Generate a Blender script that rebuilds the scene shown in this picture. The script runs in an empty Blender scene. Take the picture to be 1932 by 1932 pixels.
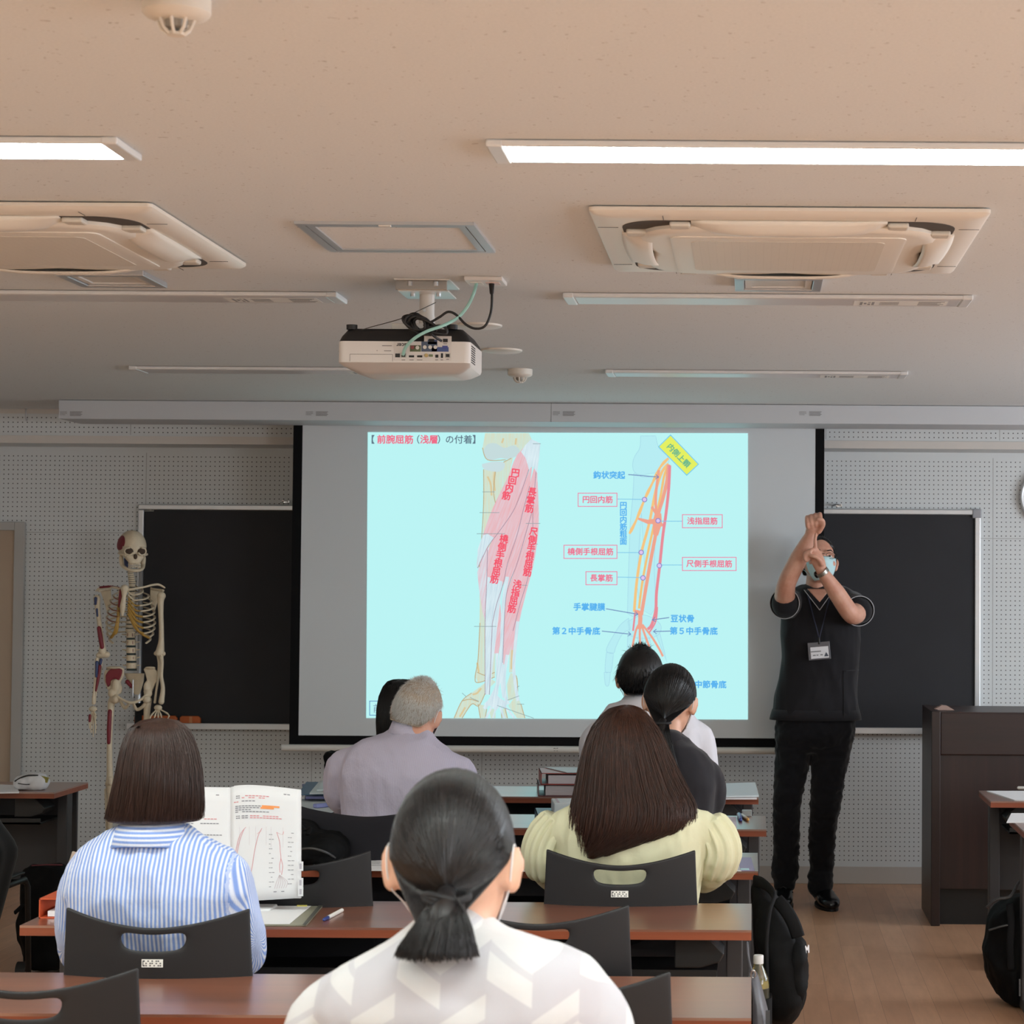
import bpy, bmesh, math, random
import numpy as np
from mathutils import Vector, Matrix, noise
random.seed(7); rng = np.random.default_rng(7)
SC = bpy.context.scene
COL = SC.collection
PI = math.pi
R = math.radians

# ------------------------------------------------------------------ camera, light, exposure
F_PX, CX, CY, HC = 4025.0, 1420.0, 966.0, 1.58      # a 50 mm lens on a full frame, cropped on the left
PITCH, ROLL = 0.0345, 0.0065
cam_d = bpy.data.cameras.new('camera'); CAM = bpy.data.objects.new('camera', cam_d); COL.objects.link(CAM)
CR = Matrix.Rotation(PI/2 + PITCH, 3, 'X') @ Matrix.Rotation(ROLL, 3, 'Z')
CAM.matrix_world = Matrix.Translation((0, 0, HC)) @ CR.to_4x4()
cam_d.sensor_width = 36; cam_d.lens = F_PX/1932*36
cam_d.shift_x = (966-CX)/1932; cam_d.shift_y = 0
cam_d.clip_start = 0.05
cam_d.dof.use_dof = True; cam_d.dof.focus_distance = 7.0; cam_d.dof.aperture_fstop = 12
SC.camera = CAM
SC.view_settings.view_transform = 'Standard'; SC.view_settings.look = 'None'
SC.view_settings.exposure = 0.0; SC.view_settings.gamma = 1.0; SC.view_settings.use_curve_mapping = False
W = bpy.data.worlds.new('world'); SC.world = W; W.use_nodes = True
W.node_tree.nodes['Background'].inputs[0].default_value = (0.75, 0.86, 1.0, 1)
W.node_tree.nodes['Background'].inputs[1].default_value = 0.6

def area_light(name, loc, rot, sx, sy, power, col):
    d = bpy.data.lights.new(name, 'AREA'); d.shape = 'RECTANGLE'; d.size = sx; d.size_y = sy
    d.energy = power; d.color = col
    o = bpy.data.objects.new(name, d); o.location = loc; o.rotation_euler = rot; COL.objects.link(o); return o
LAMP = 40.5                                          # emission of the ceiling lamps that are switched on
area_light('daylight_from_right_windows', (4.52, 8.2, 1.55), (0, R(90), 0), 1.2, 3.6, 140, (0.84, 0.92, 1.0))
area_light('daylight_from_rear_windows', (4.52, 1.5, 1.55), (0, R(90), 0), 1.2, 3.6, 120, (0.93, 0.96, 1.0))

def ray(px, py):
    return CR @ Vector(((px-CX)/F_PX, (CY-py)/F_PX, -1.0))
def P(px, py, Y):                                    # where the line of sight meets the plane y = Y
    d = ray(px, py); return Vector((0, 0, HC)) + d*(Y/d.y)
def PZ(px, py, Z):                                   # ... the plane z = Z
    d = ray(px, py); return Vector((0, 0, HC)) + d*((Z-HC)/d.z)

# ------------------------------------------------------------------ materials
def lin(c):
    if isinstance(c, str):
        c = [int(c[i:i+2], 16)/255 for i in (0, 2, 4)]
    return tuple((v/12.92 if v <= .04045 else ((v+.055)/1.055)**2.4) for v in c) + (1,)
MATS = {}
def node_mat(name):
    m = bpy.data.materials.new(name); m.use_nodes = True
    MATS[name] = m
    nt = m.node_tree; return m, nt, nt.nodes['Principled BSDF']
def N(nt, typ, **kw):
    n = nt.nodes.new(typ)
    for k, v in kw.items(): setattr(n, k, v)
    return n
def math_n(nt, op, a, b=None, c=None):
    n = nt.nodes.new('ShaderNodeMath'); n.operation = op
    for i, v in enumerate((a, b, c)):
        if v is None: continue
        if isinstance(v, (int, float)): n.inputs[i].default_value = v
        else: nt.links.new(v, n.inputs[i])
    return n.outputs[0]
def mix_n(nt, fac, a, b):
    n = nt.nodes.new('ShaderNodeMix'); n.data_type = 'RGBA'
    for sock, v in ((n.inputs[0], fac), (n.inputs[6], a), (n.inputs[7], b)):
        if isinstance(v, (int, float)): sock.default_value = v
        elif isinstance(v, tuple): sock.default_value = v
        else: nt.links.new(v, sock)
    return n.outputs[2]
def coords(nt, kind='Object'):
    t = nt.nodes.new('ShaderNodeTexCoord'); s = nt.nodes.new('ShaderNodeSeparateXYZ')
    nt.links.new(t.outputs[kind], s.inputs[0]); return t.outputs[kind], s.outputs[0], s.outputs[1], s.outputs[2]
def noise_n(nt, vec, scale, detail=3, rough=.5, stretch=None):
    if stretch:
        mp = nt.nodes.new('ShaderNodeMapping'); mp.inputs['Scale'].default_value = stretch
        nt.links.new(vec, mp.inputs[0]); vec = mp.outputs[0]
    n = nt.nodes.new('ShaderNodeTexNoise'); n.inputs['Scale'].default_value = scale
    n.inputs['Detail'].default_value = detail; n.inputs['Roughness'].default_value = rough
    nt.links.new(vec, n.inputs['Vector']); return n.outputs['Fac']
def bump_n(nt, b, h, strength=.2, dist=.01):
    n = nt.nodes.new('ShaderNodeBump'); n.inputs['Strength'].default_value = strength; n.inputs['Distance'].default_value = dist
    nt.links.new(h, n.inputs['Height']); nt.links.new(n.outputs[0], b.inputs['Normal'])
def ramp_n(nt, f, lo, hi):
    n = nt.nodes.new('ShaderNodeMapRange'); n.inputs[1].default_value = lo; n.inputs[2].default_value = hi
    nt.links.new(f, n.inputs[0]); return n.outputs[0]
def mat(name, col, rough=.5, metal=0, spec=.5, var=0, vscale=40, bump=0, bscale=200, bdist=.002, sheen=0, stretch=None, alpha=None, trans=0):
    if name in MATS: return MATS[name]
    m, nt, b = node_mat(name)
    c = lin(col); b.inputs['Base Color'].default_value = c
    b.inputs['Roughness'].default_value = rough; b.inputs['Metallic'].default_value = metal
    b.inputs['Specular IOR Level'].default_value = spec
    if sheen: b.inputs['Sheen Weight'].default_value = sheen
    if trans: b.inputs['Transmission Weight'].default_value = trans
    if var or bump:
        vec = coords(nt)[0]
        if var:
            f = noise_n(nt, vec, vscale, 4, .6, stretch)
            nt.links.new(mix_n(nt, f, tuple(x*(1-var) for x in c[:3])+(1,), tuple(min(1, x*(1+var)) for x in c[:3])+(1,)), b.inputs['Base Color'])
        if bump:
            bump_n(nt, b, noise_n(nt, vec, bscale, 3, .6, stretch), bump, bdist)
    return m
def emit(name, col, strength=1.0):
    if name in MATS: return MATS[name]
    m, nt, b = node_mat(name)
    b.inputs['Base Color'].default_value = (0, 0, 0, 1); b.inputs['Specular IOR Level'].default_value = 0
    b.inputs['Emission Color'].default_value = lin(col); b.inputs['Emission Strength'].default_value = strength
    return m

# ------------------------------------------------------------------ objects
def link(o): COL.objects.link(o); return o
def thing(name, label, cat, loc=(0, 0, 0), group=None, rz=0):
    o = link(bpy.data.objects.new(name, None)); o.location = loc; o.rotation_euler = (0, 0, rz)
    o.empty_display_size = .05
    o['label'] = label; o['category'] = cat
    if group: o['group'] = group
    return o
def tag(o, label, cat, group=None):
    o['label'] = label; o['category'] = cat
    if group: o['group'] = group
    return o
def dup(root, loc=None, rz=None, label=None):
    r = root.copy(); link(r)
    if loc is not None: r.location = loc
    if rz is not None: r.rotation_euler = (0, 0, rz)
    if label: r['label'] = label
    for ch in list(root.children):
        c = ch.copy(); link(c); c.parent = r
        for g in list(ch.children):
            d = g.copy(); link(d); d.parent = c
    return r
def wloc(p):
    v = Vector((0, 0, 0))
    while p is not None: v += p.location; p = p.parent
    return v

class MB:
    def __init__(s): s.v = []; s.f = []; s.mi = []; s.cur = 0
    def add(s, vs, fs):
        o = len(s.v); s.v += [tuple(x) for x in vs]; s.f += [tuple(i+o for i in f) for f in fs]; s.mi += [s.cur]*len(fs); return s
    def box(s, c, d, rot=None):
        x, y, z = d[0]/2, d[1]/2, d[2]/2
        vs = [Vector(p) for p in ((-x,-y,-z),(x,-y,-z),(x,y,-z),(-x,y,-z),(-x,-y,z),(x,-y,z),(x,y,z),(-x,y,z))]
        if rot is not None: vs = [rot @ p for p in vs]
        return s.add([p+Vector(c) for p in vs], [(0,3,2,1),(4,5,6,7),(0,1,5,4),(1,2,6,5),(2,3,7,6),(3,0,4,7)])
    def b2(s, a, b):
        return s.box([(a[i]+b[i])/2 for i in range(3)], [abs(b[i]-a[i]) for i in range(3)])
    def quad(s, a, b, c, d): return s.add([a, b, c, d], [(0, 1, 2, 3)])
    def ring_loft(s, rings, cap=True):
        n = len(rings[0]); vs = [p for r in rings for p in r]; fs = []
        for k in range(len(rings)-1):
            for i in range(n):
                j = (i+1) % n; fs.append((k*n+i, k*n+j, (k+1)*n+j, (k+1)*n+i))
        if cap: fs.append(tuple(range(n-1, -1, -1))); fs.append(tuple((len(rings)-1)*n+i for i in range(n)))
        return s.add(vs, fs)
    def tube(s, pts, r, n=10, flat=1.0, up=None):
        pts = [Vector(p) for p in pts]
        if isinstance(r, (int, float)): r = [r]*len(pts)
        rings = []; ref = None
        for i, p in enumerate(pts):
            t = (pts[min(i+1, len(pts)-1)]-pts[max(i-1, 0)])
            if t.length < 1e-9: t = Vector((0, 0, 1))
            t.normalize()
            if ref is None:
                a = Vector(up) if up is not None else (Vector((0, 0, 1)) if abs(t.z) < .9 else Vector((0, 1, 0)))
            else: a = ref
            x = (a - t*a.dot(t))
            if x.length < 1e-6: x = t.orthogonal()
            x.normalize(); ref = x; y = t.cross(x)
            rings.append([p + x*math.cos(2*PI*k/n)*r[i]*flat + y*math.sin(2*PI*k/n)*r[i] for k in range(n)])
        return s.ring_loft(rings)
    def cap(s, pts, r, n=12, flat=1.0, up=None):          # a tube with rounded ends
        pts = [Vector(p) for p in pts]
        if isinstance(r, (int, float)): r = [r]*len(pts)
        d0 = (pts[0]-pts[1]).normalized(); d1 = (pts[-1]-pts[-2]).normalized()
        a, ra, b, rb = [], [], [], []
        for q in (80, 55, 28): a.append(pts[0]+d0*r[0]*math.sin(R(q))); ra.append(r[0]*math.cos(R(q)))
        for q in (28, 55, 80): b.append(pts[-1]+d1*r[-1]*math.sin(R(q))); rb.append(r[-1]*math.cos(R(q)))
        return s.tube(a+pts+b, ra+list(r)+rb, n, flat, up)
    def lathe(s, prof, c=(0, 0, 0), n=24, M=None):         # profile [(r, z)]
        rings = []
        for rr, z in prof:
            ps = [Vector((rr*math.cos(2*PI*k/n), rr*math.sin(2*PI*k/n), z)) for k in range(n)]
            if M is not None: ps = [M @ p for p in ps]
            rings.append([p+Vector(c) for p in ps])
        return s.ring_loft(rings)
    def ell(s, c, r, n=16, m=10, M=None):
        rings = []
        for k in range(m+1):
            a = -PI/2 + PI*(k+.02)/(m+.04)
            ps = [Vector((r[0]*math.cos(a)*math.cos(2*PI*i/n), r[1]*math.cos(a)*math.sin(2*PI*i/n), r[2]*math.sin(a))) for i in range(n)]
            if M is not None: ps = [M @ p for p in ps]
            rings.append([p+Vector(c) for p in ps])
        return s.ring_loft(rings)
    def prism(s, poly, axis, a, b):                        # 2D polygon pushed along an axis
        def q(p, t):
            return {'x': (t, p[0], p[1]), 'y': (p[0], t, p[1]), 'z': (p[0], p[1], t)}[axis]
        n = len(poly)
        fs = [tuple(range(n)), tuple(range(2*n-1, n-1, -1))] + [(i, n+i, n+(i+1) % n, (i+1) % n) for i in range(n)]
        return s.add([q(p, a) for p in poly]+[q(p, b) for p in poly], fs)
    def grid(s, f, nu, nv):
        vs = [f(i/nu, j/nv) for j in range(nv+1) for i in range(nu+1)]
        return s.add(vs, [(j*(nu+1)+i, j*(nu+1)+i+1, (j+1)*(nu+1)+i+1, (j+1)*(nu+1)+i) for j in range(nv) for i in range(nu)])
    def mesh(s, name, off=Vector((0, 0, 0))):
        me = bpy.data.meshes.new(name)
        me.from_pydata([(p[0]-off[0], p[1]-off[1], p[2]-off[2]) for p in s.v], [], s.f)
        if any(s.mi): me.polygons.foreach_set('material_index', s.mi)
        bm = bmesh.new(); bm.from_mesh(me); bmesh.ops.recalc_face_normals(bm, faces=bm.faces); bm.to_mesh(me); bm.free()
        return me
    def build(s, name, m, parent=None, smooth=False, bevel=0, seg=2, sub=0, solid=0, label=None, local=False, center=False):
        off = wloc(parent) if (parent is not None and not local) else Vector((0, 0, 0))
        org = Vector((0, 0, 0))
        if center:
            a = np.array(s.v); org = Vector(((a[:, 0].min()+a[:, 0].max())/2, (a[:, 1].min()+a[:, 1].max())/2, a[:, 2].min()))
        me = s.mesh(name, off+org)
        for q in (m if isinstance(m, (list, tuple)) else [m]): me.materials.append(q)
        o = link(bpy.data.objects.new(name, me)); o.location = org
        if parent is not None: o.parent = parent
        if solid:
            md = o.modifiers.new('solid', 'SOLIDIFY'); md.thickness = solid; md.offset = 0
        if bevel:
            md = o.modifiers.new('bevel', 'BEVEL'); md.width = bevel; md.segments = seg; md.limit_method = 'ANGLE'; md.angle_limit = R(40)
        if sub:
            md = o.modifiers.new('sub', 'SUBSURF'); md.levels = sub; md.render_levels = sub
        if smooth:
            for p in me.polygons: p.use_smooth = True
            if smooth == 'auto':
                me.set_sharp_from_angle(angle=R(38))
        if label: o['label'] = label
        return o
def struct(name, mb, m, **kw):
    o = mb.build(name, m, **kw); o['kind'] = 'structure'; return o
def catmull(pts, n=8):
    pts = [Vector(p) for p in pts]; out = []
    for i in range(len(pts)-1):
        p0 = pts[max(i-1, 0)]; p1 = pts[i]; p2 = pts[i+1]; p3 = pts[min(i+2, len(pts)-1)]
        for k in range(n):
            t = k/n
            out.append(.5*((2*p1)+(p2-p0)*t+(2*p0-5*p1+4*p2-p3)*t*t+(3*p1-p0-3*p2+p3)*t**3))
    out.append(pts[-1]); return out
def text_geo(body, size, align='CENTER', spacing=1.0):
    cu = bpy.data.curves.new('t', 'FONT'); cu.body = body; cu.size = size; cu.align_x = align; cu.align_y = 'CENTER'
    cu.space_character = spacing; cu.resolution_u = 2
    o = bpy.data.objects.new('t', cu); COL.objects.link(o)
    dg = bpy.context.evaluated_depsgraph_get()
    me = bpy.data.meshes.new_from_object(o.evaluated_get(dg))
    vs = [v.co.copy() for v in me.vertices]; fs = [tuple(p.vertices) for p in me.polygons]
    bpy.data.objects.remove(o); bpy.data.curves.remove(cu); bpy.data.meshes.remove(me)
    return vs, fs
def put_text(mb, body, size, origin, ex, ey, align='CENTER', bold=0):
    """letters laid on the plane spanned by ex (reading direction) and ey (up)"""
    vs, fs = text_geo(body, size, align)
    ex = Vector(ex); ey = Vector(ey); nrm = ex.cross(ey)
    offs = [(0, 0)] if not bold else [(0, 0), (bold, 0), (0, bold), (-bold, 0), (0, -bold)]
    for k, (dx, dy) in enumerate(offs):
        mb.add([Vector(origin)+ex*(v.x+dx)+ey*(v.y+dy)+nrm*(1e-5*k) for v in vs], fs)
    return mb
def inst(mesh_objs, *a): pass
# ------------------------------------------------------------------ the room
HZ = 2.475; WY = 11.4; XL, XR, YB = -5.2, 4.6, -3.2
SEAM_X = 1.283                                        # a seam between the 910 mm perforated boards
def floor_mat():
    m, nt, b = node_mat('vinyl_wood_floor')
    v, x, y, z = coords(nt)
    br = N(nt, 'ShaderNodeTexBrick'); br.offset = .37; br.inputs['Scale'].default_value = 1.0
    br.inputs['Brick Width'].default_value = .91; br.inputs['Row Height'].default_value = .10
    br.inputs['Mortar Size'].default_value = .0006; br.inputs['Bias'].default_value = 0
    br.inputs['Color1'].default_value = lin('d4a684'); br.inputs['Color2'].default_value = lin('c09272'); br.inputs['Mortar'].default_value = lin('6d503c')
    mp = N(nt, 'ShaderNodeMapping'); mp.inputs['Rotation'].default_value = (0, 0, R(90)); nt.links.new(v, mp.inputs[0]); nt.links.new(mp.outputs[0], br.inputs['Vector'])
    f = noise_n(nt, v, 1, 6, .65, (26, 3.2, 1))
    c = mix_n(nt, ramp_n(nt, f, .35, .7), br.outputs['Color'], lin('ad8265'))
    mx = mix_n(nt, .55, br.outputs['Color'], c)
    nt.links.new(mx, b.inputs['Base Color']); b.inputs['Roughness'].default_value = .38; b.inputs['Specular IOR Level'].default_value = .35
    bump_n(nt, b, f, .05, .002); return m
def ceiling_mat():
    m, nt, b = node_mat('ceiling_board')
    v, x, y, z = coords(nt)
    f = noise_n(nt, v, 75, 2, .5); g = noise_n(nt, v, 160, 2, .6)
    sp = math_n(nt, 'GREATER_THAN', f, .715)
    c = mix_n(nt, ramp_n(nt, g, .3, .7), lin('d6d9d9'), lin('dddfdf'))
    c = mix_n(nt, math_n(nt, 'MULTIPLY', sp, .5), c, lin('8d8378'))
    nt.links.new(c, b.inputs['Base Color']); b.inputs['Roughness'].default_value = .9
    bump_n(nt, b, g, .12, .002); return m
def peg_mat(name, zr0, zr1, zseam=None):
    m, nt, b = node_mat(name)
    v, x, y, z = coords(nt)
    xl = math_n(nt, 'WRAP', math_n(nt, 'SUBTRACT', x, SEAM_X), .906, 0.0)
    def dots(c, off):
        t = math_n(nt, 'WRAP', math_n(nt, 'SUBTRACT', c, off), .0247, 0.0)
        return math_n(nt, 'SUBTRACT', t, .01235)
    dx = dots(xl, .0105); dz = dots(z, zr0)
    rr = math_n(nt, 'SQRT', math_n(nt, 'ADD', math_n(nt, 'MULTIPLY', dx, dx), math_n(nt, 'MULTIPLY', dz, dz)))
    hole = math_n(nt, 'LESS_THAN', rr, .0030)
    inx = math_n(nt, 'MULTIPLY', math_n(nt, 'GREATER_THAN', xl, .0105), math_n(nt, 'LESS_THAN', xl, .899))
    inz = math_n(nt, 'MULTIPLY', math_n(nt, 'GREATER_THAN', z, zr0), math_n(nt, 'LESS_THAN', z, zr1))
    hole = math_n(nt, 'MULTIPLY', hole, math_n(nt, 'MULTIPLY', inx, inz))
    seam = math_n(nt, 'MULTIPLY', math_n(nt, 'LESS_THAN', xl, .0035), inz)
    if zseam: seam = math_n(nt, 'MAXIMUM', seam, math_n(nt, 'LESS_THAN', math_n(nt, 'ABSOLUTE', math_n(nt, 'SUBTRACT', z, zseam)), .0015))
    g = noise_n(nt, v, 3, 3, .5)
    c = mix_n(nt, g, lin('d3d7d8'), lin('d8dcdd'))
    c = mix_n(nt, math_n(nt, 'MULTIPLY', seam, .55), c, lin('6a6764'))
    c = mix_n(nt, hole, c, lin('1b1a1a'))
    nt.links.new(c, b.inputs['Base Color']); b.inputs['Roughness'].default_value = .75; b.inputs['Specular IOR Level'].default_value = .25
    return m
PEG = peg_mat('perforated_board', .112, 2.27, 1.84); PEGU = peg_mat('perforated_board_beam', 2.345, 2.46)
PAINT = mat('wall_paint', 'd6d1cb', .8, spec=.2, var=.03, vscale=8)
struct('floor', MB().b2((XL, YB, -.1), (XR, WY+.2, 0)), floor_mat())
CEIL = ceiling_mat()
struct('ceiling', MB().b2((XL, YB, HZ), (XR, WY+.2, HZ+.1)), CEIL)
struct('wall_front', MB().b2((XL, WY, 0), (XR, WY+.15, HZ)), PEG)
tb = MB(); tb.b2((XL, WY-.30, 2.298), (XR, WY, HZ))
struct('trim_1', tb, PEGU)
struct('trim_2', MB().b2((XL, WY-.305, 2.298), (XR, WY-.30, 2.338)).b2((XL, WY-.306, 2.452), (XR, WY-.30, HZ)), PAINT)
struct('baseboard_front', MB().b2((XL, WY-.008, 0), (XR, WY, .092)), mat('baseboard_vinyl', 'bdb8b2', .55), bevel=.003)
struct('wall_left', MB().b2((XL-.15, YB, 0), (XL, WY+.15, HZ)), PAINT)
struct('wall_back', MB().b2((XL, YB-.15, 0), (XR, YB, HZ)), PAINT)
wr = MB()                                             # right wall with two window bands
for (y0, y1) in ((YB, -.4), (3.4, 6.3), (10.1, WY+.15)): wr.b2((XR, y0, 0), (XR+.15, y1, HZ))
for (y0, y1) in ((-.4, 3.4), (6.3, 10.1)):
    wr.b2((XR, y0, 0), (XR+.15, y1, .9)); wr.b2((XR, y0, 2.2), (XR+.15, y1, HZ))
struct('wall_right', wr, PAINT)
ALU = mat('aluminium', 'c9ccd0', .35, .7)
for k, (y0, y1) in enumerate(((-.4, 3.4), (6.3, 10.1))):
    w = MB()
    for yy in (y0, (y0+y1)/2, y1): w.b2((XR+.04, yy-.025, .9), (XR+.10, yy+.025, 2.2))
    for zz in (.9, 2.2): w.b2((XR+.04, y0, zz-.025), (XR+.10, y1, zz+.025))
    fo = struct('window_%d' % (k+1), w, ALU)
    g = MB().b2((XR+.065, y0, .9), (XR+.075, y1, 2.2)).build('pane', mat('window_glass', 'ffffff', .0, trans=1), fo)
# door in the front wall, far left
dm = mat('door_beige', 'b9a692', .6, spec=.3, var=.04, vscale=6)
fr = mat('door_frame_grey', 'b4b3b0', .5)
a = P(50, 985, WY); b_ = P(44, 1000, WY)
dx1 = a.x; dz1 = a.z
df = MB(); df.b2((dx1-.055, WY-.03, 0), (dx1, WY, dz1)); df.b2((dx1-.945, WY-.03, dz1-.045), (dx1-.055, WY, dz1)); df.b2((dx1-1.0, WY-.03, 0), (dx1-.945, WY, dz1))
d0 = struct('door_1', MB().b2((dx1-.945, WY-.012, .005), (dx1-.055, WY, dz1-.045)), dm)
df.build('door_frame', fr, d0, bevel=.004)
hk = MB().tube([(0, 0, .03), (0, -.02, .03), (0, -.035, .02), (0, -.035, -.02), (0, -.02, -.035), (0, -.008, -.03)], .004, 8)
hkl = P(53, 781, WY-.31); ho = hk.build('wall_hook', ALU, smooth=True); ho.location = hkl
tag(ho, 'small pale metal hook at the top of the wall above the door', 'hook')

# ------------------------------------------------------------------ ceiling lamps
LAMPW = mat('lamp_white_metal', 'dfe0e0', .35, .1)
LAMPD = mat('lamp_diffuser_off', 'd2d0d0', .3)
LIT = emit('lamp_diffuser_lit', 'eefaf6', LAMP)
INK = mat('print_ink', '3b3b3d', .6); STK = mat('sticker_paper', 'e6e4de', .6)
def lamp(x0, y0, lit, label, sticker=True):
    L, Wd = 1.255, .178
    t = thing('ceiling_light', label, 'ceiling light', (x0, y0, HZ), 'slim ceiling lights')
    h = MB(); h.b2((0, 0, -.014), (L, .014, 0)); h.b2((0, Wd-.012, -.014), (L, Wd, 0)); h.b2((0, 0, -.006), (L, Wd, 0)); h.build('housing', LAMPW, t, local=True, bevel=.003)
    for e in (0, L-.03): MB().b2((e-.002, -.001, -.016), (e+.032, Wd+.001, 0)).build('end_cap', LAMPW if not lit else LAMPW, t, local=True, bevel=.004)
    MB().b2((.031, .013, -.0145), (L-.031, Wd-.011, -.004)).build('diffuser', LIT if lit else LAMPD, t, local=True, bevel=.006)
    if sticker and not lit:
        s = MB()
        s.cur = 0; s.b2((L-.36, .05, -.0150), (L-.07, .15, -.0142)); s.cur = 1
        for i in range(5): s.b2((L-.16, .06+i*.018, -.0155), (L-.08-.01*(i % 3), .068+i*.018, -.0149))
        for i in range(4):
            for j in range(4):
                if (i*j+i) % 3 != 1: s.b2((L-.34+i*.012, .07+j*.018, -.0155), (L-.332+i*.012, .083+j*.018, -.0149))
        for i in range(4): s.b2((L-.28, .07+i*.018, -.0155), (L-.22, .078+i*.018, -.0149))
        s.build('rating_label', [STK, mat('faint_ink', '8f8f90', .6)], t, local=True)
    return t
lamp(-2.54, 4.262, True, 'lit slim ceiling light at the left edge of the picture')
lamp(-.54, 4.262, True, 'lit slim ceiling light reaching the right edge of the picture')
lamp(-2.54, 6.53, False, 'unlit slim ceiling light behind the left air conditioner')
lamp(-.585, 6.51, False, 'unlit slim ceiling light behind the right air conditioner')
lamp(-2.59, 8.82, False, 'unlit slim ceiling light partly hidden behind the projector')
lamp(-.615, 8.84, False, 'unlit slim ceiling light nearest the screen, right of the smoke detector')
for yy in (1.95, -.35, -2.3):
    for xx in (-4.55, -2.54, -.54, 1.46):
        lamp(xx, yy, True, 'lit slim ceiling light in the rear of the room behind the camera')
for xx in (-4.55, 1.46): lamp(xx, 4.262, True, 'lit slim ceiling light outside the picture beside the lit pair')

# ------------------------------------------------------------------ air conditioners
ACW = mat('ac_plastic', 'e6dfd4', .38, spec=.4); ACG = mat('ac_seam_grey', '4a4744', .7); ACD = mat('ac_duct_dark', '4d4741', .8)  # ACG is the grey of the thin panel seams
def ac_grille():
    m, nt, b = node_mat('ac_grille'); v, x, y, z = coords(nt)
    s = math_n(nt, 'WRAP', y, .011, 0.0); f = math_n(nt, 'LESS_THAN', s, .0026)
    s2 = math_n(nt, 'WRAP', x, .02, 0.0); f2 = math_n(nt, 'LESS_THAN', s2, .0015)
    nt.links.new(mix_n(nt, math_n(nt, 'MAXIMUM', f, math_n(nt, 'MULTIPLY', f2, .5)), lin('ddd6ca'), lin('cdc6ba')), b.inputs['Base Color']); b.inputs['Roughness'].default_value = .5; return m
ACGR = ac_grille()
def sq(hw, r, z, n=8, bow=0):
    ps = []
    for k in range(4):
        cx_, cy_ = ((1, 1), (-1, 1), (-1, -1), (1, -1))[k]
        for i in range(n+1):
            a_ = R(90*k+90*i/n); ps.append((cx_*(hw-r)+r*math.cos(a_), cy_*(hw-r)+r*math.sin(a_), z))
    return [Vector(p) for p in ps]
def octo(hw, cut, z, n=6):
    """rounded square whose sides bow inwards beside the corners, like the unit's inner body"""
    out = []
    for k in range(64):
        a_ = 2*PI*k/64+1e-3; c, s_ = math.cos(a_), math.sin(a_)
        rr = (abs(c)**5+abs(s_)**5)**(-1/5)
        rr *= 1-cut*(.5+.5*math.cos(4*a_))**6
        out.append(Vector((hw*rr*c, hw*rr*s_, z)))
    return out
def make_ac(label, x, y):
    S = .475
    t = thing('air_conditioner', label, 'air conditioner', (x, y, HZ), 'four-way ceiling air conditioners')
    m = MB(); m.ring_loft([sq(S-.012, .012, 0), sq(S, .014, -.004), sq(S, .014, -.012), sq(S-.01, .014, -.02), sq(S-.05, .03, -.024)])
    m.build('panel', ACW, t, smooth='auto', local=True)
    m = MB(); m.ring_loft([sq(.405, .10, -.020), sq(.405, .10, -.0252), sq(.40, .10, -.0255)]); m.build('outlet_recess', ACD, t, smooth='auto', local=True)
    m = MB(); m.ring_loft([octo(.372, .085, -.02), octo(.372, .085, -.034), octo(.364, .085, -.040), octo(.345, .08, -.043)])
    m.build('body', ACW, t, smooth='auto', local=True)
    m = MB(); m.ring_loft([sq(.290, .03, -.041), sq(.290, .03, -.0455), sq(.284, .03, -.047)]); m.build('grille_frame', ACW, t, smooth='auto', local=True)
    MB().ring_loft([sq(.240, .025, -.043), sq(.240, .025, -.0480)]).build('intake_grille', ACGR, t, local=True)
    for k in range(4):
        rz = Matrix.Rotation(R(90*k), 3, 'Z')
        fl = MB()
        def fp(u, v, k=k):
            a_ = (u-.5)*2; w = .235*(1-.0*v)
            yy = .335+.075*v; bulge = (1-abs(a_)**4)
            zz = -.026-.024*(1-v)*bulge-.010*math.sin(PI*v)*bulge
            return rz @ Vector((a_*w, yy+.006*(1-abs(a_)**2), zz))
        fl.grid(fp, 16, 6); fl.build('flap', ACW, t, smooth=True, solid=.005, local=True)
        for sx in (-1, 1):
            MB().box(rz @ Vector((sx*.262, .372, -.030)), (.05, .05, .014), rz).build('flap_hinge', mat('ac_hinge_grey', 'd2cabd', .5), t, bevel=.005, local=True)
    for k in range(4):
        rz = Matrix.Rotation(R(90*k), 3, 'Z')
        for sx in (-1, 1): MB().box(rz @ Vector((sx*.30, .44, -.0245)), (.0015, .05, .001), rz).build('panel_seam', ACG, t, local=True)
    mk = MB()
    for i in range(4): mk.box((-.02+i*.014, -.330, -.0435), (.009, .0025, .001))
    mk.build('indicator_marks', mat('ac_marks', 'f3efe8', .4), t, local=True)
    return t
make_ac('cream four-way air conditioner on the right side of the ceiling', .083, 5.475)
make_ac('cream four-way air conditioner cut by the left edge of the picture', -1.895, 5.47)

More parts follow.
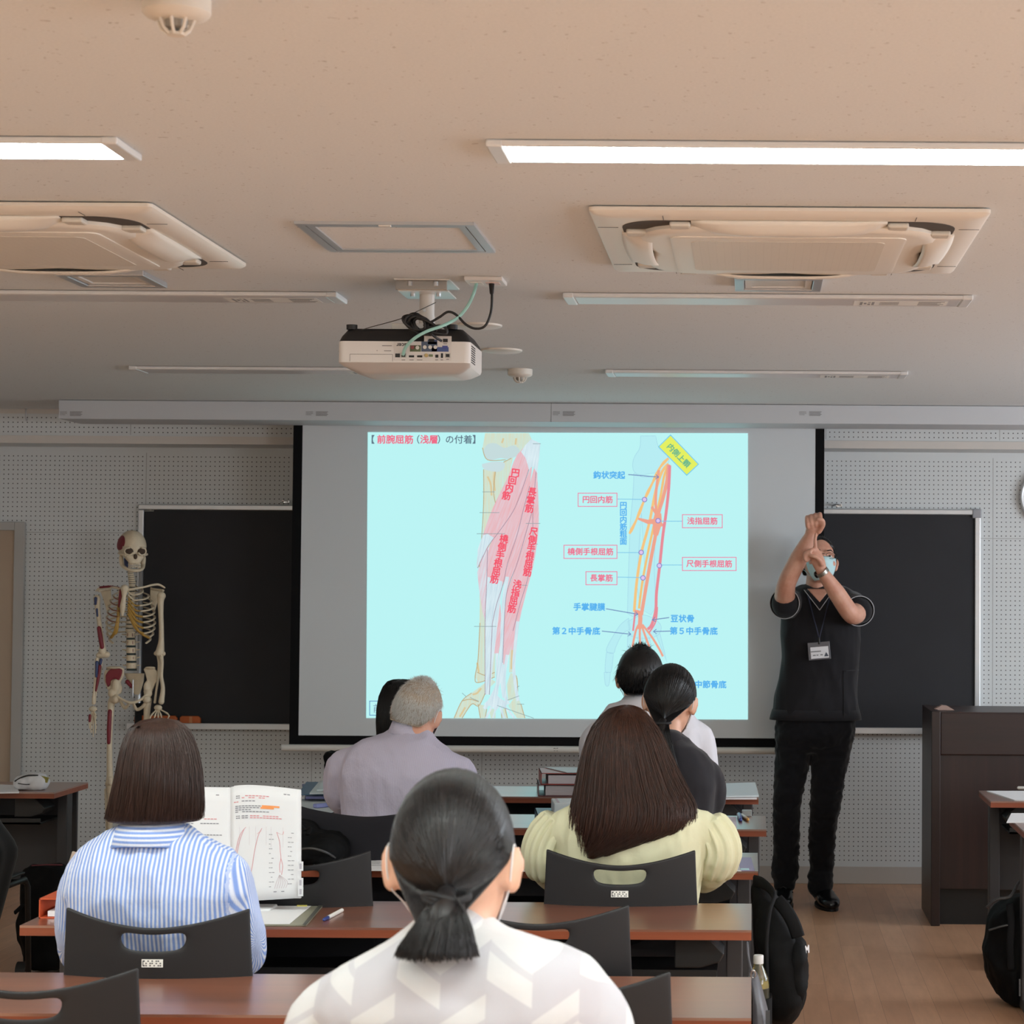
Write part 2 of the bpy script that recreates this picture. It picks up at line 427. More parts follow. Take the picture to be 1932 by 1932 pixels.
# hatch, vents, detectors, discs
hx, hy = -.917, 5.475
t = thing('access_hatch', 'square ceiling access hatch with a silver rim between the air conditioners', 'access hatch', (hx, hy, HZ))
m = MB(); h_ = .2225
for k in range(4):
    rz = Matrix.Rotation(R(90*k), 3, 'Z'); m.box(rz @ Vector((0, h_-.011, -.004)), (2*h_-(.044 if k % 2 else 0), .022, .008), rz)
m.build('outer_rim', ALU, t, local=True)
m = MB()
for k in range(4):
    rz = Matrix.Rotation(R(90*k), 3, 'Z'); m.box(rz @ Vector((0, h_-.034, -.004)), (2*h_-.05-(.036 if k % 2 else 0), .018, .007), rz)
m.build('inner_rim', ALU, t, local=True)
MB().box((0, 0, -.002), (2*h_-.08, 2*h_-.08, .004)).build('cover', CEIL, t, local=True)
MB().box((0, -h_+.012, -.009), (.03, .012, .004)).build('latch', mat('latch_pale', 'e4ded6', .5), t, local=True)
def vent_grille():
    m, nt, b = node_mat('vent_grille'); v, x, y, z = coords(nt)
    f = math_n(nt, 'LESS_THAN', math_n(nt, 'WRAP', y, .012, 0.0), .004)
    nt.links.new(mix_n(nt, f, lin('d9d7d2'), lin('a3a29e')), b.inputs['Base Color']); return m
VG = vent_grille()
def vent(x, y, label):
    t = thing('ceiling_vent', label, 'ceiling vent', (x, y, HZ), 'square ceiling vents')
    m = MB(); hw = .128
    for k in range(4):
        rz = Matrix.Rotation(R(90*k), 3, 'Z'); m.box(rz @ Vector((0, hw-.014, -.008)), (2*hw-(.056 if k % 2 else 0), .028, .016), rz)
    m.build('frame', ALU, t, local=True, bevel=.002)
    m = MB()
    for k in range(4):
        rz = Matrix.Rotation(R(90*k), 3, 'Z'); m.box(rz @ Vector((0, hw-.040, -.006)), (2*hw-.062-(.036 if k % 2 else 0), .018, .010), rz)
    m.build('inner_frame', mat('vent_white', 'd5d3cf', .5), t, local=True)
    MB().box((0, 0, -.004), (2*hw-.09, 2*hw-.09, .006)).build('grille', VG, t, local=True)
    return t
vent(.071, 6.225, 'square ceiling vent just behind the right air conditioner')
vent(-1.885, 6.235, 'square ceiling vent just behind the left air conditioner')
DETW = mat('detector_plastic', 'd8d2c8', .45)
def detector(x, y, label, s=1.0):
    t = thing('smoke_detector', label, 'smoke detector', (x, y, HZ), 'ceiling smoke detectors')
    MB().lathe([(.001, 0), (.052*s, 0), (.052*s, -.022*s), (.047*s, -.028*s), (.03*s, -.034*s), (.001, -.034*s)]).build('base', DETW, t, smooth='auto', local=True)
    MB().lathe([(.001, -.03*s), (.018*s, -.03*s), (.016*s, -.045*s), (.012*s, -.047*s), (.001, -.047*s)]).build('sensor', mat('detector_grey', '9a958d', .4), t, smooth='auto', local=True)
    m = MB()
    for k in range(8):
        a_ = 2*PI*k/8; c, s_ = math.cos(a_), math.sin(a_)
        m.tube([(.028*s*c, .028*s*s_, -.033*s), (.022*s*c, .022*s*s_, -.047*s), (.011*s*c, .011*s*s_, -.055*s)], .0028*s, 6)
    m.lathe([(.001, -.053*s), (.013*s, -.053*s), (.013*s, -.057*s), (.001, -.057*s)])
    m.build('cage', DETW, t, smooth='auto', local=True)
    return t
dl = PZ(333, 22, HZ-.02); detector(dl.x, dl.y, 'cream smoke detector cut by the top edge of the picture', 1.0)
dl = PZ(981, 706, HZ-.02); detector(dl.x, dl.y, 'white smoke detector on the ceiling near the screen', 1.0)
for (px, py, lab) in ((905, 613, 'flat round ceiling cover half hidden by the black power cord'), (947, 660, 'flat round ceiling cover between projector and smoke detector')):
    c = PZ(px, py, HZ)
    o = MB().lathe([(.001, 0), (.078, 0), (.076, -.006), (.062, -.010), (.001, -.011)], n=40).build('ceiling_cover', DETW, smooth='auto')
    o.location = c; tag(o, lab, 'ceiling cover', 'round ceiling covers')
# ------------------------------------------------------------------ blackboard on the front wall
BBY = WY-.022
q0 = P(266, 953, BBY); q1 = P(1850, 1371, BBY)
bx0, bx1, bz1, bz0 = P(266, 960, BBY).x-.012, P(1850, 960, BBY).x, q0.z+.004, P(1700, 1376, BBY).z
BB = thing('blackboard', 'long dark chalkboard with silver frame behind the projection screen', 'blackboard', ((bx0+bx1)/2, WY, bz0))
MB().b2((bx0+.01, WY-.02, bz0), (bx1-.01, WY-.001, bz1-.01)).build('board', mat('chalkboard_grey', '37373a', .8, spec=.22, var=.12, vscale=4), BB)
m = MB(); m.b2((bx0, WY-.032, bz1-.028), (bx1, WY-.001, bz1)); m.b2((bx0, WY-.032, bz0), (bx0+.03, WY-.001, bz1-.028)); m.b2((bx1-.03, WY-.032, bz0), (bx1, WY-.001, bz1-.028))
m.build('frame', ALU, BB, bevel=.004)
MB().b2((bx1-.045, WY-.036, bz1-.045), (bx1+.004, WY-.001, bz1+.004)).build('frame_corner', mat('corner_grey', '9a9ba0', .5), BB, bevel=.006)
MB().b2((bx0-.03, WY-.075, bz0-.022), (bx1, WY-.001, bz0-.002)).b2((bx0-.03, WY-.083, bz0-.022), (bx1, WY-.075, bz0+.012)).build('chalk_tray', ALU, BB, bevel=.003)
m = MB(); m.cur = 0; s0 = P(271, 957, BBY-.002); s1 = P(290, 965, BBY-.002); m.b2((s0.x, BBY-.003, s1.z), (s1.x, BBY, s0.z)); m.cur = 1
for i in range(3): m.b2((s0.x+.004, BBY-.004, s1.z+.005+i*.006), (s0.x+.032, BBY-.002, s1.z+.008+i*.006))
m.b2((s1.x-.012, BBY-.004, s1.z+.006), (s1.x-.004, BBY-.002, s0.z-.006)); m.build('maker_label', [mat('label_grey', '96968f', .6), INK], BB)
for px, py in ((541, 948), (1583, 955)):
    c = P(px, py, WY-.03); MB().box((c.x, c.y, c.z+.004), (.03, .02, .012)).tube([c+Vector((-.04, 0, 0)), c+Vector((-.015, -.01, .01)), c+Vector((.01, -.014, .004))], .004, 6).build('top_clip', mat('chrome_clip', 'c8c8c8', .2, .9), BB)
# big orange wooden drawing tools leaning on the tray
ORG = mat('orange_wood', 'c4642e', .5, var=.12, vscale=8, stretch=(1, 8, 20))
def orange_tool(px0, px1, py0, py1, label, name, slit=None, dy=0):
    a = P(px0, py0, WY-.062-dy); b = P(px1, py1, WY-.062-dy); zb = bz0-.001
    t = MB(); t.prism([(a.x, zb), (b.x, zb), (b.x, a.z-.012), (b.x-.012, a.z), (a.x+.01, a.z), (a.x, a.z-.008)], 'y', a.y, a.y+.018)
    o = t.build(name, ORG, center=True, bevel=.003); tag(o, label, 'drawing tool')
    if slit:
        s = P(slit, py0, a.y); MB().b2((s.x-.008, a.y-.002, zb+.002), (s.x+.008, a.y, a.z-.002)).build('inlay_strip', mat('tool_strip', 'd08a5a', .5), o)
    return o
orange_tool(253, 334, 1350, 1368, 'orange wooden drawing tool on the chalk tray behind the skeleton hand', 'chalkboard_ruler')
orange_tool(339, 378, 1351, 1369, 'shorter orange wooden drawing tool right of the skeleton hand', 'chalkboard_triangle', 360)

# ------------------------------------------------------------------ projection screen
SY = 10.85
PW = mat('pelmet_white', 'c6c9cd', .55, spec=.3)
FAB = mat('screen_fabric', 'd0d6da', .85, spec=.15)
BLK = mat('screen_border_black', '0f0f11', .8, spec=.15)
pl0 = P(110, 790, 10.5); ptop = HZ
pm = thing('screen_pelmet', 'long white ceiling pelmet box above the projection screen', 'pelmet', (0, 10.7, HZ))
MB().b2((pl0.x, 10.5, pl0.z), (2.6, 10.84, HZ-.002)).build('casing', PW, pm, bevel=.003)
jx = P(1040, 780, 10.5).x; MB().b2((jx-.001, 10.499, pl0.z), (jx+.001, 10.5, HZ)).build('joint', mat('joint_grey', '77777a', .7), pm)
for px in (113, 577, 1043, 1508):
    m = MB(); a = P(px, 776, 10.499)
    for i in range(3): m.b2((a.x, 10.4985, a.z-.004-i*.007), (a.x+.035-.008*(i == 2), 10.4995, a.z-.0015-i*.007))
    for i in range(4): m.b2((a.x+.05, 10.4985, a.z-.004-i*.006), (a.x+.11-.006*(i % 2), 10.4995, a.z-.0005-i*.006))
    m.build('printed_label', mat('faint_print', '8d8c8d', .7), pm)
so0 = P(552, 800, SY); so1 = P(1554.5, 1409, SY); si0 = P(570, 800, SY); si1 = P(1537, 1390, SY)
sx0, sx1 = P(549.5, 1105, SY).x, P(1554, 1105, SY).x; ix0, ix1 = P(567, 1105, SY).x, P(1537, 1105, SY).x
zt = pl0.z+.03; zi = P(1050, 1390.5, SY).z; zo = P(1050, 1407.5, SY).z
SCR = thing('projection_screen', 'pulled-down white projection screen with black border showing an anatomy slide', 'projection screen', ((sx0+sx1)/2, SY, zo))
MB().b2((ix0, SY, zi), (ix1, SY+.002, zt)).build('fabric', FAB, SCR)
m = MB(); m.b2((sx0, SY-.0005, zo), (ix0, SY+.002, zt)); m.b2((ix1, SY-.0005, zo), (sx1, SY+.002, zt)); m.b2((ix0, SY-.0005, zo), (ix1, SY+.002, zi)); m.build('black_border', BLK, SCR)
bar = MB(); bx_0, bx_1 = P(532, 1411, SY).x, P(1571, 1411, SY).x; zb0 = P(1050, 1420.5, SY).z
bar.tube([(bx_0, SY, (zo+zb0)/2), (bx_1, SY, (zo+zb0)/2)], (zo-zb0)/2, 16); bo = bar.build('bottom_bar', mat('bar_white', 'd5d3cd', .45), SCR, smooth='auto')
lg = MB(); put_text(lg, 'OS', .021, P(1048, 1414.5, SY-.0165), (1, 0, 0), (0, 0, 1), bold=.0006); lg.build('maker_mark', INK, bo)

# ---------------- the projected slide
SL = []
LY = [0]
def S(px, py): 
    v = P(px, py, SY); return Vector((v.x, SY-.003-.0004*LY[0], v.z))
K = SY/F_PX
sl = MB(); c0 = (693.5, 816.3); c1 = (1411, 1356)
LY[0] = 0
sl.add([S(694, 815.5), S(1411, 817.5), S(1411, 1357.5), S(691, 1354.5)], [(0, 1, 2, 3)])
SLIDE_E = 1.02
def slide_mat():
    m, nt, b = node_mat('slide_light'); b.inputs['Base Color'].default_value = (0, 0, 0, 1); b.inputs['Specular IOR Level'].default_value = 0
    b.inputs['Emission Color'].default_value = lin('baf2f2'); b.inputs['Emission Strength'].default_value = SLIDE_E; return m
slide = sl.build('projected_slide', slide_mat(), SCR)
def E(c): return emit('slide_'+c, c, SLIDE_E)
def poly(pts, c, name, layer, tri=True):
    LY[0] = layer; m = MB()
    vs = [S(*p) for p in pts]; bm = bmesh.new(); bv = [bm.verts.new(v) for v in vs]; f = bm.faces.new(bv)
    bmesh.ops.triangulate(bm, faces=[f]); bm.verts.index_update()
    m.add([v.co.copy() for v in bm.verts], [[v.index for v in q.verts] for q in bm.faces]); bm.free()
    return m.build(name, c if not isinstance(c, str) else E(c), slide)
def strip(mb, pts, w):
    pts = [Vector((p[0], p[1])) for p in pts]
    if isinstance(w, (int, float)): w = [w]*len(pts)
    L_, R_ = [], []
    for i, p in enumerate(pts):
        t = (pts[min(i+1, len(pts)-1)]-pts[max(i-1, 0)]).normalized(); n = Vector((-t.y, t.x))
        L_.append(p+n*w[i]/2); R_.append(p-n*w[i]/2)
    for i in range(len(pts)-1): mb.quad(S(*L_[i]), S(*L_[i+1]), S(*R_[i+1]), S(*R_[i]))
def sm2(pts, n=6): return [(v.x, v.y) for v in catmull([(p[0], p[1], 0) for p in pts], n)]
def lines(items, c, name, layer):
    LY[0] = layer
    for pts, w in items: m = MB(); strip(m, pts, w); m.build(name, c if not isinstance(c, str) else E(c), slide)
def label(txt, px, py, h, c, layer=12, bold=.0, name='caption', rot=0, vert=False, box=None, align='CENTER'):
    LY[0] = layer; m = MB(); ca, sa = math.cos(rot), math.sin(rot)
    ex, ey = Vector((ca, 0, -sa)), Vector((sa, 0, ca))
    if vert:
        for i, ch in enumerate(txt): put_text(m, ch, h*K*1.08, S(px-i*h*1.03*sa, py+i*h*1.03*ca), ex, ey, bold=bold*K)
    else: put_text(m, txt, h*K*1.08, S(px, py), ex, ey, align, bold=bold*K)
    return m.build(name, E(c), slide)
RED, BLU, SKY_, GRY = 'f0607e', '4a5f86', '59b4f2', '5f7484'
# title
for t_, px, c in (('【', 699, GRY), ('前腕屈筋', 746, 'ec6a86'), ('（', 784, GRY), ('浅層', 810, 'ec6a86'), ('）', 834, GRY), ('の付着', 866, GRY), ('】', 900, GRY)):
    label(t_, px, 830.5, 16, c, bold=.5 if c != GRY else .25)
poly([(697, 1322), (740, 1322), (740, 1350), (697, 1350)], '5c8fc0', 'caption_frame', 1); poly([(698.4, 1323.4), (738.6, 1323.4), (738.6, 1348.6), (698.4, 1348.6)], 'baf2f2', 'caption_ground', 2)
label('前', 713, 1338, 17, '6f8ba8', 3)
# left picture: forearm with flexor muscles; A() turns coordinates measured on an enlargement into picture coordinates
def A(*pts): return [(680+x/3.3316, 800+y/3.331) for x, y in pts]
def muscle_mat(name, c1, c2, tilt):
    m, nt, b = node_mat(name); b.inputs['Base Color'].default_value = (0, 0, 0, 1); b.inputs['Specular IOR Level'].default_value = 0
    v, x, y, z = coords(nt)
    u = math_n(nt, 'ADD', math_n(nt, 'MULTIPLY', x, 1.0), math_n(nt, 'MULTIPLY', z, tilt))
    cb = N(nt, 'ShaderNodeCombineXYZ'); nt.links.new(u, cb.inputs[0]); nt.links.new(math_n(nt, 'MULTIPLY', z, .06), cb.inputs[2])
    f = noise_n(nt, cb.outputs[0], 130, 3, .6)
    nt.links.new(mix_n(nt, ramp_n(nt, f, .3, .72), lin(c1), lin(c2)), b.inputs['Emission Color']); b.inputs['Emission Strength'].default_value = SLIDE_E; return m
MUS = muscle_mat('slide_muscle', 'e7afb4', 'e2ccd6', -.35); MUS2 = muscle_mat('slide_muscle_pale', 'e2bcc6', 'd5e6ee', -.2)
TEN = muscle_mat('slide_tendon', 'c3d9e4', 'dff0f5', -.15); BONE = muscle_mat('slide_bone', 'd8d9bd', 'c6e6dd', 0)
poly(A((785, 58), (1060, 58), (1078, 100), (985, 195), (915, 215), (800, 215), (768, 150)), BONE, 'humerus_drawing', 1)
poly(A(*sm2([(775, 165), (800, 128), (850, 122), (905, 150), (960, 135), (1000, 160), (985, 200), (930, 220), (880, 215), (815, 228), (780, 205), (775, 165)])), 'c4dadb', 'condyle_drawing', 2)
poly(A(*sm2([(765, 252), (830, 238), (900, 240), (905, 275), (870, 300), (800, 292), (770, 275), (765, 252)])), 'c8dde0', 'radius_head_drawing', 2)
poly(A((775, 285), (880, 285), (845, 420), (850, 520), (800, 640), (760, 760), (748, 900), (752, 1250), (740, 1480), (722, 1590), (740, 1625), (845, 1590), (850, 1450), (815, 1250), (790, 1000), (770, 760), (775, 500)), BONE, 'radius_drawing', 1)
poly(A((840, 300), (900, 240), (960, 210), (940, 300), (880, 480), (850, 500)), BONE, 'ulna_drawing', 1)
poly(A((940, 1300), (975, 1300), (960, 1560), (935, 1560)), BONE, 'ulna_shaft_drawing', 1)
hb = [((820, 1600), (700, 1690), (640, 1740), (590, 1848), (640, 1848), (700, 1760), (745, 1770), (790, 1680), (850, 1620)), ((740, 1760), (755, 1848), (785, 1848), (790, 1770)), ((985, 1700), (1010, 1760), (1035, 1848), (985, 1848), (930, 1770)),
      ((810, 1790), (820, 1848), (850, 1848), (850, 1790)), ((880, 1800), (890, 1848), (925, 1848), (910, 1780)), ((945, 1560), (985, 1600), (990, 1720), (930, 1740), (920, 1640))]
for k, h_ in enumerate(hb): poly(A(*h_), BONE, 'hand_bone_drawing', 1)
poly(A((735, 935), (772, 800), (812, 770), (795, 1000), (788, 1250), (768, 1180), (748, 1050)), MUS2, 'muscle_drawing', 2)
poly(A((880, 1130), (892, 1300), (868, 1455), (818, 1425), (815, 1370), (832, 1250), (852, 1150)), MUS, 'muscle_drawing', 3)
poly(A(*sm2([(1085, 560), (1085, 800), (1050, 980), (1005, 1130), (960, 1300), (945, 1480), (975, 1400), (1000, 1240), (1045, 1050), (1085, 900), (1115, 720), (1122, 560), (1112, 320)], 3)), MUS, 'muscle_drawing', 3)
poly(A(*sm2([(1095, 300), (1035, 700), (985, 880), (935, 1020), (912, 1130), (898, 1300), (895, 1500), (925, 1480), (960, 1350), (985, 1230), (1010, 1130), (1055, 980), (1085, 800), (1090, 560)], 3)), MUS, 'muscle_drawing', 4)
poly(A(*sm2([(1100, 240), (1060, 400), (1020, 560), (985, 700), (930, 870), (905, 990), (895, 1150), (920, 1100), (938, 1000), (985, 880), (1040, 690), (1083, 540), (1113, 310)], 3)), MUS, 'muscle_drawing', 5)
poly(A(*sm2([(1085, 230), (1010, 430), (960, 550), (870, 680), (812, 770), (800, 900), (790, 1050), (783, 1250), (828, 1260), (855, 1140), (900, 1000), (925, 880), (985, 700), (1025, 540), (1065, 390)], 3)), MUS, 'muscle_drawing', 6)
poly(A((800, 960), (895, 990), (860, 1130), (830, 1255), (812, 1700), (785, 1700), (783, 1250), (788, 1080)), TEN, 'tendon_drawing', 7)
poly(A(*sm2([(1075, 110), (985, 195), (930, 330), (870, 450), (820, 560), (770, 700), (740, 800), (735, 905), (755, 860), (805, 765), (870, 680), (960, 550), (1012, 430), (1060, 285), (1100, 170)], 3)), MUS, 'muscle_drawing', 8)
poly(A((738, 790), (770, 700), (800, 690), (840, 715), (800, 770), (755, 860), (735, 910)), TEN, 'tendon_drawing', 9)
poly(A((1075, 95), (1132, 122), (1125, 200), (1112, 310), (1085, 265), (1060, 285), (1040, 215), (1010, 175), (1040, 130)), TEN, 'tendon_drawing', 9)
BO_ = [((768, 150), (800, 225), (915, 225)), ((775, 285), (775, 500), (760, 760), (748, 900)), ((752, 1250), (740, 1480), (722, 1590), (740, 1625), (845, 1590)), ((700, 1690), (640, 1740), (590, 1848)), ((640, 1848), (700, 1760), (745, 1770), (790, 1680)), ((1010, 1760), (1035, 1848)), ((900, 240), (950, 215)), ((850, 300), (838, 420), (850, 500)), ((640, 1740), (690, 1730), (745, 1745)), ((740, 1760), (755, 1848)), ((785, 1848), (795, 1790)), ((890, 1848), (885, 1800)), ((925, 1848), (910, 1785)), ((960, 1560), (985, 1600), (990, 1720)), ((735, 1560), (790, 1580), (845, 1560))]
lines([(A(*sm2(p)), 1.5) for p in BO_], 'bfa981', 'bone_outline', 6)
lines([(A(*sm2(p)), 3.5) for p in (((800, 330), (820, 380), (825, 450)), ((845, 300), (840, 360), (846, 420)), ((735, 1500), (745, 1560)), ((705, 1700), (735, 1690), (760, 1660)), ((660, 1780), (625, 1840)), ((955, 1420), (950, 1540)), ((900, 90), (890, 120)), ((980, 90), (975, 130)))], 'd9c79c', 'bone_shading', 5)
LY[0] = 9
lines([(A(*sm2([(925, 960), (905, 1080), (893, 1300), (888, 1560), (905, 1720)])), 7), (A(*sm2([(885, 1440), (875, 1600), (830, 1710), (780, 1790)])), 7), (A(*sm2([(925, 1450), (905, 1580), (910, 1700), (930, 1760)])), 6), (A(*sm2([(990, 1240), (965, 1500), (975, 1640), (992, 1740)])), 6), (A(*sm2([(860, 1440), (862, 1600), (858, 1700)])), 5)], TEN, 'tendon_drawing', 9)
poly(A((850, 1690), (880, 1725), (932, 1752), (900, 1790), (880, 1770), (850, 1806), (830, 1775), (775, 1760), (820, 1720)), TEN, 'palm_tendon_drawing', 10)
lines([(A((830, 1770), (790, 1848)), 4), (A((850, 1790), (835, 1848)), 3), (A((880, 1780), (905, 1848)), 4), (A((905, 1770), (970, 1848)), 4)], TEN, 'tendon_drawing', 10)
dk = [(A(*sm2(p)), 1.1) for p in ([(1012, 430), (960, 550), (870, 680), (805, 768), (738, 905)], [(1065, 390), (1025, 540), (985, 700), (925, 880), (900, 1000), (855, 1140), (830, 1255)], [(1083, 540), (1040, 690), (985, 880), (938, 1000), (912, 1130), (895, 1500)], [(1105, 300), (1085, 560), (1085, 800), (1050, 980), (1005, 1130), (960, 1300)], [(800, 790), (795, 1000), (785, 1240), (785, 1700)], [(1060, 285), (1012, 430)], [(830, 1255), (812, 1700)])]
lines(dk, 'a08a9c', 'muscle_outline', 10)
lines([(A(*p), 1.0) for p in (((1085, 125), (1135, 125)), ((768, 427), (845, 427)), ((750, 557), (875, 557)), ((732, 690), (910, 690)), ((1040, 625), (1132, 625)), ((1085, 755), (1115, 755)), ((715, 1272), (855, 1272)), ((1000, 1012), (1050, 1014)), ((860, 1768), (1090, 1848)), ((640, 1690), (665, 1712)), ((925, 1735), (1000, 1708)), ((985, 1760), (1030, 1760)), ((985, 1655), (1000, 1645)), ((690, 1718), (745, 1742)))], '8aa0a4', 'leader_line', 11)
for txt, x, y, y2, x2 in (('円回内筋', 975, 310, 455, 918), ('長掌筋', 1080, 430, 535, 1062), ('尺側手根屈筋', 1090, 680, 935, 1050), ('橈側手根屈筋', 903, 725, 980, 843), ('浅指屈筋', 987, 1010, 1165, 952)):
    n_ = len(txt)-1; ang = math.atan2(x-x2, y2-y); p = A((x, y))[0]
    stp = math.hypot(x2-x, y2-y)/3.33/n_
    LY[0] = 13; m = MB(); ca, sa = math.cos(ang), math.sin(ang)
    for i, ch in enumerate(txt): put_text(m, ch, 15.5*K*1.08, S(p[0]-i*stp*sa, p[1]+i*stp*ca), (1, 0, -.12), (.12, 0, 1), bold=.55*K)
    m.build('muscle_name', E('f2566c'), slide)
# right picture: line drawing of arm bones with coloured muscles; B() as A()
def B(*pts): return [(1030+x/3.33, 800+y/3.331) for x, y in pts]
GH = 'b6ebf1'; GL = 'a2d2e4'
bones = [sm2([(595, 75), (590, 150), (560, 200), (545, 250), (555, 300), (600, 320), (660, 310), (730, 300), (765, 260), (770, 210), (710, 150), (690, 75)], 4), [(553, 310), (610, 335), (690, 330), (745, 310), (740, 420), (690, 640), (680, 900), (690, 1150), (660, 1200), (610, 1170), (620, 900), (600, 560), (590, 700), (570, 1000), (600, 1190), (560, 1220), (512, 1190), (520, 900), (530, 620), (550, 420)],
         sm2([(520, 1220), (470, 1260), (430, 1320), (390, 1390), (382, 1430), (425, 1440), (440, 1400), (480, 1320), (530, 1290)], 4), sm2([(380, 1435), (372, 1550), (395, 1560), (412, 1550), (425, 1440)], 4), sm2([(366, 1560), (372, 1630), (385, 1648), (398, 1630), (405, 1560)], 4), sm2([(515, 1240), (620, 1200), (720, 1260), (700, 1330), (600, 1350), (530, 1330)], 4),
         [(515, 1330), (510, 1420), (545, 1420), (552, 1330)], [(575, 1340), (590, 1420), (610, 1420), (605, 1340)], [(620, 1340), (640, 1420), (665, 1420), (650, 1340)], [(690, 1320), (735, 1430), (762, 1500), (745, 1430), (715, 1310)]]
for p in bones: poly(B(*p), GH, 'bone_drawing', 1)
lines([(B(*(list(p)+[p[0]])), .8) for p in bones], GL, 'bone_outline', 2)
OR, SA, RD = 'f2c483', 'eda48e', 'e68c98'
lines([(B(*sm2([(770, 215), (720, 270), (670, 370), (620, 475), (570, 600), (525, 690)])), [4, 4.5, 5, 6, 6, 5]*6+[4]), (B(*sm2([(770, 250), (730, 300), (690, 420), (650, 620), (600, 810), (570, 1000), (555, 1180)])), 5.2)], OR, 'muscle_band', 3)
lines([(B(*sm2([(775, 255), (745, 320), (715, 480), (660, 720), (610, 970), (585, 1160)])), 4.5)], 'efc27c', 'muscle_band', 4)
lines([(B(*sm2([(770, 255), (760, 360), (735, 470), (708, 560), (700, 640), (660, 850), (625, 1050), (600, 1200)])), 6.5), (B(*sm2([(710, 290), (695, 400), (690, 500), (700, 600)])), 5), (B((580, 595), (640, 615), (700, 610), (735, 640)), [4, 8, 12, 5]), (B((665, 520), (690, 560), (700, 590)), 5), (B((705, 560), (700, 620), (690, 700)), [12, 18, 9]), (B(*sm2([(555, 1180), (590, 1190), (592, 1250), (585, 1290)])), 8)] +
      [(B(*sm2(p)), 4) for p in ([(590, 1250), (565, 1300), (540, 1420)], [(592, 1260), (590, 1330), (595, 1420)], [(600, 1260), (620, 1320), (650, 1400)], [(605, 1260), (660, 1330), (710, 1410), (735, 1460)])], SA, 'muscle_band', 5)
lines([(B(*sm2([(778, 260), (772, 400), (755, 560), (735, 700), (715, 890), (695, 1060), (690, 1170), (665, 1260), (640, 1290)])), 5.5), (B(*sm2([(700, 1150), (690, 1240), (650, 1310)])), 3), (B((560, 1190), (548, 1300)), 3.5)], RD, 'muscle_band', 6)
lines([(B(*p), 1.2) for p in (((448, 472), (606, 474)), ((448, 808), (586, 808)), ((448, 962), (596, 965)), ((720, 611), (858, 611)), ((728, 886), (858, 886)))], '79c0e6', 'leader_line', 7)
for x, y in ((620, 475), (599, 807), (610, 967), (705, 608), (713, 890)):
    p = B((x, y))[0]; c_ = lambda r: [(p[0]+r*math.cos(2*PI*k/20), p[1]+r*math.sin(2*PI*k/20)) for k in range(20)]
    poly(c_(5), '7f7fc4', 'marker_ring', 8); poly(c_(3.6), 'ddc3ec', 'marker_dot', 9)
def arrow(a, b, c='6f86b8'):
    a, b = Vector(B(a)[0]), Vector(B(b)[0]); d = (b-a).normalized(); n = Vector((-d.y, d.x))
    LY[0] = 9; m = MB(); strip(m, [a, b], 1.6); strip(m, [b-d*6+n*4.2, b, b-d*6-n*4.2], 1.5); m.build('arrow', E(c), slide)
for a, b in (((517, 318), (710, 334)), ((378, 1161), (580, 1196)), ((352, 1301), (535, 1321)), ((775, 1216), (668, 1231)), ((785, 1301), (675, 1304))): arrow(a, b)
for txt, x, y in (('鈎状突起', 398, 325), ('手掌腱膜', 273, 1153), ('第２中手骨底', 191, 1304), ('豆状骨', 858, 1226), ('第５中手骨底', 929, 1304), ('中節骨底', 1034, 1640)):
    p = B((x, y))[0]; label(txt, p[0], p[1], 14.0, '5ab2ee', 12, .55)
label('円回内筋粗面', *B((487, 514))[0], 13.2, '5ab2ee', 12, .45, vert=True)
for txt, x0, y0, x1, y1 in (('円回内筋', 203, 435, 447, 518), ('橈側手根屈筋', 114, 762, 447, 845), ('長掌筋', 252, 928, 447, 1010), ('浅指屈筋', 858, 570, 1108, 652), ('尺側手根屈筋', 858, 838, 1195, 921)):
    (a0, b0), (a1, b1) = B((x0, y0), (x1, y1))
    LY[0] = 10; m = MB()
    for s_ in ([(a0-.75, b0), (a1+.75, b0)], [(a1, b0), (a1, b1)], [(a1+.75, b1), (a0-.75, b1)], [(a0, b1), (a0, b0)]): strip(m, s_, 1.5)
    m.build('caption_box', E('ea84a6'), slide)
    label(txt, (a0+a1)/2, (b0+b1)/2+.6, 13.4, 'ec7391', 12, .4)
poly(B((783, 66), (962, 253), (885, 326), (705, 143)), '6cc6ea', 'tag_border', 10); poly(B((783, 74), (955, 253), (885, 318), (712, 143)), 'e3ee62', 'tag_ground', 11)
label('内側上顆', *B((832, 200))[0], 13, '63b48e', 12, .4, rot=R(45.5))
# ------------------------------------------------------------------ tables
def wood_mat(name, a, b_, c, rough, scale=(1.2, 30, 30), spec=.5):
    m, nt, b = node_mat(name); v, x, y, z = coords(nt)
    f = noise_n(nt, v, 1.6, 6, .62, scale); g = noise_n(nt, v, 1, 3, .5, (scale[0]*.6, scale[1]*.25, scale[2]*.25))
    col = mix_n(nt, ramp_n(nt, f, .32, .68), lin(a), lin(b_)); col = mix_n(nt, math_n(nt, 'MULTIPLY', ramp_n(nt, g, .45, .7), .6), col, lin(c))
    nt.links.new(col, b.inputs['Base Color']); b.inputs['Roughness'].default_value = rough; b.inputs['Specular IOR Level'].default_value = spec
    if spec == 1.0: b.inputs['Coat Weight'].default_value = 1.0; b.inputs['Coat Roughness'].default_value = .28; b.inputs['Coat IOR'].default_value = 2.1
    return m
TTOP = wood_mat('table_wood', '77432d', '905437', '5d3524', .36, spec=1.0)
TEDGE = wood_mat('table_edge_wood', '85432a', '944c30', '66341f', .4)
DGREY = mat('dark_grey_steel', '3a393b', .5, spec=.4); DBLK = mat('black_steel', '141415', .5)
TL, TD, TZ = 1.87, .455, .70
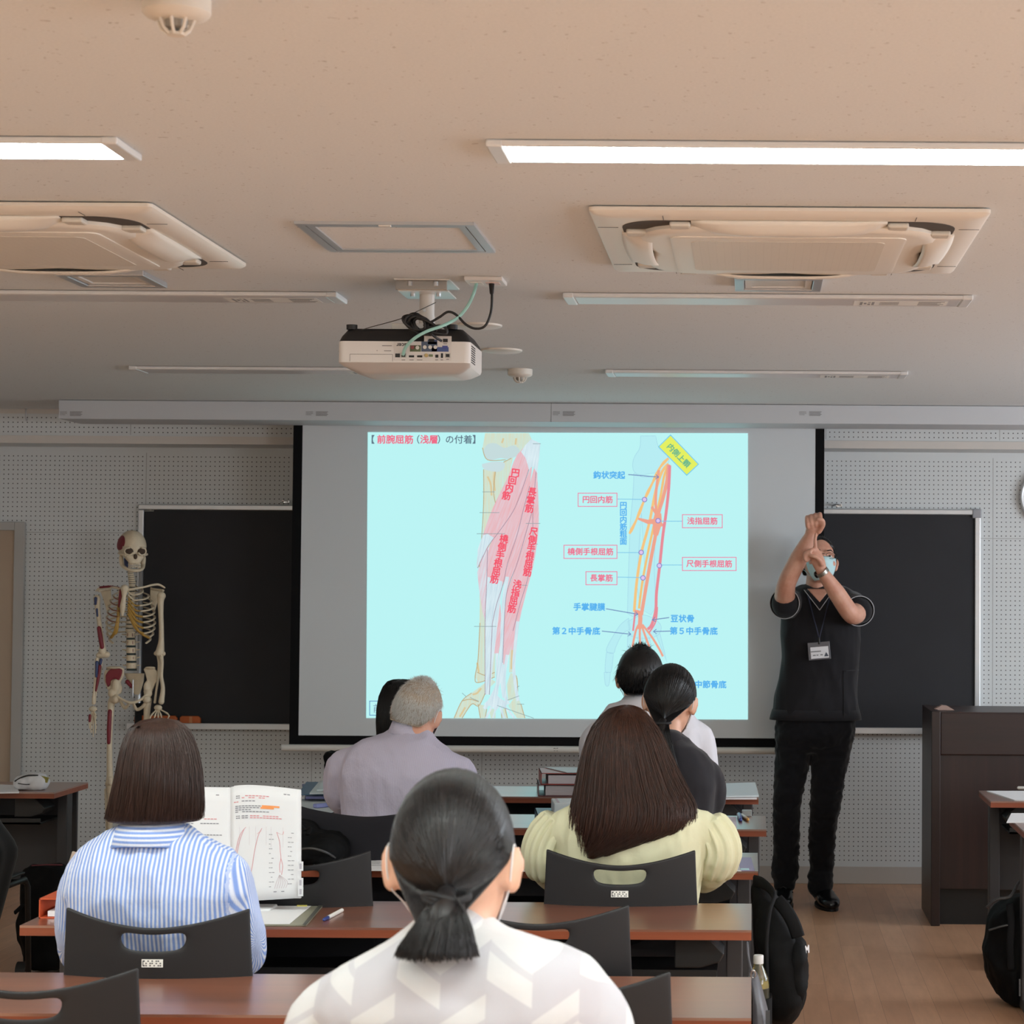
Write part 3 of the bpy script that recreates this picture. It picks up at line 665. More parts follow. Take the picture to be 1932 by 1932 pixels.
def make_table(label, xr, yf, group='two-seat lecture tables'):
    t = thing('lecture_table', label, 'table', (xr-TL/2, yf+TD/2, 0), group)
    hx_, hy_ = TL/2, TD/2
    m = MB(); m.cur = 0; m.b2((-hx_, -hy_, TZ-.006), (hx_, hy_, TZ)); m.cur = 1; m.b2((-hx_, -hy_, TZ-.026), (hx_, hy_, TZ-.006))
    m.build('tabletop', [TTOP, TEDGE], t, local=True)
    MB().b2((-hx_+.06, hy_-.05, .28), (hx_-.03, hy_-.035, TZ-.028)).build('modesty_panel', DGREY, t, local=True, bevel=.004)
    MB().b2((-hx_+.09, -hy_+.10, TZ-.145), (hx_-.09, hy_-.06, TZ-.137)).b2((-hx_+.09, -hy_+.10, TZ-.145), (hx_-.09, -hy_+.108, TZ-.12)).build('shelf', DBLK, t, local=True)
    for s in (-1, 1):
        lg = MB(); xx = s*(hx_-.045)
        lg.b2((xx-.022, .02, .04), (xx+.022, .09, TZ-.028)); lg.b2((xx-.022, -hy_+.03, .012), (xx+.022, hy_-.01, .05))
        lg.build('leg', DGREY, t, local=True, bevel=.004)
        br = MB(); b0 = s*(hx_-.07)
        br.prism([(b0-s*.13, TZ-.027), (b0-s*.05, TZ-.027), (b0-s*.0, TZ-.078), (b0-s*.012, TZ-.10), (b0-s*.06, TZ-.115), (b0-s*.13, TZ-.115)], 'y', -hy_+.10, -hy_+.24)
        br.build('folding_bracket', DBLK, t, local=True, bevel=.004)
        for yy in (-hy_+.05, hy_-.04): MB().lathe([(.001, 0), (.02, 0), (.02, .012), (.001, .014)], (xx, yy, 0), 14).build('caster', DBLK, t, local=True)
    return t
make_table('bare brown lecture table nearest the camera', .004, 4.376)
make_table('brown lecture table in front of the woman in blue stripes', .004, 5.485)
make_table('brown lecture table in front of the woman in pale yellow', .024, 6.61)
make_table('brown lecture table in front of the grey-haired man', .057, 7.741)
make_table('brown lecture table in the first row before the screen', .032, 8.874)
tl = make_table('dark-looking table at the left edge with a white pouch on it', -2.903, 8.926)
tr1 = make_table('table at the right edge in front of the lectern', .987+TL, 8.81)
tr2 = make_table('table corner at the right edge nearer than the other right-hand table', .987+TL, 7.72)

# ------------------------------------------------------------------ chairs
CHP = mat('chair_black_plastic', '201f21', .5, spec=.35, bump=.15, bscale=700, bdist=.0006)
def make_chair():
    t = thing('stacking_chair', 'chair', 'chair', (0, 0, 0), 'black plastic lecture chairs')
    # the back: a grid with a slot left open near its top edge
    us = [-1, -.96, -.85, -.66, -.50, -.37, -.18, 0, .18, .37, .50, .66, .85, .96, 1]
    vs = [0, .02, .045, .15, .23, .40, .65, .9, 1]           # 0 = top
    def bp(u, v):
        zt_ = .812+.040*abs(u)**1.7; w = .205+.020*v**1.2
        uu = u
        if .04 < v < .16 and .3 < abs(u) < .45: uu = u*(1.0-.12*(v-.045)/.105)
        z = zt_-(zt_-.47)*v
        return Vector((w*uu, -.215-.042*(1-u*u)*(1-.2*v)+.055*v*v-.0*v, z))
    m = MB(); n = len(us)
    for v in vs:
        for u in us: m.v.append(tuple(bp(u, v)))
    for j in range(len(vs)-1):
        for i in range(n-1):
            if 2 <= j <= 2 and 5 <= i <= 8: continue
            m.f.append((j*n+i, j*n+i+1, (j+1)*n+i+1, (j+1)*n+i)); m.mi.append(0)
    o = m.build('backrest', CHP, t, smooth=True, solid=.011, sub=2, local=True)
    s = MB(); s.cur = 0; yb = bp(0, .3).y-.0085
    s.box((0, yb, .735), (.047, .0012, .0175)); s.cur = 1
    for i in range(3):
        for j in range(9):
            if (i*5+j*3) % 7 < 4: s.box((-.018+j*.0045, yb-.0007, .730+i*.005), (.0033, .0006, .0028))
    s.box((-.0205, yb-.0007, .735), (.002, .0006, .013)); s.build('sticker', [STK, INK], t, local=True)
    def sp(u, v):
        x = (u-.5)*2; return Vector((x*.205*(1-.05*v), -.18+.39*v, .445+.012*abs(x)**2-.02*max(0, v-.8)*5*.2))
    MB().grid(sp, 12, 10).build('seat', CHP, t, smooth=True, solid=.014, sub=1, local=True)
    for sx in (-1, 1):
        MB().tube([(sx*.20, -.19, .60), (sx*.20, -.165, .44), (sx*.205, -.20, .0)], .011, 10).build('leg', DBLK, t, local=True, smooth=True)
        MB().tube([(sx*.19, -.15, .43), (sx*.195, .18, .43), (sx*.20, .20, .40), (sx*.205, .215, .0)], .011, 10).build('leg', DBLK, t, local=True, smooth=True)
    MB().tube([(-.20, .185, .42), (.20, .185, .42)], .009, 8).build('crossbar', DBLK, t, local=True)
    return t
CH0 = make_chair(); _used = [0]
def chair(px, py, side, label, rz=0):
    c = PZ(px, py, .852); loc = Vector((c.x-side*.205*math.cos(rz), c.y+.215, 0))
    if not _used[0]:
        _used[0] = 1; o = CH0; o.location = loc; o.rotation_euler = (0, 0, rz); o['label'] = label
    else: o = dup(CH0, loc, rz, label)
    return o
chair(262, 1825, 1, 'empty black chair at the lower left corner, pushed up to the nearest table')
chair(1265, 1832, 1, 'empty black chair at the nearest table, right of the foreground woman')
chair(472, 1713, 1, 'black chair that the woman in the blue striped shirt sits on')
chair(1187, 1706, 1, 'empty black chair behind the foreground woman, at the second table')
chair(1312, 1603, 1, 'black chair with white sticker that the woman in pale yellow sits on')
chair(700, 1604, 1, 'empty black chair right of the open book')
ch_m = chair(575, 1527, -1, 'chair under a black jacket behind the grey-haired man')
chair(1360, 1531, 1, 'black chair that the woman in the black jacket sits on')
c5 = PZ(690, 1476, .852); 
dup(CH0, (P(760, 1400, 8.3).x, 8.28, 0), 0, 'black chair in the first row that the dark-haired student sits on, left of centre')
dup(CH0, (P(1228, 1400, 8.3).x, 8.28, 0), 0, 'black chair in the first row that the student in white sits on')
dup(CH0, (P(862, 1700, 2.92).x, 2.80, 0), 0, 'black chair that the foreground woman sits on')

# ------------------------------------------------------------------ lectern
LW = wood_mat('lectern_wood', '261614', '321d1a', '1a0f0e', .4, (26, 26, 1.2)); LWH = wood_mat('lectern_wood_across', '261614', '341f1b', '1a0f0c', .4, (1.6, 26, 26))
lx = P(1757, 1545, 10.0).x; lzt = P(1765, 1342, 10.0).z
LE = thing('lectern', 'dark wood lectern standing at the right edge behind the tables', 'lectern', (lx+.6, 10.25, 0))
for x0 in (lx, lx+1.16): MB().b2((x0, 10.0, 0), (x0+.042, 10.55, lzt)).build('side_panel', LW, LE, bevel=.003)
MB().b2((lx+.042, 10.03, .17), (lx+1.16, 10.05, lzt-.2)).build('front_panel', LW, LE)
MB().b2((lx+.042, 10.01, lzt-.205), (lx+1.16, 10.05, lzt-.006)).build('apron', LWH, LE, bevel=.006)
MB().b2((lx+.042, 10.06, 0), (lx+1.16, 10.08, .17)).build('plinth', DBLK, LE)
MB().b2((lx+.042, 10.02, lzt-.03), (lx+1.16, 10.55, lzt-.004)).build('top', LWH, LE)
o = MB().prism([(-.05, 0), (.05, 0), (.015, .02), (-.01, .022)], 'y', -.03, .03).build('board_eraser', mat('eraser_tan', 'a58a80', .7)); o.location = (P(1780, 1340, 10.2).x, 10.2, lzt-.004+.0)
tag(o, 'small tan eraser lying on top of the lectern', 'eraser')

# ------------------------------------------------------------------ wall clock
cc = P(1984, 938, WY-.03)
ck = thing('wall_clock', 'round white wall clock cut off by the right edge', 'clock', (cc.x, WY, cc.z))
RX = Matrix.Rotation(R(90), 3, 'X')
MB().lathe([(.150, 0), (.165, 0), (.168, .02), (.160, .035), (.150, .03), (.150, .001)], (0, 0, 0), 48, RX).build('rim', LAMPW, ck, smooth='auto', local=True)
MB().lathe([(.001, 0), (.155, 0), (.155, .022), (.001, .022)], (0, 0, 0), 48, RX).build('face', mat('clock_face', 'eceae4', .5), ck, local=True)
m = MB()
for k in range(60):
    a_ = 2*PI*k/60; w = .007 if k % 5 == 0 else .002; l_ = .016 if k % 5 == 0 else .007
    rot = Matrix.Rotation(-a_, 3, 'Y'); m.box(rot @ Vector((0, -.0235, .138-l_/2)), (w, .001, l_), rot)
m.build('minute_marks', INK, ck, local=True)
for nm, a_, l_, w in (('hour_hand', 300, .075, .011), ('minute_hand', 60, .115, .007)):
    rot = Matrix.Rotation(R(a_), 3, 'Y'); MB().box(rot @ Vector((0, -.027, l_/2-.01)), (w, .0015, l_), rot).build(nm, INK, ck, local=True)

# ------------------------------------------------------------------ projector under the ceiling
PJ = thing('projector', 'white and black projector hanging upside down from the ceiling', 'projector', (P(762, 670, 6.4).x, 6.4, P(762, 702, 6.4).z))
PJW = mat('projector_white', 'd9d3ce', .4); PJB = mat('projector_black', '1d1c1d', .5, bump=.1, bscale=900)
YR = 6.25; pxm = YR/F_PX
def rr(cx, cy, z, hx_, hy_, r, n=6):
    ps = []
    for k in range(4):
        sx_, sy_ = ((1, 1), (-1, 1), (-1, -1), (1, -1))[k]
        for i in range(n+1):
            a_ = R(90*k+90*i/n); ps.append(Vector((cx+sx_*(hx_-r)+r*math.cos(a_), cy+sy_*(hy_-r)+r*math.sin(a_), z)))
    return ps
pc = P(762, 660, YR); zf = lambda y: P(762, y, YR).z
cxp, cyp = pc.x, YR+.145
MB().ring_loft([rr(cxp, cyp, zf(644), .1945, .145, .02), rr(cxp, cyp, zf(684), .1945, .145, .02), rr(cxp+.005, cyp+.012, zf(690), .186, .130, .02), rr(cxp+.01, cyp+.028, zf(698), .155, .108, .02), rr(cxp+.01, cyp+.04, zf(701), .135, .09, .02)]).build('case', PJW, PJ, smooth='auto')
MB().ring_loft([rr(cxp, cyp, zf(644.5), .194, .144, .02), rr(cxp, cyp+.002, zf(634), .187, .140, .02), rr(cxp, cyp+.006, zf(621), .172, .132, .02), rr(cxp, cyp+.008, zf(619), .168, .13, .02)]).build('base_cover', PJB, PJ, smooth='auto')
for px in (664, 853): MB().lathe([(.001, 0), (.016, 0), (.0165, .014), (.001, .016)], P(px, 622, YR+.03), 18).build('foot', PJB, PJ, smooth='auto')
MB().lathe([(.001, 0), (.035, 0), (.035, .06), (.001, .06)], (cxp-.08, YR+.285, zf(668)), 24, RX).build('lens', PJB, PJ)
rp = MB(); RXm = Matrix.Rotation(R(90), 3, 'X')
def onrear(px, py): v = P(px, py, YR); return v
def plate_(x0, y0, x1, y1, m, name, dy=.0012, par=None):
    a = onrear(x0, y1); b = onrear(x1, y0); return MB().b2((a.x, YR-dy, a.z), (b.x, YR+.003, b.z)).build(name, m, par or PJ, bevel=.0005)
def CR_(x, y): return (540+x/3.864, 400+y/3.864)
PORTG = mat('port_dark', '161515', .5); PORTM = mat('port_metal', 'aaa79f', .35, .6)
a = CR_(785, 948); b_ = CR_(1205, 1083); plate_(*a, *b_, mat('projector_panel_white', 'd3ccc7', .45), 'port_panel', .001)
a = CR_(1005, 905); b_ = CR_(1205, 950); plate_(*a, *b_, mat('projector_panel_white', 'd3ccc7', .45), 'port_panel_upper', .001)
for x0, y0, x1, y1, c in ((902, 972, 982, 1018, '5c6648'), (985, 945, 1102, 1018, '4f5a70'), (1032, 930, 1102, 965, '4a5a82'), (1060, 985, 1185, 1018, '45578a')): 
    plate_(*CR_(x0, y0), *CR_(x1, y1), mat('port_field_'+c, c, .5), 'port_field', .0016)
for x0, y0, x1, y1 in ((795, 1032, 830, 1060), (895, 1045, 933, 1060), (955, 1045, 993, 1060), (1088, 1040, 1110, 1062), (1128, 1030, 1144, 1064), (1040, 925, 1080, 948), (1143, 925, 1178, 948)): plate_(*CR_(x0, y0), *CR_(x1, y1), PORTG, 'port', .0022)
plate_(*CR_(1138, 975), *CR_(1178, 998), mat('vga_blue', '454a8c', .5), 'port', .0022)
plate_(*CR_(1042, 1038), *CR_(1070, 1056), mat('terminal_green', '6c7a58', .5), 'port', .0022)
for x0, y0, x1, y1 in ((834, 1030, 876, 1062), (1157, 1030, 1198, 1064)):
    q = plate_(*CR_(x0, y0), *CR_(x1, y1), PORTM, 'network_port', .002); plate_(*CR_(x0+7, y0+6), *CR_(x1-7, y1-6), PORTG, 'socket', .0028, q)
for x, y, c in ((922, 988, '8a4a4a'), (958, 990, 'cfcabf'), (1012, 986, 'd5d0c8'), (1051, 986, 'd5d0c8'), (1089, 986, 'd5d0c8'), (1022, 1046, 'b39a62')):
    q = onrear(*CR_(x, y)); MB().lathe([(.0025, 0), (.0055, 0), (.0055, .005), (.0025, .005)], (q.x, YR, q.z), 18, RXm).build('jack', mat('jack_'+c, c, .4), PJ, smooth='auto'); MB().lathe([(.0001, 0), (.0026, 0), (.0026, .003), (.0001, .003)], (q.x, YR, q.z), 14, RXm).build('jack_hole', PORTG, PJ)
m = MB(); put_text(m, 'acer', .0175, onrear(*CR_(842, 970))+Vector((0, -.0018, 0)), (-1, 0, 0), (0, 0, -1), bold=.0004); m.build('maker_mark', INK, PJ)
m = MB()
for x, y, w in ((855, 1078, 26), (914, 1078, 30), (973, 1078, 40), (1097, 1078, 20), (1135, 1078, 18), (1177, 1074, 20), (735, 975, 70), (740, 1012, 52), (663, 1010, 6), (1160, 960, 28)):
    a = onrear(*CR_(x-w/2, y-2)); b2_ = onrear(*CR_(x+w/2, y+3)); m.b2((a.x, YR-.0019, b2_.z), (b2_.x, YR-.001, a.z))
m.build('port_markings', mat('faint_print_dark', '7a7472', .6), PJ)
a = onrear(*CR_(465, 1036)); b2_ = onrear(*CR_(775, 1090)); ln = MB(); ln.b2((a.x, YR-.0008, a.z-.0006), (b2_.x, YR+.001, a.z+.0006)); ln.b2((a.x-.0006, YR-.0008, b2_.z), (a.x+.0006, YR+.001, a.z)); ln.b2((b2_.x-.0006, YR-.0008, b2_.z), (b2_.x+.0006, YR+.001, a.z)); ln.build('lamp_door_seam', mat('seam_grey', '8d8682', .6), PJ)
m = MB()
for i in range(8):
    for j in range(3): m.box((cxp+.1945, YR+.04+j*.03, zf(650)-i*.0068), (.002, .022, .0032))
m.build('side_vent', PORTG, PJ)
# bracket
MT = thing('projector_mount', 'white ceiling bracket with metal bolts that carries the projector', 'projector mount', (P(805, 540, 6.33).x, 6.33, HZ))
mx = P(806, 560, 6.33).x; BRK = mat('bracket_white', 'd6d2cd', .35, .15)
MB().b2((mx-.085, 6.235, HZ-.004), (mx+.08, 6.45, HZ)).build('ceiling_plate', BRK, MT, bevel=.002)
MB().b2((mx-.082, 6.25, HZ-.032), (mx+.07, 6.256, HZ-.004)).build('flange', mat('bracket_metal', 'b3b0ac', .25, .8), MT, bevel=.002)
MB().b2((mx-.075, 6.25, HZ-.036), (mx+.075, 6.42, HZ-.032)).build('lower_plate', BRK, MT, bevel=.002)
MB().lathe([(.001, 0), (.0225, 0), (.0225, -.075), (.001, -.075)], (mx, 6.33, HZ-.036), 28).build('upper_tube', BRK, MT, smooth='auto')
ztb = zf(612); MB().lathe([(.001, 0), (.024, 0), (.024, ztb-(HZ-.10)), (.001, ztb-(HZ-.10))], (mx, 6.33, HZ-.10), 28).build('lower_tube', BRK, MT, smooth='auto')
for sx in (-1, 1):
    for yy, zz in ((6.245, -.02), (6.30, -.045)): MB().lathe([(.001, 0), (.007, 0), (.007, .012), (.001, .012)], (mx+sx*.038, yy, HZ+zz), 6).build('bolt', ALU, MT)
    MB().lathe([(.001, -.008), (.010, -.008), (.010, .008), (.001, .008)], (mx+sx*.031, 6.33, HZ-.135), 14, Matrix.Rotation(R(90), 3, 'Y')).build('side_knob', BRK, MT, smooth='auto')
for zz in (-.085, -.155): MB().lathe([(.001, 0), (.005, 0), (.004, .004), (.001, .004)], (mx-.004, 6.306, HZ+zz), 10, RXm).build('screw', ALU, MT)
MB().b2((mx-.10, 6.30, zf(620)), (mx+.05, 6.36, zf(606))).build('carrier_plate', BRK, MT, bevel=.002)
# ceiling socket
sp_ = (PZ(880, 520, HZ)+PZ(952, 533, HZ))/2
SO = thing('ceiling_socket', 'white socket plate on the ceiling where two cables plug in', 'socket', (sp_.x, sp_.y, HZ))
MB().box((0, 0, -.006), (.112, .125, .012)).build('plate', PJW, SO, local=True, bevel=.003)
MB().box((.022, 0, -.0125), (.04, .05, .003)).build('outlet', mat('outlet_pink', 'd8c0ba', .5), SO, local=True)
MB().box((-.026, .0, -.0125), (.035, .05, .003)).build('data_outlet', mat('outlet_white', 'e0dcd6', .5), SO, local=True)
YC = 6.22
def cr3(x, y, Y=YC): return P(*CR_(x, y), Y)
tp = catmull([cr3(1390, 505, sp_.y), cr3(1368, 590, sp_.y-.03), cr3(1320, 690), cr3(1250, 770), cr3(1150, 825, 6.19), cr3(1020, 872, 6.18), cr3(930, 925, 6.19), cr3(872, 985, 6.22), cr3(852, 1040, YR-.004)], 8)
o = MB().tube(tp, .0048, 10).build('network_cable', mat('cable_pale_teal', '9fd0c8', .45), smooth=True); tag(o, 'pale teal network cable running from ceiling socket to projector', 'cable')
bp_ = catmull([cr3(1497, 500, sp_.y), cr3(1500, 600, sp_.y-.02), cr3(1492, 730), cr3(1450, 830), cr3(1380, 850), cr3(1310, 820), cr3(1240, 750), cr3(1180, 728), cr3(1120, 765), cr3(1060, 800), cr3(1000, 830)], 8)
pcd = thing('power_cord', 'black power cord coiled in a bundle on top of the projector', 'power cord', cr3(1000, 830))
MB().tube(bp_, .0038, 10).build('cord', PJB, pcd, smooth=True)
MB().cap([cr3(1497, 505, sp_.y), cr3(1498, 560, sp_.y-.01), cr3(1498, 590, sp_.y-.015)], [.0095, .007, .006], 12).build('plug', PJB, pcd, smooth=True)
lo = []
for k in range(260):
    a_ = k/260*2*PI*10.3; ph = k/260
    lo.append(cr3(945+60*ph+ (78+22*math.sin(a_*.37))*math.cos(a_), 800+35*ph+(52+10*math.cos(a_*.61))*math.sin(a_)+.28*(78)*math.cos(a_), 6.215+.018*math.sin(a_*1.3+1)))
MB().tube(lo, .0042, 8).build('coil', PJB, pcd, smooth=True)
lo2 = catmull([cr3(1010, 850, 6.2), cr3(1110, 830, 6.2), cr3(1165, 850, 6.2), cr3(1160, 890, 6.2), cr3(1060, 880, 6.19), cr3(1090, 915, 6.2), cr3(1130, 938, 6.23)], 8)
MB().tube(lo2, .0040, 8).build('plug_lead', PJB, pcd, smooth=True)
o = MB().tube(catmull([cr3(1090, 660, 6.30), cr3(960, 722, 6.24), cr3(830, 780, 6.22), cr3(620, 838, 6.23), cr3(555, 858, 6.25)], 6), .0013, 6).build('safety_wire', mat('wire_steel', '4a4642', .4, .6), smooth=True); tag(o, 'thin steel safety wire slanting from the mount to the projector', 'wire')
# ------------------------------------------------------------------ people: shared builders
def fuse(mb, name, m, par, voxel=.007, it=6, wr=None, post=None, fac=.5):
    """joins overlapping closed shapes into one continuous surface"""
    off = wloc(par)
    me = mb.mesh('tmp', off); o = link(bpy.data.objects.new('tmp', me))
    r = o.modifiers.new('r', 'REMESH'); r.mode = 'VOXEL'; r.voxel_size = voxel
    s = o.modifiers.new('s', 'SMOOTH'); s.iterations = it; s.factor = fac
    dg = bpy.context.evaluated_depsgraph_get(); dg.update()
    nm = bpy.data.meshes.new_from_object(o.evaluated_get(dg)); nm.name = name
    bpy.data.objects.remove(o); bpy.data.meshes.remove(me)
    n = len(nm.vertices); co = np.empty(n*3, dtype=np.float32); nm.vertices.foreach_get('co', co); co = co.reshape(-1, 3)
    if wr:
        no = np.empty(n*3, dtype=np.float32); nm.vertices.foreach_get('normal', no); no = no.reshape(-1, 3)
        amp, sc, st = wr
        d = np.array([noise.noise(Vector((c[0]*sc*st[0], c[1]*sc*st[1], c[2]*sc*st[2]))) for c in co], dtype=np.float32)
        d2 = np.array([noise.noise(Vector((c[0]*sc*2.3*st[1]+7, c[1]*sc*2.3, c[2]*sc*1.5*st[2]))) for c in co], dtype=np.float32)
        d = 1-np.abs(d)*2.2+.45*(1-np.abs(d2)*2.4)-.4
        co = co + no*(d*amp)[:, None]; nm.vertices.foreach_set('co', co.ravel().astype(np.float32))
    if post: post(nm, co+np.array(off, dtype=np.float32))
    nm.materials.clear(); nm.materials.append(m)
    nm.polygons.foreach_set('use_smooth', np.ones(len(nm.polygons), dtype=bool)); nm.update()
    q = link(bpy.data.objects.new(name, nm)); q.parent = par
    return q
def strand_mesh(paths, rad, name, m, par, taper=.35, sides=3):
    off = np.array(wloc(par)); V, Fc = [], []; base = 0
    for p in paths:
        p = np.asarray(p, dtype=float)-off; n = len(p)
        t = np.gradient(p, axis=0); t /= np.linalg.norm(t, axis=1)[:, None]+1e-9
        a = np.cross(t, np.array([.31, .77, .55])); a /= np.linalg.norm(a, axis=1)[:, None]+1e-9
        b = np.cross(t, a); r_ = rad*np.linspace(1, taper, n)[:, None]
        ring = np.stack([p+r_*(a*math.cos(2*PI*k/sides)+b*math.sin(2*PI*k/sides)) for k in range(sides)], 1)
        V.append(ring.reshape(-1, 3))
        i = np.arange(n-1)[:, None]*sides; kk = np.arange(sides)[None, :]; k2 = (kk+1) % sides
        Fc.append((np.stack([i+kk, i+k2, i+sides+k2, i+sides+kk], -1).reshape(-1, 4))+base); base += n*sides
    V = np.concatenate(V).astype(np.float32); Fc = np.concatenate(Fc).astype(np.int32)
    me = bpy.data.meshes.new(name); me.vertices.add(len(V)); me.vertices.foreach_set('co', V.ravel())
    me.loops.add(Fc.size); me.loops.foreach_set('vertex_index', Fc.ravel())
    me.polygons.add(len(Fc)); me.polygons.foreach_set('loop_start', np.arange(0, Fc.size, 4, dtype=np.int32)); me.polygons.foreach_set('loop_total', np.full(len(Fc), 4, dtype=np.int32))
    me.polygons.foreach_set('use_smooth', np.ones(len(Fc), dtype=bool)); me.update(calc_edges=True); me.validate()
    me.materials.append(m); o = link(bpy.data.objects.new(name, me)); o.parent = par; return o
def hair_mat(name, c1, c2, rough=.38, spec=.45):
    m, nt, b = node_mat(name); v = coords(nt)[0]
    f = noise_n(nt, v, 1, 3, .6, (130, 130, 9)); nt.links.new(mix_n(nt, ramp_n(nt, f, .3, .7), lin(c1), lin(c2)), b.inputs['Base Color'])
    b.inputs['Roughness'].default_value = rough; b.inputs['Specular IOR Level'].default_value = spec
    bump_n(nt, b, noise_n(nt, v, 1, 2, .6, (420, 420, 22)), .5, .002); return m
def skin_mat(name, c, c2):
    m, nt, b = node_mat(name); v = coords(nt)[0]
    f = noise_n(nt, v, 14, 4, .6); nt.links.new(mix_n(nt, ramp_n(nt, f, .35, .7), lin(c), lin(c2)), b.inputs['Base Color'])
    b.inputs['Roughness'].default_value = .5; b.inputs['Subsurface Weight'].default_value = .12; b.inputs['Subsurface Radius'].default_value = (.012, .004, .002)
    bump_n(nt, b, noise_n(nt, v, 320, 2, .5), .06, .001); return m
SKIN = skin_mat('skin', 'deb097', 'd09e84'); SKIN2 = skin_mat('skin_ruddy', 'd6a48d', 'c68d76')
MASKW = mat('mask_white', 'e4e6ea', .85, spec=.1); MASKB = mat('mask_pale_blue', 'bfdde0', .85, spec=.1)
def cloth(name, c, rough=.85, var=.06, bump=.25, bscale=900, sheen=.15):
    return mat(name, c, rough, spec=.15, var=var, vscale=12, bump=bump, bscale=bscale, bdist=.0006, sheen=sheen)
def striped(name, c1, c2, period, duty=.5, soft=.12, var=None):
    m, nt, b = node_mat(name); a = N(nt, 'ShaderNodeAttribute'); a.attribute_name = 'stripe'
    t = math_n(nt, 'DIVIDE', math_n(nt, 'WRAP', a.outputs['Fac'], period, 0.0), period)
    f = math_n(nt, 'ABSOLUTE', math_n(nt, 'SUBTRACT', t, .5)); f = ramp_n(nt, f, duty/2-soft/2, duty/2+soft/2)
    v = coords(nt)[0]; g = noise_n(nt, v, 9, 3, .6)
    col = mix_n(nt, f, lin(c1), lin(c2)); nt.links.new(col, b.inputs['Base Color'])
    b.inputs['Roughness'].default_value = .85; b.inputs['Specular IOR Level'].default_value = .15; b.inputs['Sheen Weight'].default_value = .1
    bump_n(nt, b, noise_n(nt, v, 20, 4, .68, (1, 1, .55)), .6, .010); return m
def ring(cx, cy, z, rx, ry, n=28, e=2.4):
    out = []
    for k in range(n):
        a = 2*PI*k/n; c, s = math.cos(a), math.sin(a)
        out.append(Vector((cx+rx*math.copysign(abs(c)**(2/e), c), cy+ry*math.copysign(abs(s)**(2/e), s), z)))
    return out
def rings_px(rows, Y0, shrink=0.0, e=2.4):
    """rows (y, left x, right x, offset in depth, half depth) measured in the photograph, at distance Y0"""
    out = []
    for y, xl, xr, dy, hd in rows:
        a, b = P(xl, y, Y0+dy), P(xr, y, Y0+dy); out.append(ring((a.x+b.x)/2, Y0+dy, (a.z+b.z)/2, max(.01, (b.x-a.x)/2-shrink), max(.01, hd-shrink), e=e))
    return out
def hand(mb, w, d, n, s=1.0, curl=.5, side=1):
    """wrist w, direction d, back-of-hand normal n: palm, four fingers, thumb"""
    w = Vector(w); d = Vector(d).normalized(); n = Vector(n); n = (n-d*n.dot(d)).normalized(); x = d.cross(n)*side
    mb.cap([w, w+d*.045*s, w+d*.085*s], [.026*s, .036*s, .034*s], 12, .42, n)
    for i, (o, l) in enumerate(((-.030, .072), (-.010, .082), (.011, .076), (.030, .060))):
        p = w+d*.085*s+x*o*s; q = [p]; dd = d.copy()
        for f in (.45, .32, .23):
            dd = (dd-n*curl*.75).normalized(); p = p+dd*l*f*s; q.append(p)
        mb.cap(q, [.0092*s, .0088*s, .008*s, .007*s], 8)
    p0 = w+d*.02*s-x*.030*s; mb.cap([p0, p0+(d*.7-x*.75-n*.2)*.04*s, p0+(d*1.0-x*.65-n*.5)*.066*s, p0+(d*1.15-x*.4-n*.7)*.085*s], [.013*s, .0115*s, .010*s, .008*s], 8)
def head_frame(c, yaw=0, pitch=0, roll=0):
    return Matrix.Translation(c) @ (Matrix.Rotation(R(yaw), 4, 'Z') @ Matrix.Rotation(R(pitch), 4, 'X') @ Matrix.Rotation(R(roll), 4, 'Y'))
def head(mb, M, s=1.0, ears=True):
    T = lambda x, y, z: M @ Vector((x*s, y*s, z*s))
    R3 = M.to_3x3()
    rows = [(.114, .016, -.024, .012), (.109, .032, -.046, .032), (.098, .047, -.064, .050), (.080, .059, -.078, .064), (.055, .068, -.087, .077), (.025, .072, -.090, .084), (0, .071, -.086, .085), (-.02, .070, -.078, .086), (-.042, .066, -.062, .087), (-.062, .060, -.050, .088), (-.082, .050, -.036, .087), (-.098, .038, -.020, .084), (-.106, .022, .005, .078)]
    mb.ring_loft([[T(p.x, p.y, p.z) for p in ring(0, (a+b)/2, z, w, (b-a)/2, 28, 2.1)] for z, w, a, b in rows][::-1])
    mb.cap([T(0, .085, .018), T(0, .096, -.008), T(0, .106, -.026)], [.006*s, .009*s, .012*s], 10)
    for sx in (-1, 1):
        mb.ell(T(sx*.013, .094, -.029), (.010*s, .010*s, .008*s), 10, 8, R3)
        mb.cap([T(sx*.012, .086, .026), T(sx*.035, .084, .030), T(sx*.056, .068, .022)], [.007*s, .008*s, .006*s], 8)
        mb.ell(T(sx*.042, .068, -.022), (.024*s, .018*s, .018*s), 10, 8, R3)
        if ears:
            E3 = R3 @ Matrix.Rotation(R(-34*sx), 3, 'Z') @ Matrix.Rotation(R(-10), 3, 'X')
            mb.ell(T(sx*.084, -.014, -.004), (.0075*s, .020*s, .033*s), 14, 10, E3)
            mb.ell(T(sx*.081, -.004, -.026), (.008*s, .012*s, .012*s), 10, 8, E3)
    for zz, r_ in ((-.058, .0065), (-.066, .008)): mb.cap([T(-.020, .080, zz), T(0, .090, zz), T(.020, .080, zz)], [r_*.6*s, r_*s, r_*.6*s], 8)
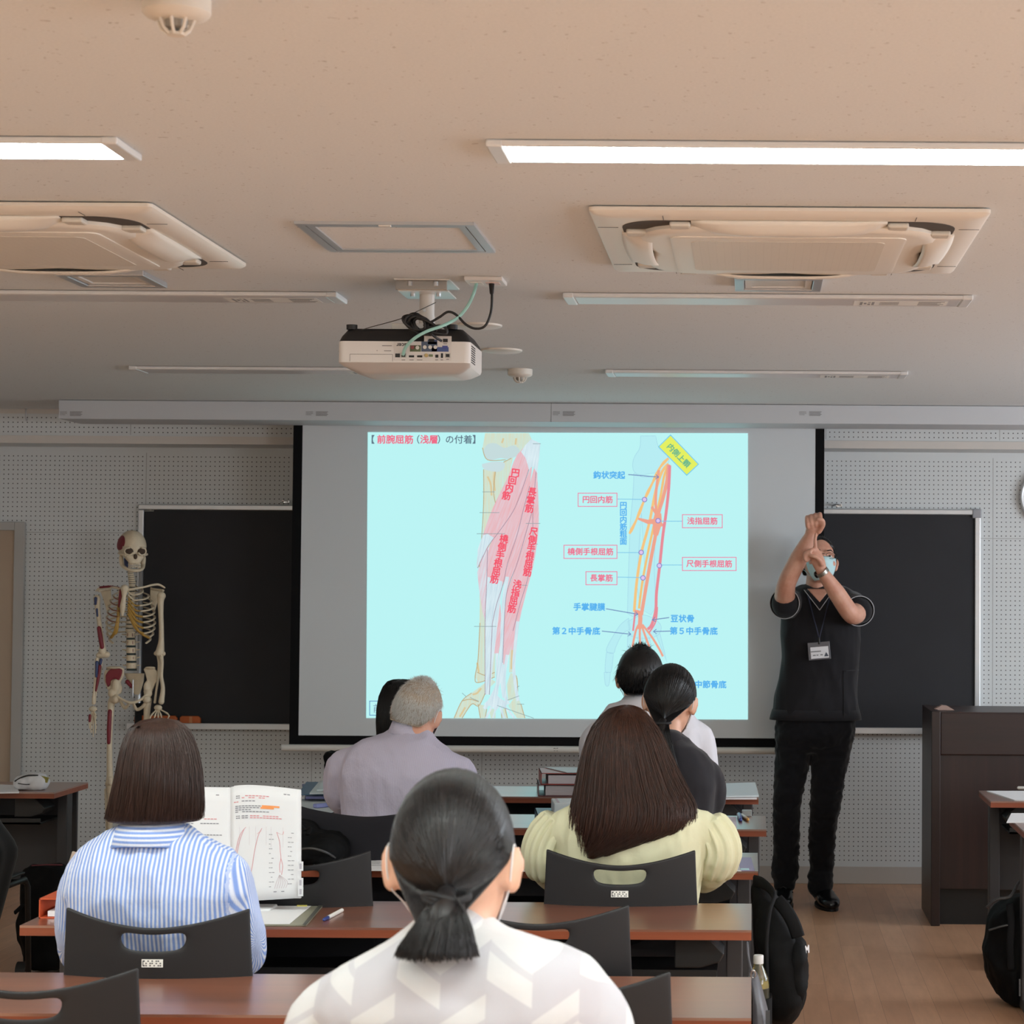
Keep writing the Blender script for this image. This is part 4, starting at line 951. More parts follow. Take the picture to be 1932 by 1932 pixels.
def face_bits(par, M, s=1.0):
    T = lambda x, y, z: M @ Vector((x*s, y*s, z*s)); R3 = M.to_3x3()
    for sx in (-1, 1):
        e = MB().ell(T(sx*.032, .0795, .010), (.0125*s, .008*s, .0048*s), 12, 8, R3).build('eye', mat('eye_white', 'e6e2dc', .3), par, smooth=True)
        MB().ell(T(sx*.032, .0865, .010), (.0055*s, .002*s, .0046*s), 10, 6, R3).build('iris', mat('iris_dark', '2a1c14', .3), e, smooth=True)
        MB().cap([T(sx*.018, .094, .032), T(sx*.034, .092, .037), T(sx*.050, .078, .030)], [.0025*s, .003*s, .002*s], 6).build('eyebrow', mat('eyebrow_dark', '201914', .7), par, smooth=True)
def face_mask(par, M, m, s=1.0, name='face_mask', loops=True):
    T = lambda x, y, z: M @ Vector((x*s, y*s, z*s))
    def f(u, v):
        a = (u-.5)*2; g = R(66)*a; z = .002-.110*v
        hw = np.interp(-z, [0, .02, .042, .062, .082, .098, .108], [.0785, .0790, .0745, .068, .058, .047, .034]); ry = np.interp(-z, [0, .02, .042, .062, .082, .098, .108], [.095, .098, .088, .080, .073, .061, .046])
        yc = np.interp(-z, [0, .042, .082, .108], [0, .013, .026, .036]); nz = .016*math.exp(-(a/.30)**2)*max(0, 1-abs(-z-.024)/.045)
        return T(hw*math.sin(g), yc+ry*math.cos(g)+nz+.0015*math.sin(v*PI*7)*(1-abs(a)), z+.010*a*a*(1-v))
    o = MB().grid(f, 18, 18).build(name, m, par, smooth=True, solid=.0016)
    if loops:
        for sx in (-1, 1):
            pts = [T(sx*.066, .036, .004), T(sx*.080, .020, .020), T(sx*.084, -.018, .028), T(sx*.0835, -.030, .0), T(sx*.079, -.018, -.030), T(sx*.068, .008, -.05), T(sx*.052, .050, -.085)]
            MB().tube(catmull(pts, 5), .0011*s, 6).build('ear_loop', m, o, smooth=True)
    return o
def legs_seated(mb, tr, sh, cx, Y0, zh=.50, dx=.095, kl=.43, zk=.50, grow=0):
    for sx in (-1, 1):
        K_ = [(cx+sx*dx*.9, Y0, zh), (cx+sx*dx*1.1, Y0+kl*.5, zk+.005), (cx+sx*dx*1.15, Y0+kl, zk-.02), (cx+sx*dx*1.15, Y0+kl-.02, .26), (cx+sx*dx*1.15, Y0+kl-.05, .09)]
        if mb is not None: mb.cap(catmull(K_, 3), list(np.interp(np.linspace(0, 4, 13), range(5), [.075, .066, .052, .046, .034])), 12)
        if tr is not None: tr.cap(catmull(K_, 3), list(np.interp(np.linspace(0, 4, 13), range(5), [.088, .078, .066, .060, .052])), 12)
        a = Vector((cx+sx*dx*1.15, Y0+kl-.07, .05)); 
        if mb is not None: mb.cap([a+Vector((0, .02, .03)), a+Vector((0, .05, .0)), a+Vector((0, .16, -.018))], [.034, .036, .026], 10)
        if sh is not None: sh.append(MB().cap([a+Vector((0, -.01, -.005)), a+Vector((0, .07, -.004)), a+Vector((0, .185, -.016))], [.044, .044, .033], 12, .85))
TRD = cloth('dark_trousers', '26262b'); TRN = cloth('navy_trousers', '2a2e3d'); SHO = mat('shoe_black', '17171a', .4)
def seated(label, Y0, torso, arms, headc, hs, cloth_m, skin=SKIN, yaw=0, pitch=0, roll=0, neck=None, trm=None, wr=(.006, 9, (1, 1, .55)), post=None, extra=None, cname='shirt', hands=True, ears=True, sleeve=.016, short=None):
    cx = P((torso[-1][1]+torso[-1][2])/2, 1105, Y0).x
    t = thing('person', label, 'person', (cx, Y0, 0))
    M = head_frame(P(headc[0], headc[1], Y0+headc[2]), yaw, pitch, roll)
    b = MB(); head(b, M, hs, ears)
    b.ring_loft(rings_px(torso, Y0, .014)[::-1])
    nb_, nt_, nr = neck
    b.cap([P(nb_[0], nb_[1], Y0+nb_[2]), P(nt_[0], nt_[1], Y0+nt_[2]), M @ Vector((0, .0, -.03*hs))], [nr*1.08, nr, nr*1.02], 16)
    c = MB(); c.ring_loft(rings_px(torso, Y0)[::-1])
    for k, (pts, rads) in enumerate(arms):
        ap = [Vector(p) if isinstance(p, Vector) else P(p[0], p[1], Y0+p[2]) for p in pts]
        ap[0] = ap[0]+Vector((.014 if ap[0].x < cx else -.014, 0, -.030)); rads = [rads[0]*.84]+list(rads[1:])
        b.cap(catmull(ap, 4), list(np.interp(np.linspace(0, len(rads)-1, (len(ap)-1)*4+1), range(len(rads)), [r-sleeve for r in rads])), 12)
        n_s = len(ap) if not short else short
        c.cap(catmull(ap[:n_s], 4), list(np.interp(np.linspace(0, n_s-1, (n_s-1)*4+1), range(n_s), rads[:n_s])), 14)
        if hands:
            d = (ap[-1]-ap[-2]).normalized(); hand(b, ap[-1]+d*.01, Vector((d.x, d.y, min(0, d.z)*.3)), (0, 0, 1), .95, .35, 1 if ap[-1].x < cx else -1)
    if extra: extra(c)
    tr = MB(); tr.ring_loft([ring(cx, Y0+.02, .40, .15, .13), ring(cx, Y0+.02, .44, .185, .15), ring(cx, Y0+.01, .52, .185, .14), ring(cx, Y0, .62, .165, .118)])
    sh = []; legs_seated(b, tr, sh, cx, Y0)
    body = fuse(b, 'body', skin, t, .0062, 4)
    fuse(c, cname, cloth_m, t, .0085, 5, wr, post)
    fuse(tr, 'trousers', trm or TRD, t, .011, 6)
    for q in sh: q.build('shoe', SHO, t, smooth=True)
    face_bits(t, M, hs)
    return t, M
def hair_px(par, rows, Y0, m, name='hair', front=.03, n=40, strands=0, srad=.0007, jit=.004, frac=(0, .98), tip=.0, fclip=None):
    """a head of hair from its outline rows (y, left, right, depth offset, half depth)"""
    R_ = []
    for y, xl, xr, dy, hd in rows:
        a, b = P(xl, y, Y0+dy), P(xr, y, Y0+dy); R_.append(((a.x+b.x)/2, Y0+dy, (a.z+b.z)/2, (b.x-a.x)/2, hd, dy))
    def pt(a, t):
        t = max(0, min(len(R_)-1.001, t)); i = int(t); f = t-i; A_, B_ = R_[i], R_[i+1]
        q = [A_[j]+(B_[j]-A_[j])*f for j in range(5)]
        return np.array((q[0]+q[3]*math.cos(a), q[1]+q[4]*math.sin(a), q[2]))
    sh = MB(); rr_ = []
    for i, q in enumerate(R_):
        clip = q[1]-q[5]+front+ (.05 if i < 3 else 0)
        rr_.append([Vector((q[0]+q[3]*.985*math.cos(2*PI*k/n), min(clip, q[1]+q[4]*.985*math.sin(2*PI*k/n)), q[2])) for k in range(n)])
    sh.ring_loft(rr_); o = sh.build(name, m, par, smooth=True)
    if strands:
        ps = []; T_ = len(R_)-1
        for k in range(strands):
            a = PI+rng.uniform(-.12, PI+.12); t0 = frac[0]*T_; t1 = T_*min(1, frac[1]*rng.uniform(1-tip, 1)) if rng.random() < .8 else T_*frac[1]*rng.uniform(.45, .98)
            rs = rng.uniform(.985, 1.018); ph = rng.uniform(0, 6.28); am = rng.uniform(0, jit); pts = []; a2 = a+rng.normal(0, .05)
            for tt in np.linspace(t0, t1, 16):
                f = (tt-t0)/(T_+1e-6); q = pt(a+(a2-a)*f, tt); c_ = pt(a, tt); i = min(int(tt), T_-1); A_ = R_[i]
                q = q+(q-np.array((A_[0], A_[1], q[2])))*(rs-1); q[2] += .0022*max(0, 1-tt/3.5); q[0] += am*math.sin(ph+f*3)*f; q[1] += am*math.cos(ph+f*2.3)*f*.5
                pts.append(q)
            ps.append(pts)
        strand_mesh(ps, srad, 'hair_strands', m, o)
    return o
def cap_hair(par, M, s, m, tie, name='hair', rx=.084, ry=.103, rz=.103, cz=.022, cy=-.006, low=-.075, nstr=1400, srad=.0009, nape_w=.055):
    """hair combed back over the skull and gathered at a tie"""
    T = lambda v: M @ Vector((v[0]*s, v[1]*s, v[2]*s))
    def hair_pt(d, grow=1.0):
        v = np.array((d[0]*rx, d[1]*ry, d[2]*rz))*grow
        if v[2] < -.008: k_ = min(1.3, max(0., (-.008-v[2])/.062)); v[0] *= 1-.40*k_; v[1] = v[1]*(1-.30*k_)
        return v+np.array((0, cy, cz))
    sh = MB()
    def f(u, v):
        th = R(360)*u; ph = R(90)-R(150)*v
        d = (math.cos(ph)*math.sin(th), math.cos(ph)*math.cos(th), math.sin(ph))
        q = hair_pt(d)
        front = max(0, d[1])                      # keep clear of the face
        lim = .058 if q[2] > .075 else .058-(.075-q[2])*1.25
        if q[1] > lim: q[1] = lim+ (q[1]-lim)*.04; q[0] *= (1-.10*front)
        return T(q)
    sh.grid(f, 48, 30); o = sh.build(name, m, par, smooth=True, solid=.002)
    tv = M.inverted() @ Vector(tie); tv = np.array(tv)/s
    td = (tv-np.array((0, cy, cz)))/np.array((rx, ry, rz)); td /= np.linalg.norm(td)
    ps = []
    for k in range(nstr):
        a = rng.uniform(-PI*.98, PI*.98); ph0 = rng.uniform(-.2, .25)
        sd = np.array((math.sin(a), .28+.10*math.cos(2*a)+ph0*.5, math.cos(a)))
        if sd[2] < 0: sd[1] = min(sd[1], .12); sd[2] *= .75
        sd /= np.linalg.norm(sd); om = math.acos(max(-1, min(1, float(sd @ td)))); g = rng.uniform(1.0, 1.016); pts = []
        wv = rng.normal(0, .03)
        for q in np.linspace(0, 1, 18):
            d = (math.sin((1-q)*om)*sd+math.sin(q*om)*td)/(math.sin(om)+1e-6); d = d+wv*math.sin(PI*q)*np.array((1, 0, .3)); d /= np.linalg.norm(d)
            v = hair_pt(d, g+.012*math.sin(PI*q)*rng.uniform(.9, 1.1)); v = v*(1-q**6)+tv*(q**6); pts.append(np.array(T(v)))
        ps.append(pts)
    strand_mesh(ps, srad, 'hair_strands', m, o, taper=.8); return o
def tail(par, m, path, rad, n, name='ponytail', srad=.0010, tipspread=1.0):
    path = [Vector(p) for p in path]; c = catmull(path, 6); L_ = len(c)
    rr_ = np.interp(np.linspace(0, len(rad)-1, L_), range(len(rad)), rad)
    o = MB().tube(c[:-5], list(rr_*.66)[:-5], 16).build(name, m, par, smooth=True); ps = []
    for k in range(n):
        a = rng.uniform(0, 2*PI); q = math.sqrt(rng.uniform(.35, 1)); e = int(L_*rng.uniform(.86, 1.0)); pts = []
        for i in range(0, max(e, 4)): pts.append(np.array(c[i])+np.array((math.cos(a)*q*rr_[i], math.sin(a)*q*rr_[i]*.8, 0))+np.array((0, 0, -.004*rng.random()*(i/L_))))
        ext = np.array(c[-1])-np.array(c[-3]); pts.append(pts[-1]+ext*rng.uniform(.0, .9)*tipspread)
        ps.append(pts)
    strand_mesh(ps, srad, 'ponytail_strands', m, o, taper=.5); return o
def short_hair(par, M, s, m, name, rx, ry, rz, cz, nstr, ln, srad, down=.5, low=-.06, jit=.35, cy=-.006, top=1.0, shell_m=None, thin=None):
    T = lambda v: M @ Vector((v[0]*s, v[1]*s, v[2]*s))
    def lim(q): return .050 if q[2] > .07 else .050-(.07-q[2])*1.15
    def f(u, v):
        th = R(360)*u; ph = R(90)-R(146)*v
        q = np.array((math.cos(ph)*math.sin(th)*rx, math.cos(ph)*math.cos(th)*ry+cy, math.sin(ph)*rz+cz))
        if q[2] < low: q[2] = low
        if q[2] < -.02: k_ = min(1, (-.02-q[2])/.08); q[0] *= 1-.13*k_; q[1] *= 1-.2*k_
        if q[1] > lim(q): q[1] = lim(q)
        return T(q)
    o = MB().grid(f, 44, 26).build(name, shell_m or m, par, smooth=True, solid=.002)
    ps = []
    while len(ps) < nstr:
        d = rng.normal(0, 1, 3); d /= np.linalg.norm(d)
        q = np.array((d[0]*rx, d[1]*ry+cy, d[2]*rz+cz))*.995
        if q[2] < low+.004 or q[1] > lim(q)-.004: continue
        if thin is not None and rng.random() < .86*max(0, 1-np.linalg.norm(q-np.array(thin[:3]))/thin[3]): continue
        if q[2] < -.02: k_ = min(1, (-.02-q[2])/.08); q[0] *= 1-.13*k_; q[1] *= 1-.2*k_
        g = np.array((-d[0]*d[2], -d[1]*d[2]-.3*(d[2] > .5), -(1-d[2]**2)))
        v = d*(1-down)+g*down+rng.normal(0, jit, 3)*.5; v /= np.linalg.norm(v)+1e-6
        l_ = ln*rng.uniform(.6, 1.15)*(1+(top-1)*max(0, d[2])); pts = []
        for tt in np.linspace(0, 1, 6):
            w = q+v*l_*tt+np.array((0, 0, -1))*l_*.25*tt*tt; pts.append(np.array(T(w)))
        ps.append(pts)
    strand_mesh(ps, srad, 'hair_strands', m, o, taper=.2); return o
# ------------------------------------------------------------------ anatomy skeleton on its stand
BONEM = mat('model_bone', 'dccdb2', .5, spec=.35, var=.16, vscale=35); BRED = mat('model_red_paint', '7e1f2c', .5); BBLUE = mat('model_blue_paint', '3d4a72', .5)
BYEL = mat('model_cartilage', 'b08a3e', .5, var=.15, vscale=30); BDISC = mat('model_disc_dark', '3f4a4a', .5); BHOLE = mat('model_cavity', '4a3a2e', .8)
KY = 10.98; KM = KY/F_PX
def k(x, y, dy=0.0):                                   # from an enlargement, 4.391 times
    return P(140+x/4.391, 980+y/4.391, KY+dy)
def kr(r): return r/4.391*KM
SK = thing('anatomy_skeleton', 'life-size painted anatomy skeleton standing at the left by the chalkboard', 'skeleton', (k(470, 1500).x, KY+.05, 0))
def bone(name, pts, rad, m=BONEM, par=SK, n=10): return MB().cap(catmull([k(*p) for p in pts], 4), list(np.interp(np.linspace(0, len(rad)-1, (len(pts)-1)*4+1), range(len(rad)), [kr(r) for r in rad])), n).build(name, m, par, smooth=True)
# skull, turned towards the room's middle
c = k(478, 245, .02); RT = Matrix.Rotation(R(28), 3, 'Z')
skb = MB()
def sk_p(u, v):
    th = 2*PI*u; ph = -PI/2+PI*v
    x, y, z = math.cos(ph)*math.cos(th), math.cos(ph)*math.sin(th), math.sin(ph)
    X, Y, Z = .073*x, .092*y, .085*z
    if Z < 0: Z *= .72; X *= 1-.12*(-z)
    f = max(0, -y)
    X *= 1-.10*f
    X *= 1+.05*max(0, y)
    return c + RT @ Vector((X, Y, Z+.012))
skb.grid(sk_p, 40, 24); sk = skb.build('skull', BONEM, SK, smooth=True)
fm = MB()
def fp(v): return c + RT @ Vector(v)
rings = []
for z, hw, y0, y1 in ((.012, .058, -.088, -.02), (-.012, .060, -.086, -.02), (-.032, .058, -.084, -.02), (-.050, .044, -.088, -.03), (-.066, .032, -.090, -.04), (-.078, .028, -.088, -.045)):
    rings.append([fp((hw*math.copysign(abs(math.cos(a_))**.7, math.cos(a_)), (y0+y1)/2+(y1-y0)/2*math.copysign(abs(math.sin(a_))**.8, math.sin(a_)), z)) for a_ in np.linspace(0, 2*PI, 24, endpoint=False)])
fm.ring_loft(rings[::-1]); fm.build('face', BONEM, sk, smooth=True)
for sx in (-1, 1):
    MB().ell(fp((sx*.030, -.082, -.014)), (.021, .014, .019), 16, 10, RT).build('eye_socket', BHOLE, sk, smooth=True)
    MB().tube(catmull([fp((sx*.030, -.093, .006)), fp((sx*.048, -.084, .0)), fp((sx*.052, -.080, -.018)), fp((sx*.03, -.090, -.033)), fp((sx*.012, -.094, -.02))], 4), .005, 8).build('orbit_rim', BONEM, sk, smooth=True)
    MB().cap([fp((sx*.045, -.078, -.032)), fp((sx*.066, -.05, -.028)), fp((sx*.070, -.015, -.022))], [.008, .006, .005], 8).build('cheekbone', BONEM, sk, smooth=True)
MB().prism([(-.010, 0), (.010, 0), (.004, .024), (-.004, .024)], 'y', 0, .02).build('x', BHOLE)
bpy.data.objects.remove(bpy.data.objects['x'])
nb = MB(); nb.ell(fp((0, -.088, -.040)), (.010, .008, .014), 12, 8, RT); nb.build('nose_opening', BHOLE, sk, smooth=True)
jb = MB(); jb.cap(catmull([fp((-.056, -.012, -.045)), fp((-.052, -.02, -.082)), fp((-.034, -.065, -.105)), fp((0, -.088, -.112)), fp((.034, -.065, -.105)), fp((.052, -.02, -.082)), fp((.056, -.012, -.045))], 5), .0135, 10, .6, (0, 0, 1)); jb.build('jaw', BONEM, sk, smooth=True)
tm = MB()
for row, zz in ((0, -.080), (1, -.092)):
    for i in range(-5, 6):
        a_ = i*.19; tm.ell(fp((.030*math.sin(a_*1.4), -.062-.028*math.cos(a_*1.4), zz)), (.0035, .0035, .006), 6, 5, RT)
tm.build('teeth', mat('model_teeth', 'd8ccb6', .35), sk, smooth=True)
tpm = MB()
def tp_(u, v):
    th = R(178+52*u); ph = R(-12+62*v); s = math.sin(PI*u)**.5*math.sin(PI*v)**.5
    return c + RT @ Vector((.0745*math.cos(ph)*math.cos(th), .094*math.cos(ph)*math.sin(th), .087*math.sin(ph)+.012))
def tp2(u, v):
    a_ = 2*PI*u; th = R(196+28*v*math.cos(a_)); ph = R(14+27*v*math.sin(a_)); return c + RT @ (Vector((.0735*math.cos(ph)*math.cos(th)*(1-.10*max(0, -math.cos(ph)*math.sin(th))), .0925*math.cos(ph)*math.sin(th), .0855*math.sin(ph)+.012))*1.012)
tpm.grid(tp2, 24, 6); tpm.build('temple_patch', BRED, sk, smooth=True)
bone('neck_patch', [(428, 330, .0), (432, 392, .01)], [16, 16], BBLUE)
MB().cap([k(478, 118, .02), k(478, 96, .02)], [.004, .007], 8).build('top_knob', DBLK, SK, smooth=True)
# spine
def vert(x, y, w, h, dy, disc=False, m=None):
    q = k(x, y, dy); MB().lathe([(.001, -kr(h)/2), (kr(w)/2, -kr(h)/2), (kr(w)*.44, 0), (kr(w)/2, kr(h)/2), (.001, kr(h)/2)], q, 16).build('disc' if disc else 'vertebra', m or (BDISC if disc else BONEM), SK, smooth='auto')
for i in range(7): vert(462+3*i, 420+17*i, 46+3*i, 12, .035); vert(463+3*i, 428+17*i, 40+3*i, 5, .035, True)
for i in range(12): vert(480-2*i, 545+34*i, 56+1.5*i, 25, .11-.003*i); vert(479-2*i, 562+34*i, 50+1.5*i, 8, .11-.003*i, True)
for i in range(5):
    vert(468+2*i, 955+64*i, 74+4*i, 46, .04); vert(468+2*i, 988+64*i, 74+4*i, 16, .04, True)
    for sx in (-1, 1): bone('transverse_process', [(468+2*i+sx*34, 955+64*i, .06), (468+2*i+sx*72, 950+64*i, .08)], [8, 4])
    for sx in (-1, 1): bone('painted_mark', [(468+2*i+sx*20-5, 945+64*i, .022+.0), (468+2*i+sx*20-5, 968+64*i, .022)], [2.5, 2.5], BRED)
# ribs
for i in range(10):
    y0 = 560+42*i; hw = [70, 104, 122, 132, 138, 142, 144, 142, 136, 122][i]
    for sx in (-1, 1):
        cx_ = 462-1.5*i; drop = 58+4*i
        fx = [36, 44, 50, 56, 62, 66, 70, 76, 84, 92][i]
        if sx < 0: hw_ = hw*1.28; fx_ = fx*.95
        else: hw_ = hw*1.48; fx_ = fx
        pts = [(cx_+sx*22, y0-6, .12), (cx_+sx*hw_*.55, y0-2, .15), (cx_+sx*hw_*.95, y0+drop*.30, .09), (cx_+sx*hw_*1.0, y0+drop*.62, .0), (cx_+sx*hw_*.82, y0+drop*.92, -.07), (cx_+sx*(fx_+hw_*.2), y0+drop*1.05, -.10)]
        if i >= 8: pts = pts[:-1]
        MB().cap(catmull([k(*p) for p in pts], 5), kr(10), 8, .6).build('rib', BONEM, SK, smooth=True)
        e = pts[-1]
        if i < 9:
            my = min(800, 588+28*i)+min(0, 0); mx_ = 400+sx*(24 if i < 6 else 26)+(26 if sx > 0 else -6)
            ce = (mx_, min(790, 600+27*i), -.105)
            mid = ((e[0]+ce[0])/2, (e[1]+ce[1])/2+18+3*i, -.105)
            MB().cap(catmull([k(*e), k(*mid), k(*ce)], 4), kr(13 if i > 3 else 8), 8, .75).build('rib_cartilage', BYEL if (i > 1) else BONEM, SK, smooth=True)
        if sx < 0 and i < 6:
            MB().cap(catmull([k(p[0], p[1], p[2]-.012) for p in pts[-3:]], 4), kr(5.5), 8, .6).build('muscle_paint', BRED, SK, smooth=True)
bone('sternum', [(418, 575, -.115), (412, 640, -.12), (402, 720, -.122), (398, 790, -.118)], [34, 16, 24, 12])
bone('chest_muscle_paint', [(385, 585, -.105), (383, 650, -.112), (372, 720, -.112)], [10, 16, 9], BRED)
# shoulders
bone('clavicle', [(440, 585, -.10), (510, 572, -.09), (580, 560, -.06), (640, 545, -.03), (700, 540, 0), (748, 565, .01)], [12, 9, 8, 9, 10, 7])
bone('clavicle', [(395, 580, -.10), (340, 565, -.09), (280, 560, -.05), (215, 568, -.02), (180, 592, .0)], [11, 8, 8, 9, 6])
bone('clavicle_paint', [(370, 566, -.097), (300, 556, -.065), (215, 562, -.028)], [7, 9, 9], BRED)
for sx, pts in ((1, [(630, 560), (718, 590), (690, 680), (660, 780), (625, 700)]), (-1, [(300, 560), (215, 590), (245, 680), (275, 780), (310, 690)])):
    m = MB(); f_ = [k(x, y, .10) for x, y in pts]; b__ = [p+Vector((0, .008, 0)) for p in f_]; n = len(f_)
    m.add(f_+b__, [tuple(range(n)), tuple(range(2*n-1, n-1, -1))]+[(i, n+i, n+(i+1) % n, (i+1) % n) for i in range(n)]); m.build('scapula', BONEM, SK, bevel=.003)
    bone('shoulder_blade_ridge', [(300 if sx < 0 else 640, 575, .08), (205 if sx < 0 else 735, 590, .02)], [10, 12])
# arms (viewer's right arm then the painted one)
bone('humerus', [(722, 635, 0), (716, 680, 0), (718, 780, .0), (722, 900, .0), (722, 1000, 0), (716, 1060, 0), (708, 1105, 0)], [36, 26, 21, 20, 22, 30, 38])
bone('elbow', [(680, 1110, 0), (735, 1112, 0)], [20, 22])
bone('radius', [(722, 1140, -.01), (728, 1200, -.01), (722, 1300, -.02), (735, 1400, -.02), (722, 1510, -.03)], [18, 13, 14, 17, 24])
bone('ulna', [(700, 1135, .01), (704, 1200, .01), (695, 1320, 0), (680, 1420, 0), (668, 1515, -.01)], [17, 12, 10, 9, 11])
def khand(wx, wy, tips, par_m=BONEM, dy=-.03):
    MB().ell(k(wx, wy, dy), (kr(34), kr(22), kr(24)), 14, 8).build('wrist_bones', BONEM, SK, smooth=True)
    for tx, ty, bend in tips:
        pts = [(wx+(tx-wx)*.2, wy+(ty-wy)*.15), (wx+(tx-wx)*.62+bend, wy+(ty-wy)*.5), (wx+(tx-wx)*.85+bend, wy+(ty-wy)*.75), (tx, ty)]
        bone('finger', [(p[0], p[1], dy-.01*i) for i, p in enumerate(pts)], [7, 5.5, 8, 4.5, 7, 4, 4.5], par_m)
khand(695, 1560, [(625, 1670, -6), (655, 1690, 0), (690, 1695, 4), (720, 1680, 8), (775, 1650, 22)])
bone('humerus', [(188, 655, 0), (192, 720, 0), (205, 830, 0), (218, 930, 0), (232, 1040, 0), (235, 1095, 0)], [30, 22, 18, 18, 22, 34])
bone('arm_muscle_paint', [(205, 900, -.014), (218, 980, -.014), (230, 1058, -.014)], [17, 19, 17], BRED); bone('arm_muscle_paint', [(178, 655, -.02), (176, 700, -.016)], [14, 10], BBLUE); bone('arm_muscle_paint', [(188, 745, -.012), (192, 800, -.012)], [10, 8], BBLUE)
bone('elbow', [(205, 1125, 0), (270, 1120, 0)], [24, 26])
bone('radius', [(190, 1160, -.01), (185, 1240, -.01), (175, 1340, -.01), (163, 1440, -.02), (160, 1520, -.02)], [17, 15, 11, 10, 15])
bone('ulna', [(222, 1160, .01), (215, 1250, .01), (195, 1350, 0), (178, 1450, -.01), (170, 1520, -.01)], [16, 14, 10, 8, 10])
bone('arm_muscle_paint', [(188, 1185, -.022), (183, 1300, -.020)], [14, 10], BBLUE); bone('arm_muscle_paint', [(222, 1165, -.01), (216, 1195, -.01)], [14, 12], BBLUE); bone('arm_muscle_paint', [(212, 1215, -.006), (195, 1340, -.014), (180, 1420, -.02)], [14, 12, 7], BRED)
khand(155, 1570, [(128, 1730, -6), (140, 1765, -4), (158, 1800, 0), (175, 1770, 6), (172, 1660, 10)])
bone('hand_muscle_paint', [(130, 1625, -.055), (128, 1670, -.055)], [12, 10], BRED)
# pelvis
def plate3(pts, dy, th, name, m, bulge=()):
    f_ = [k(x, y, dy) for x, y in pts]; n = len(f_); mb = MB()
    for p in f_: pass
    mb.add(f_+[p+Vector((0, th, 0)) for p in f_], [tuple(range(n)), tuple(range(2*n-1, n-1, -1))]+[(i, n+i, n+(i+1) % n, (i+1) % n) for i in range(n)])
    for x, y, d2, rx, rz in bulge: mb.ell(k(x, y, d2), (kr(rx), kr(rx)*.8, kr(rz)), 14, 10)
    return fuse(mb, name, m, SK, .0042, 4)
plate3([(410, 1238), (370, 1222), (320, 1220), (275, 1245), (246, 1290), (248, 1345), (272, 1405), (300, 1450), (345, 1465), (385, 1440), (395, 1400), (380, 1350), (405, 1300)], -.005, .020, 'hip_bone', BONEM, [(318, 1440, -.01, 40, 42), (262, 1300, .0, 16, 60), (330, 1228, .0, 70, 12), (345, 1380, -.012, 34, 60)])
plate3([(572, 1240), (610, 1222), (650, 1222), (684, 1262), (686, 1312), (662, 1375), (640, 1430), (600, 1455), (570, 1430), (585, 1370), (600, 1330), (588, 1280)], -.005, .020, 'hip_bone', BONEM, [(612, 1440, -.01, 36, 40), (676, 1300, .0, 14, 55), (630, 1228, .0, 45, 11), (600, 1390, -.01, 26, 50)])
plate3([(398, 1245), (360, 1232), (322, 1230), (282, 1252), (256, 1292), (258, 1345), (276, 1395), (296, 1370), (300, 1335), (335, 1318), (368, 1335), (388, 1290)], -.018, .014, 'hip_muscle_paint', BRED)
MB().ring_loft([[k(x, y, dy)+Vector((kr(rx)*math.cos(a_), kr(ry)*math.sin(a_), 0)) for a_ in np.linspace(0, 2*PI, 16, endpoint=False)] for x, y, dy, rx, ry in ((498, 1275, .05, 84, 26), (508, 1340, .06, 68, 24), (516, 1400, .06, 44, 18), (522, 1450, .05, 20, 10))]).build('sacrum', BONEM, SK, smooth='auto')
bone('pubic_arch', [(345, 1460, -.02), (400, 1495, -.04), (470, 1520, -.05), (540, 1500, -.04), (605, 1450, -.02)], [15, 10, 13, 10, 15])
bone('sit_bone', [(380, 1500, -.01), (420, 1560, .0), (455, 1530, -.03)], [12, 16, 10]); bone('sit_bone', [(490, 1520, -.03), (520, 1575, 0), (580, 1540, -.01), (600, 1480, -.01)], [10, 14, 15, 12])
bone('pelvis_paint', [(440, 1345, .03), (475, 1385, .03)], [18, 14], BRED); bone('rod', [(487, 1330, -.02), (485, 1480, -.02)], [6, 6], ALU)
# legs
for sx, hx_, kx in ((-1, 320, 295), (1, 620, 600)):
    bone('femur', [(345 if sx < 0 else 600, 1490, -.02), (hx_-8, 1500, 0), (hx_-15, 1560, .0), (hx_-22, 1700, -.01), (hx_-28, 1880, -.01), (kx, 2120, 0), (kx+5, 2180, 0)], [36, 30, 28, 23, 22, 26, 46])
    if sx < 0: bone('thigh_muscle_paint', [(hx_-25, 1590, -.022), (hx_-32, 1740, -.028), (hx_-34, 1850, -.028)], [17, 18, 14], BRED)
    bone('kneecap', [(kx+4, 2150, -.05), (kx+4, 2185, -.05)], [20, 20])
    bone('tibia', [(kx+8, 2215, 0), (kx+5, 2300, 0), (kx, 2600, .01), (kx, 2800, .02), (kx, 2850, .02)], [42, 26, 20, 20, 28])
    bone('fibula', [(kx-sx*-34, 2240, .03), (kx-sx*-26, 2550, .03), (kx-sx*-28, 2850, .03)], [12, 9, 13])
    zf_ = .05; q = k(kx, 2850, .02)
    MB().cap([(q.x, KY+.07, .06), (q.x, KY-.02, .065), (q.x+sx*.01, KY-.14, .03)], [.028, .032, .022], 12).build('foot_bones', BONEM, SK, smooth=True)
    for i in range(5): MB().cap([(q.x+sx*(.01+.012*(i-2)), KY-.12, .035), (q.x+sx*(.012+.018*(i-2)), KY-.205+.01*i, .012)], [.009, .006], 8).build('toe', BONEM, SK, smooth=True)
pz = k(478, 1560).z; 
MB().tube([(k(478, 1500).x, KY+.12, .03), (k(478, 1500).x, KY+.12, k(478, 250).z)], .012, 12).build('stand_pole', ALU, SK, smooth=True)
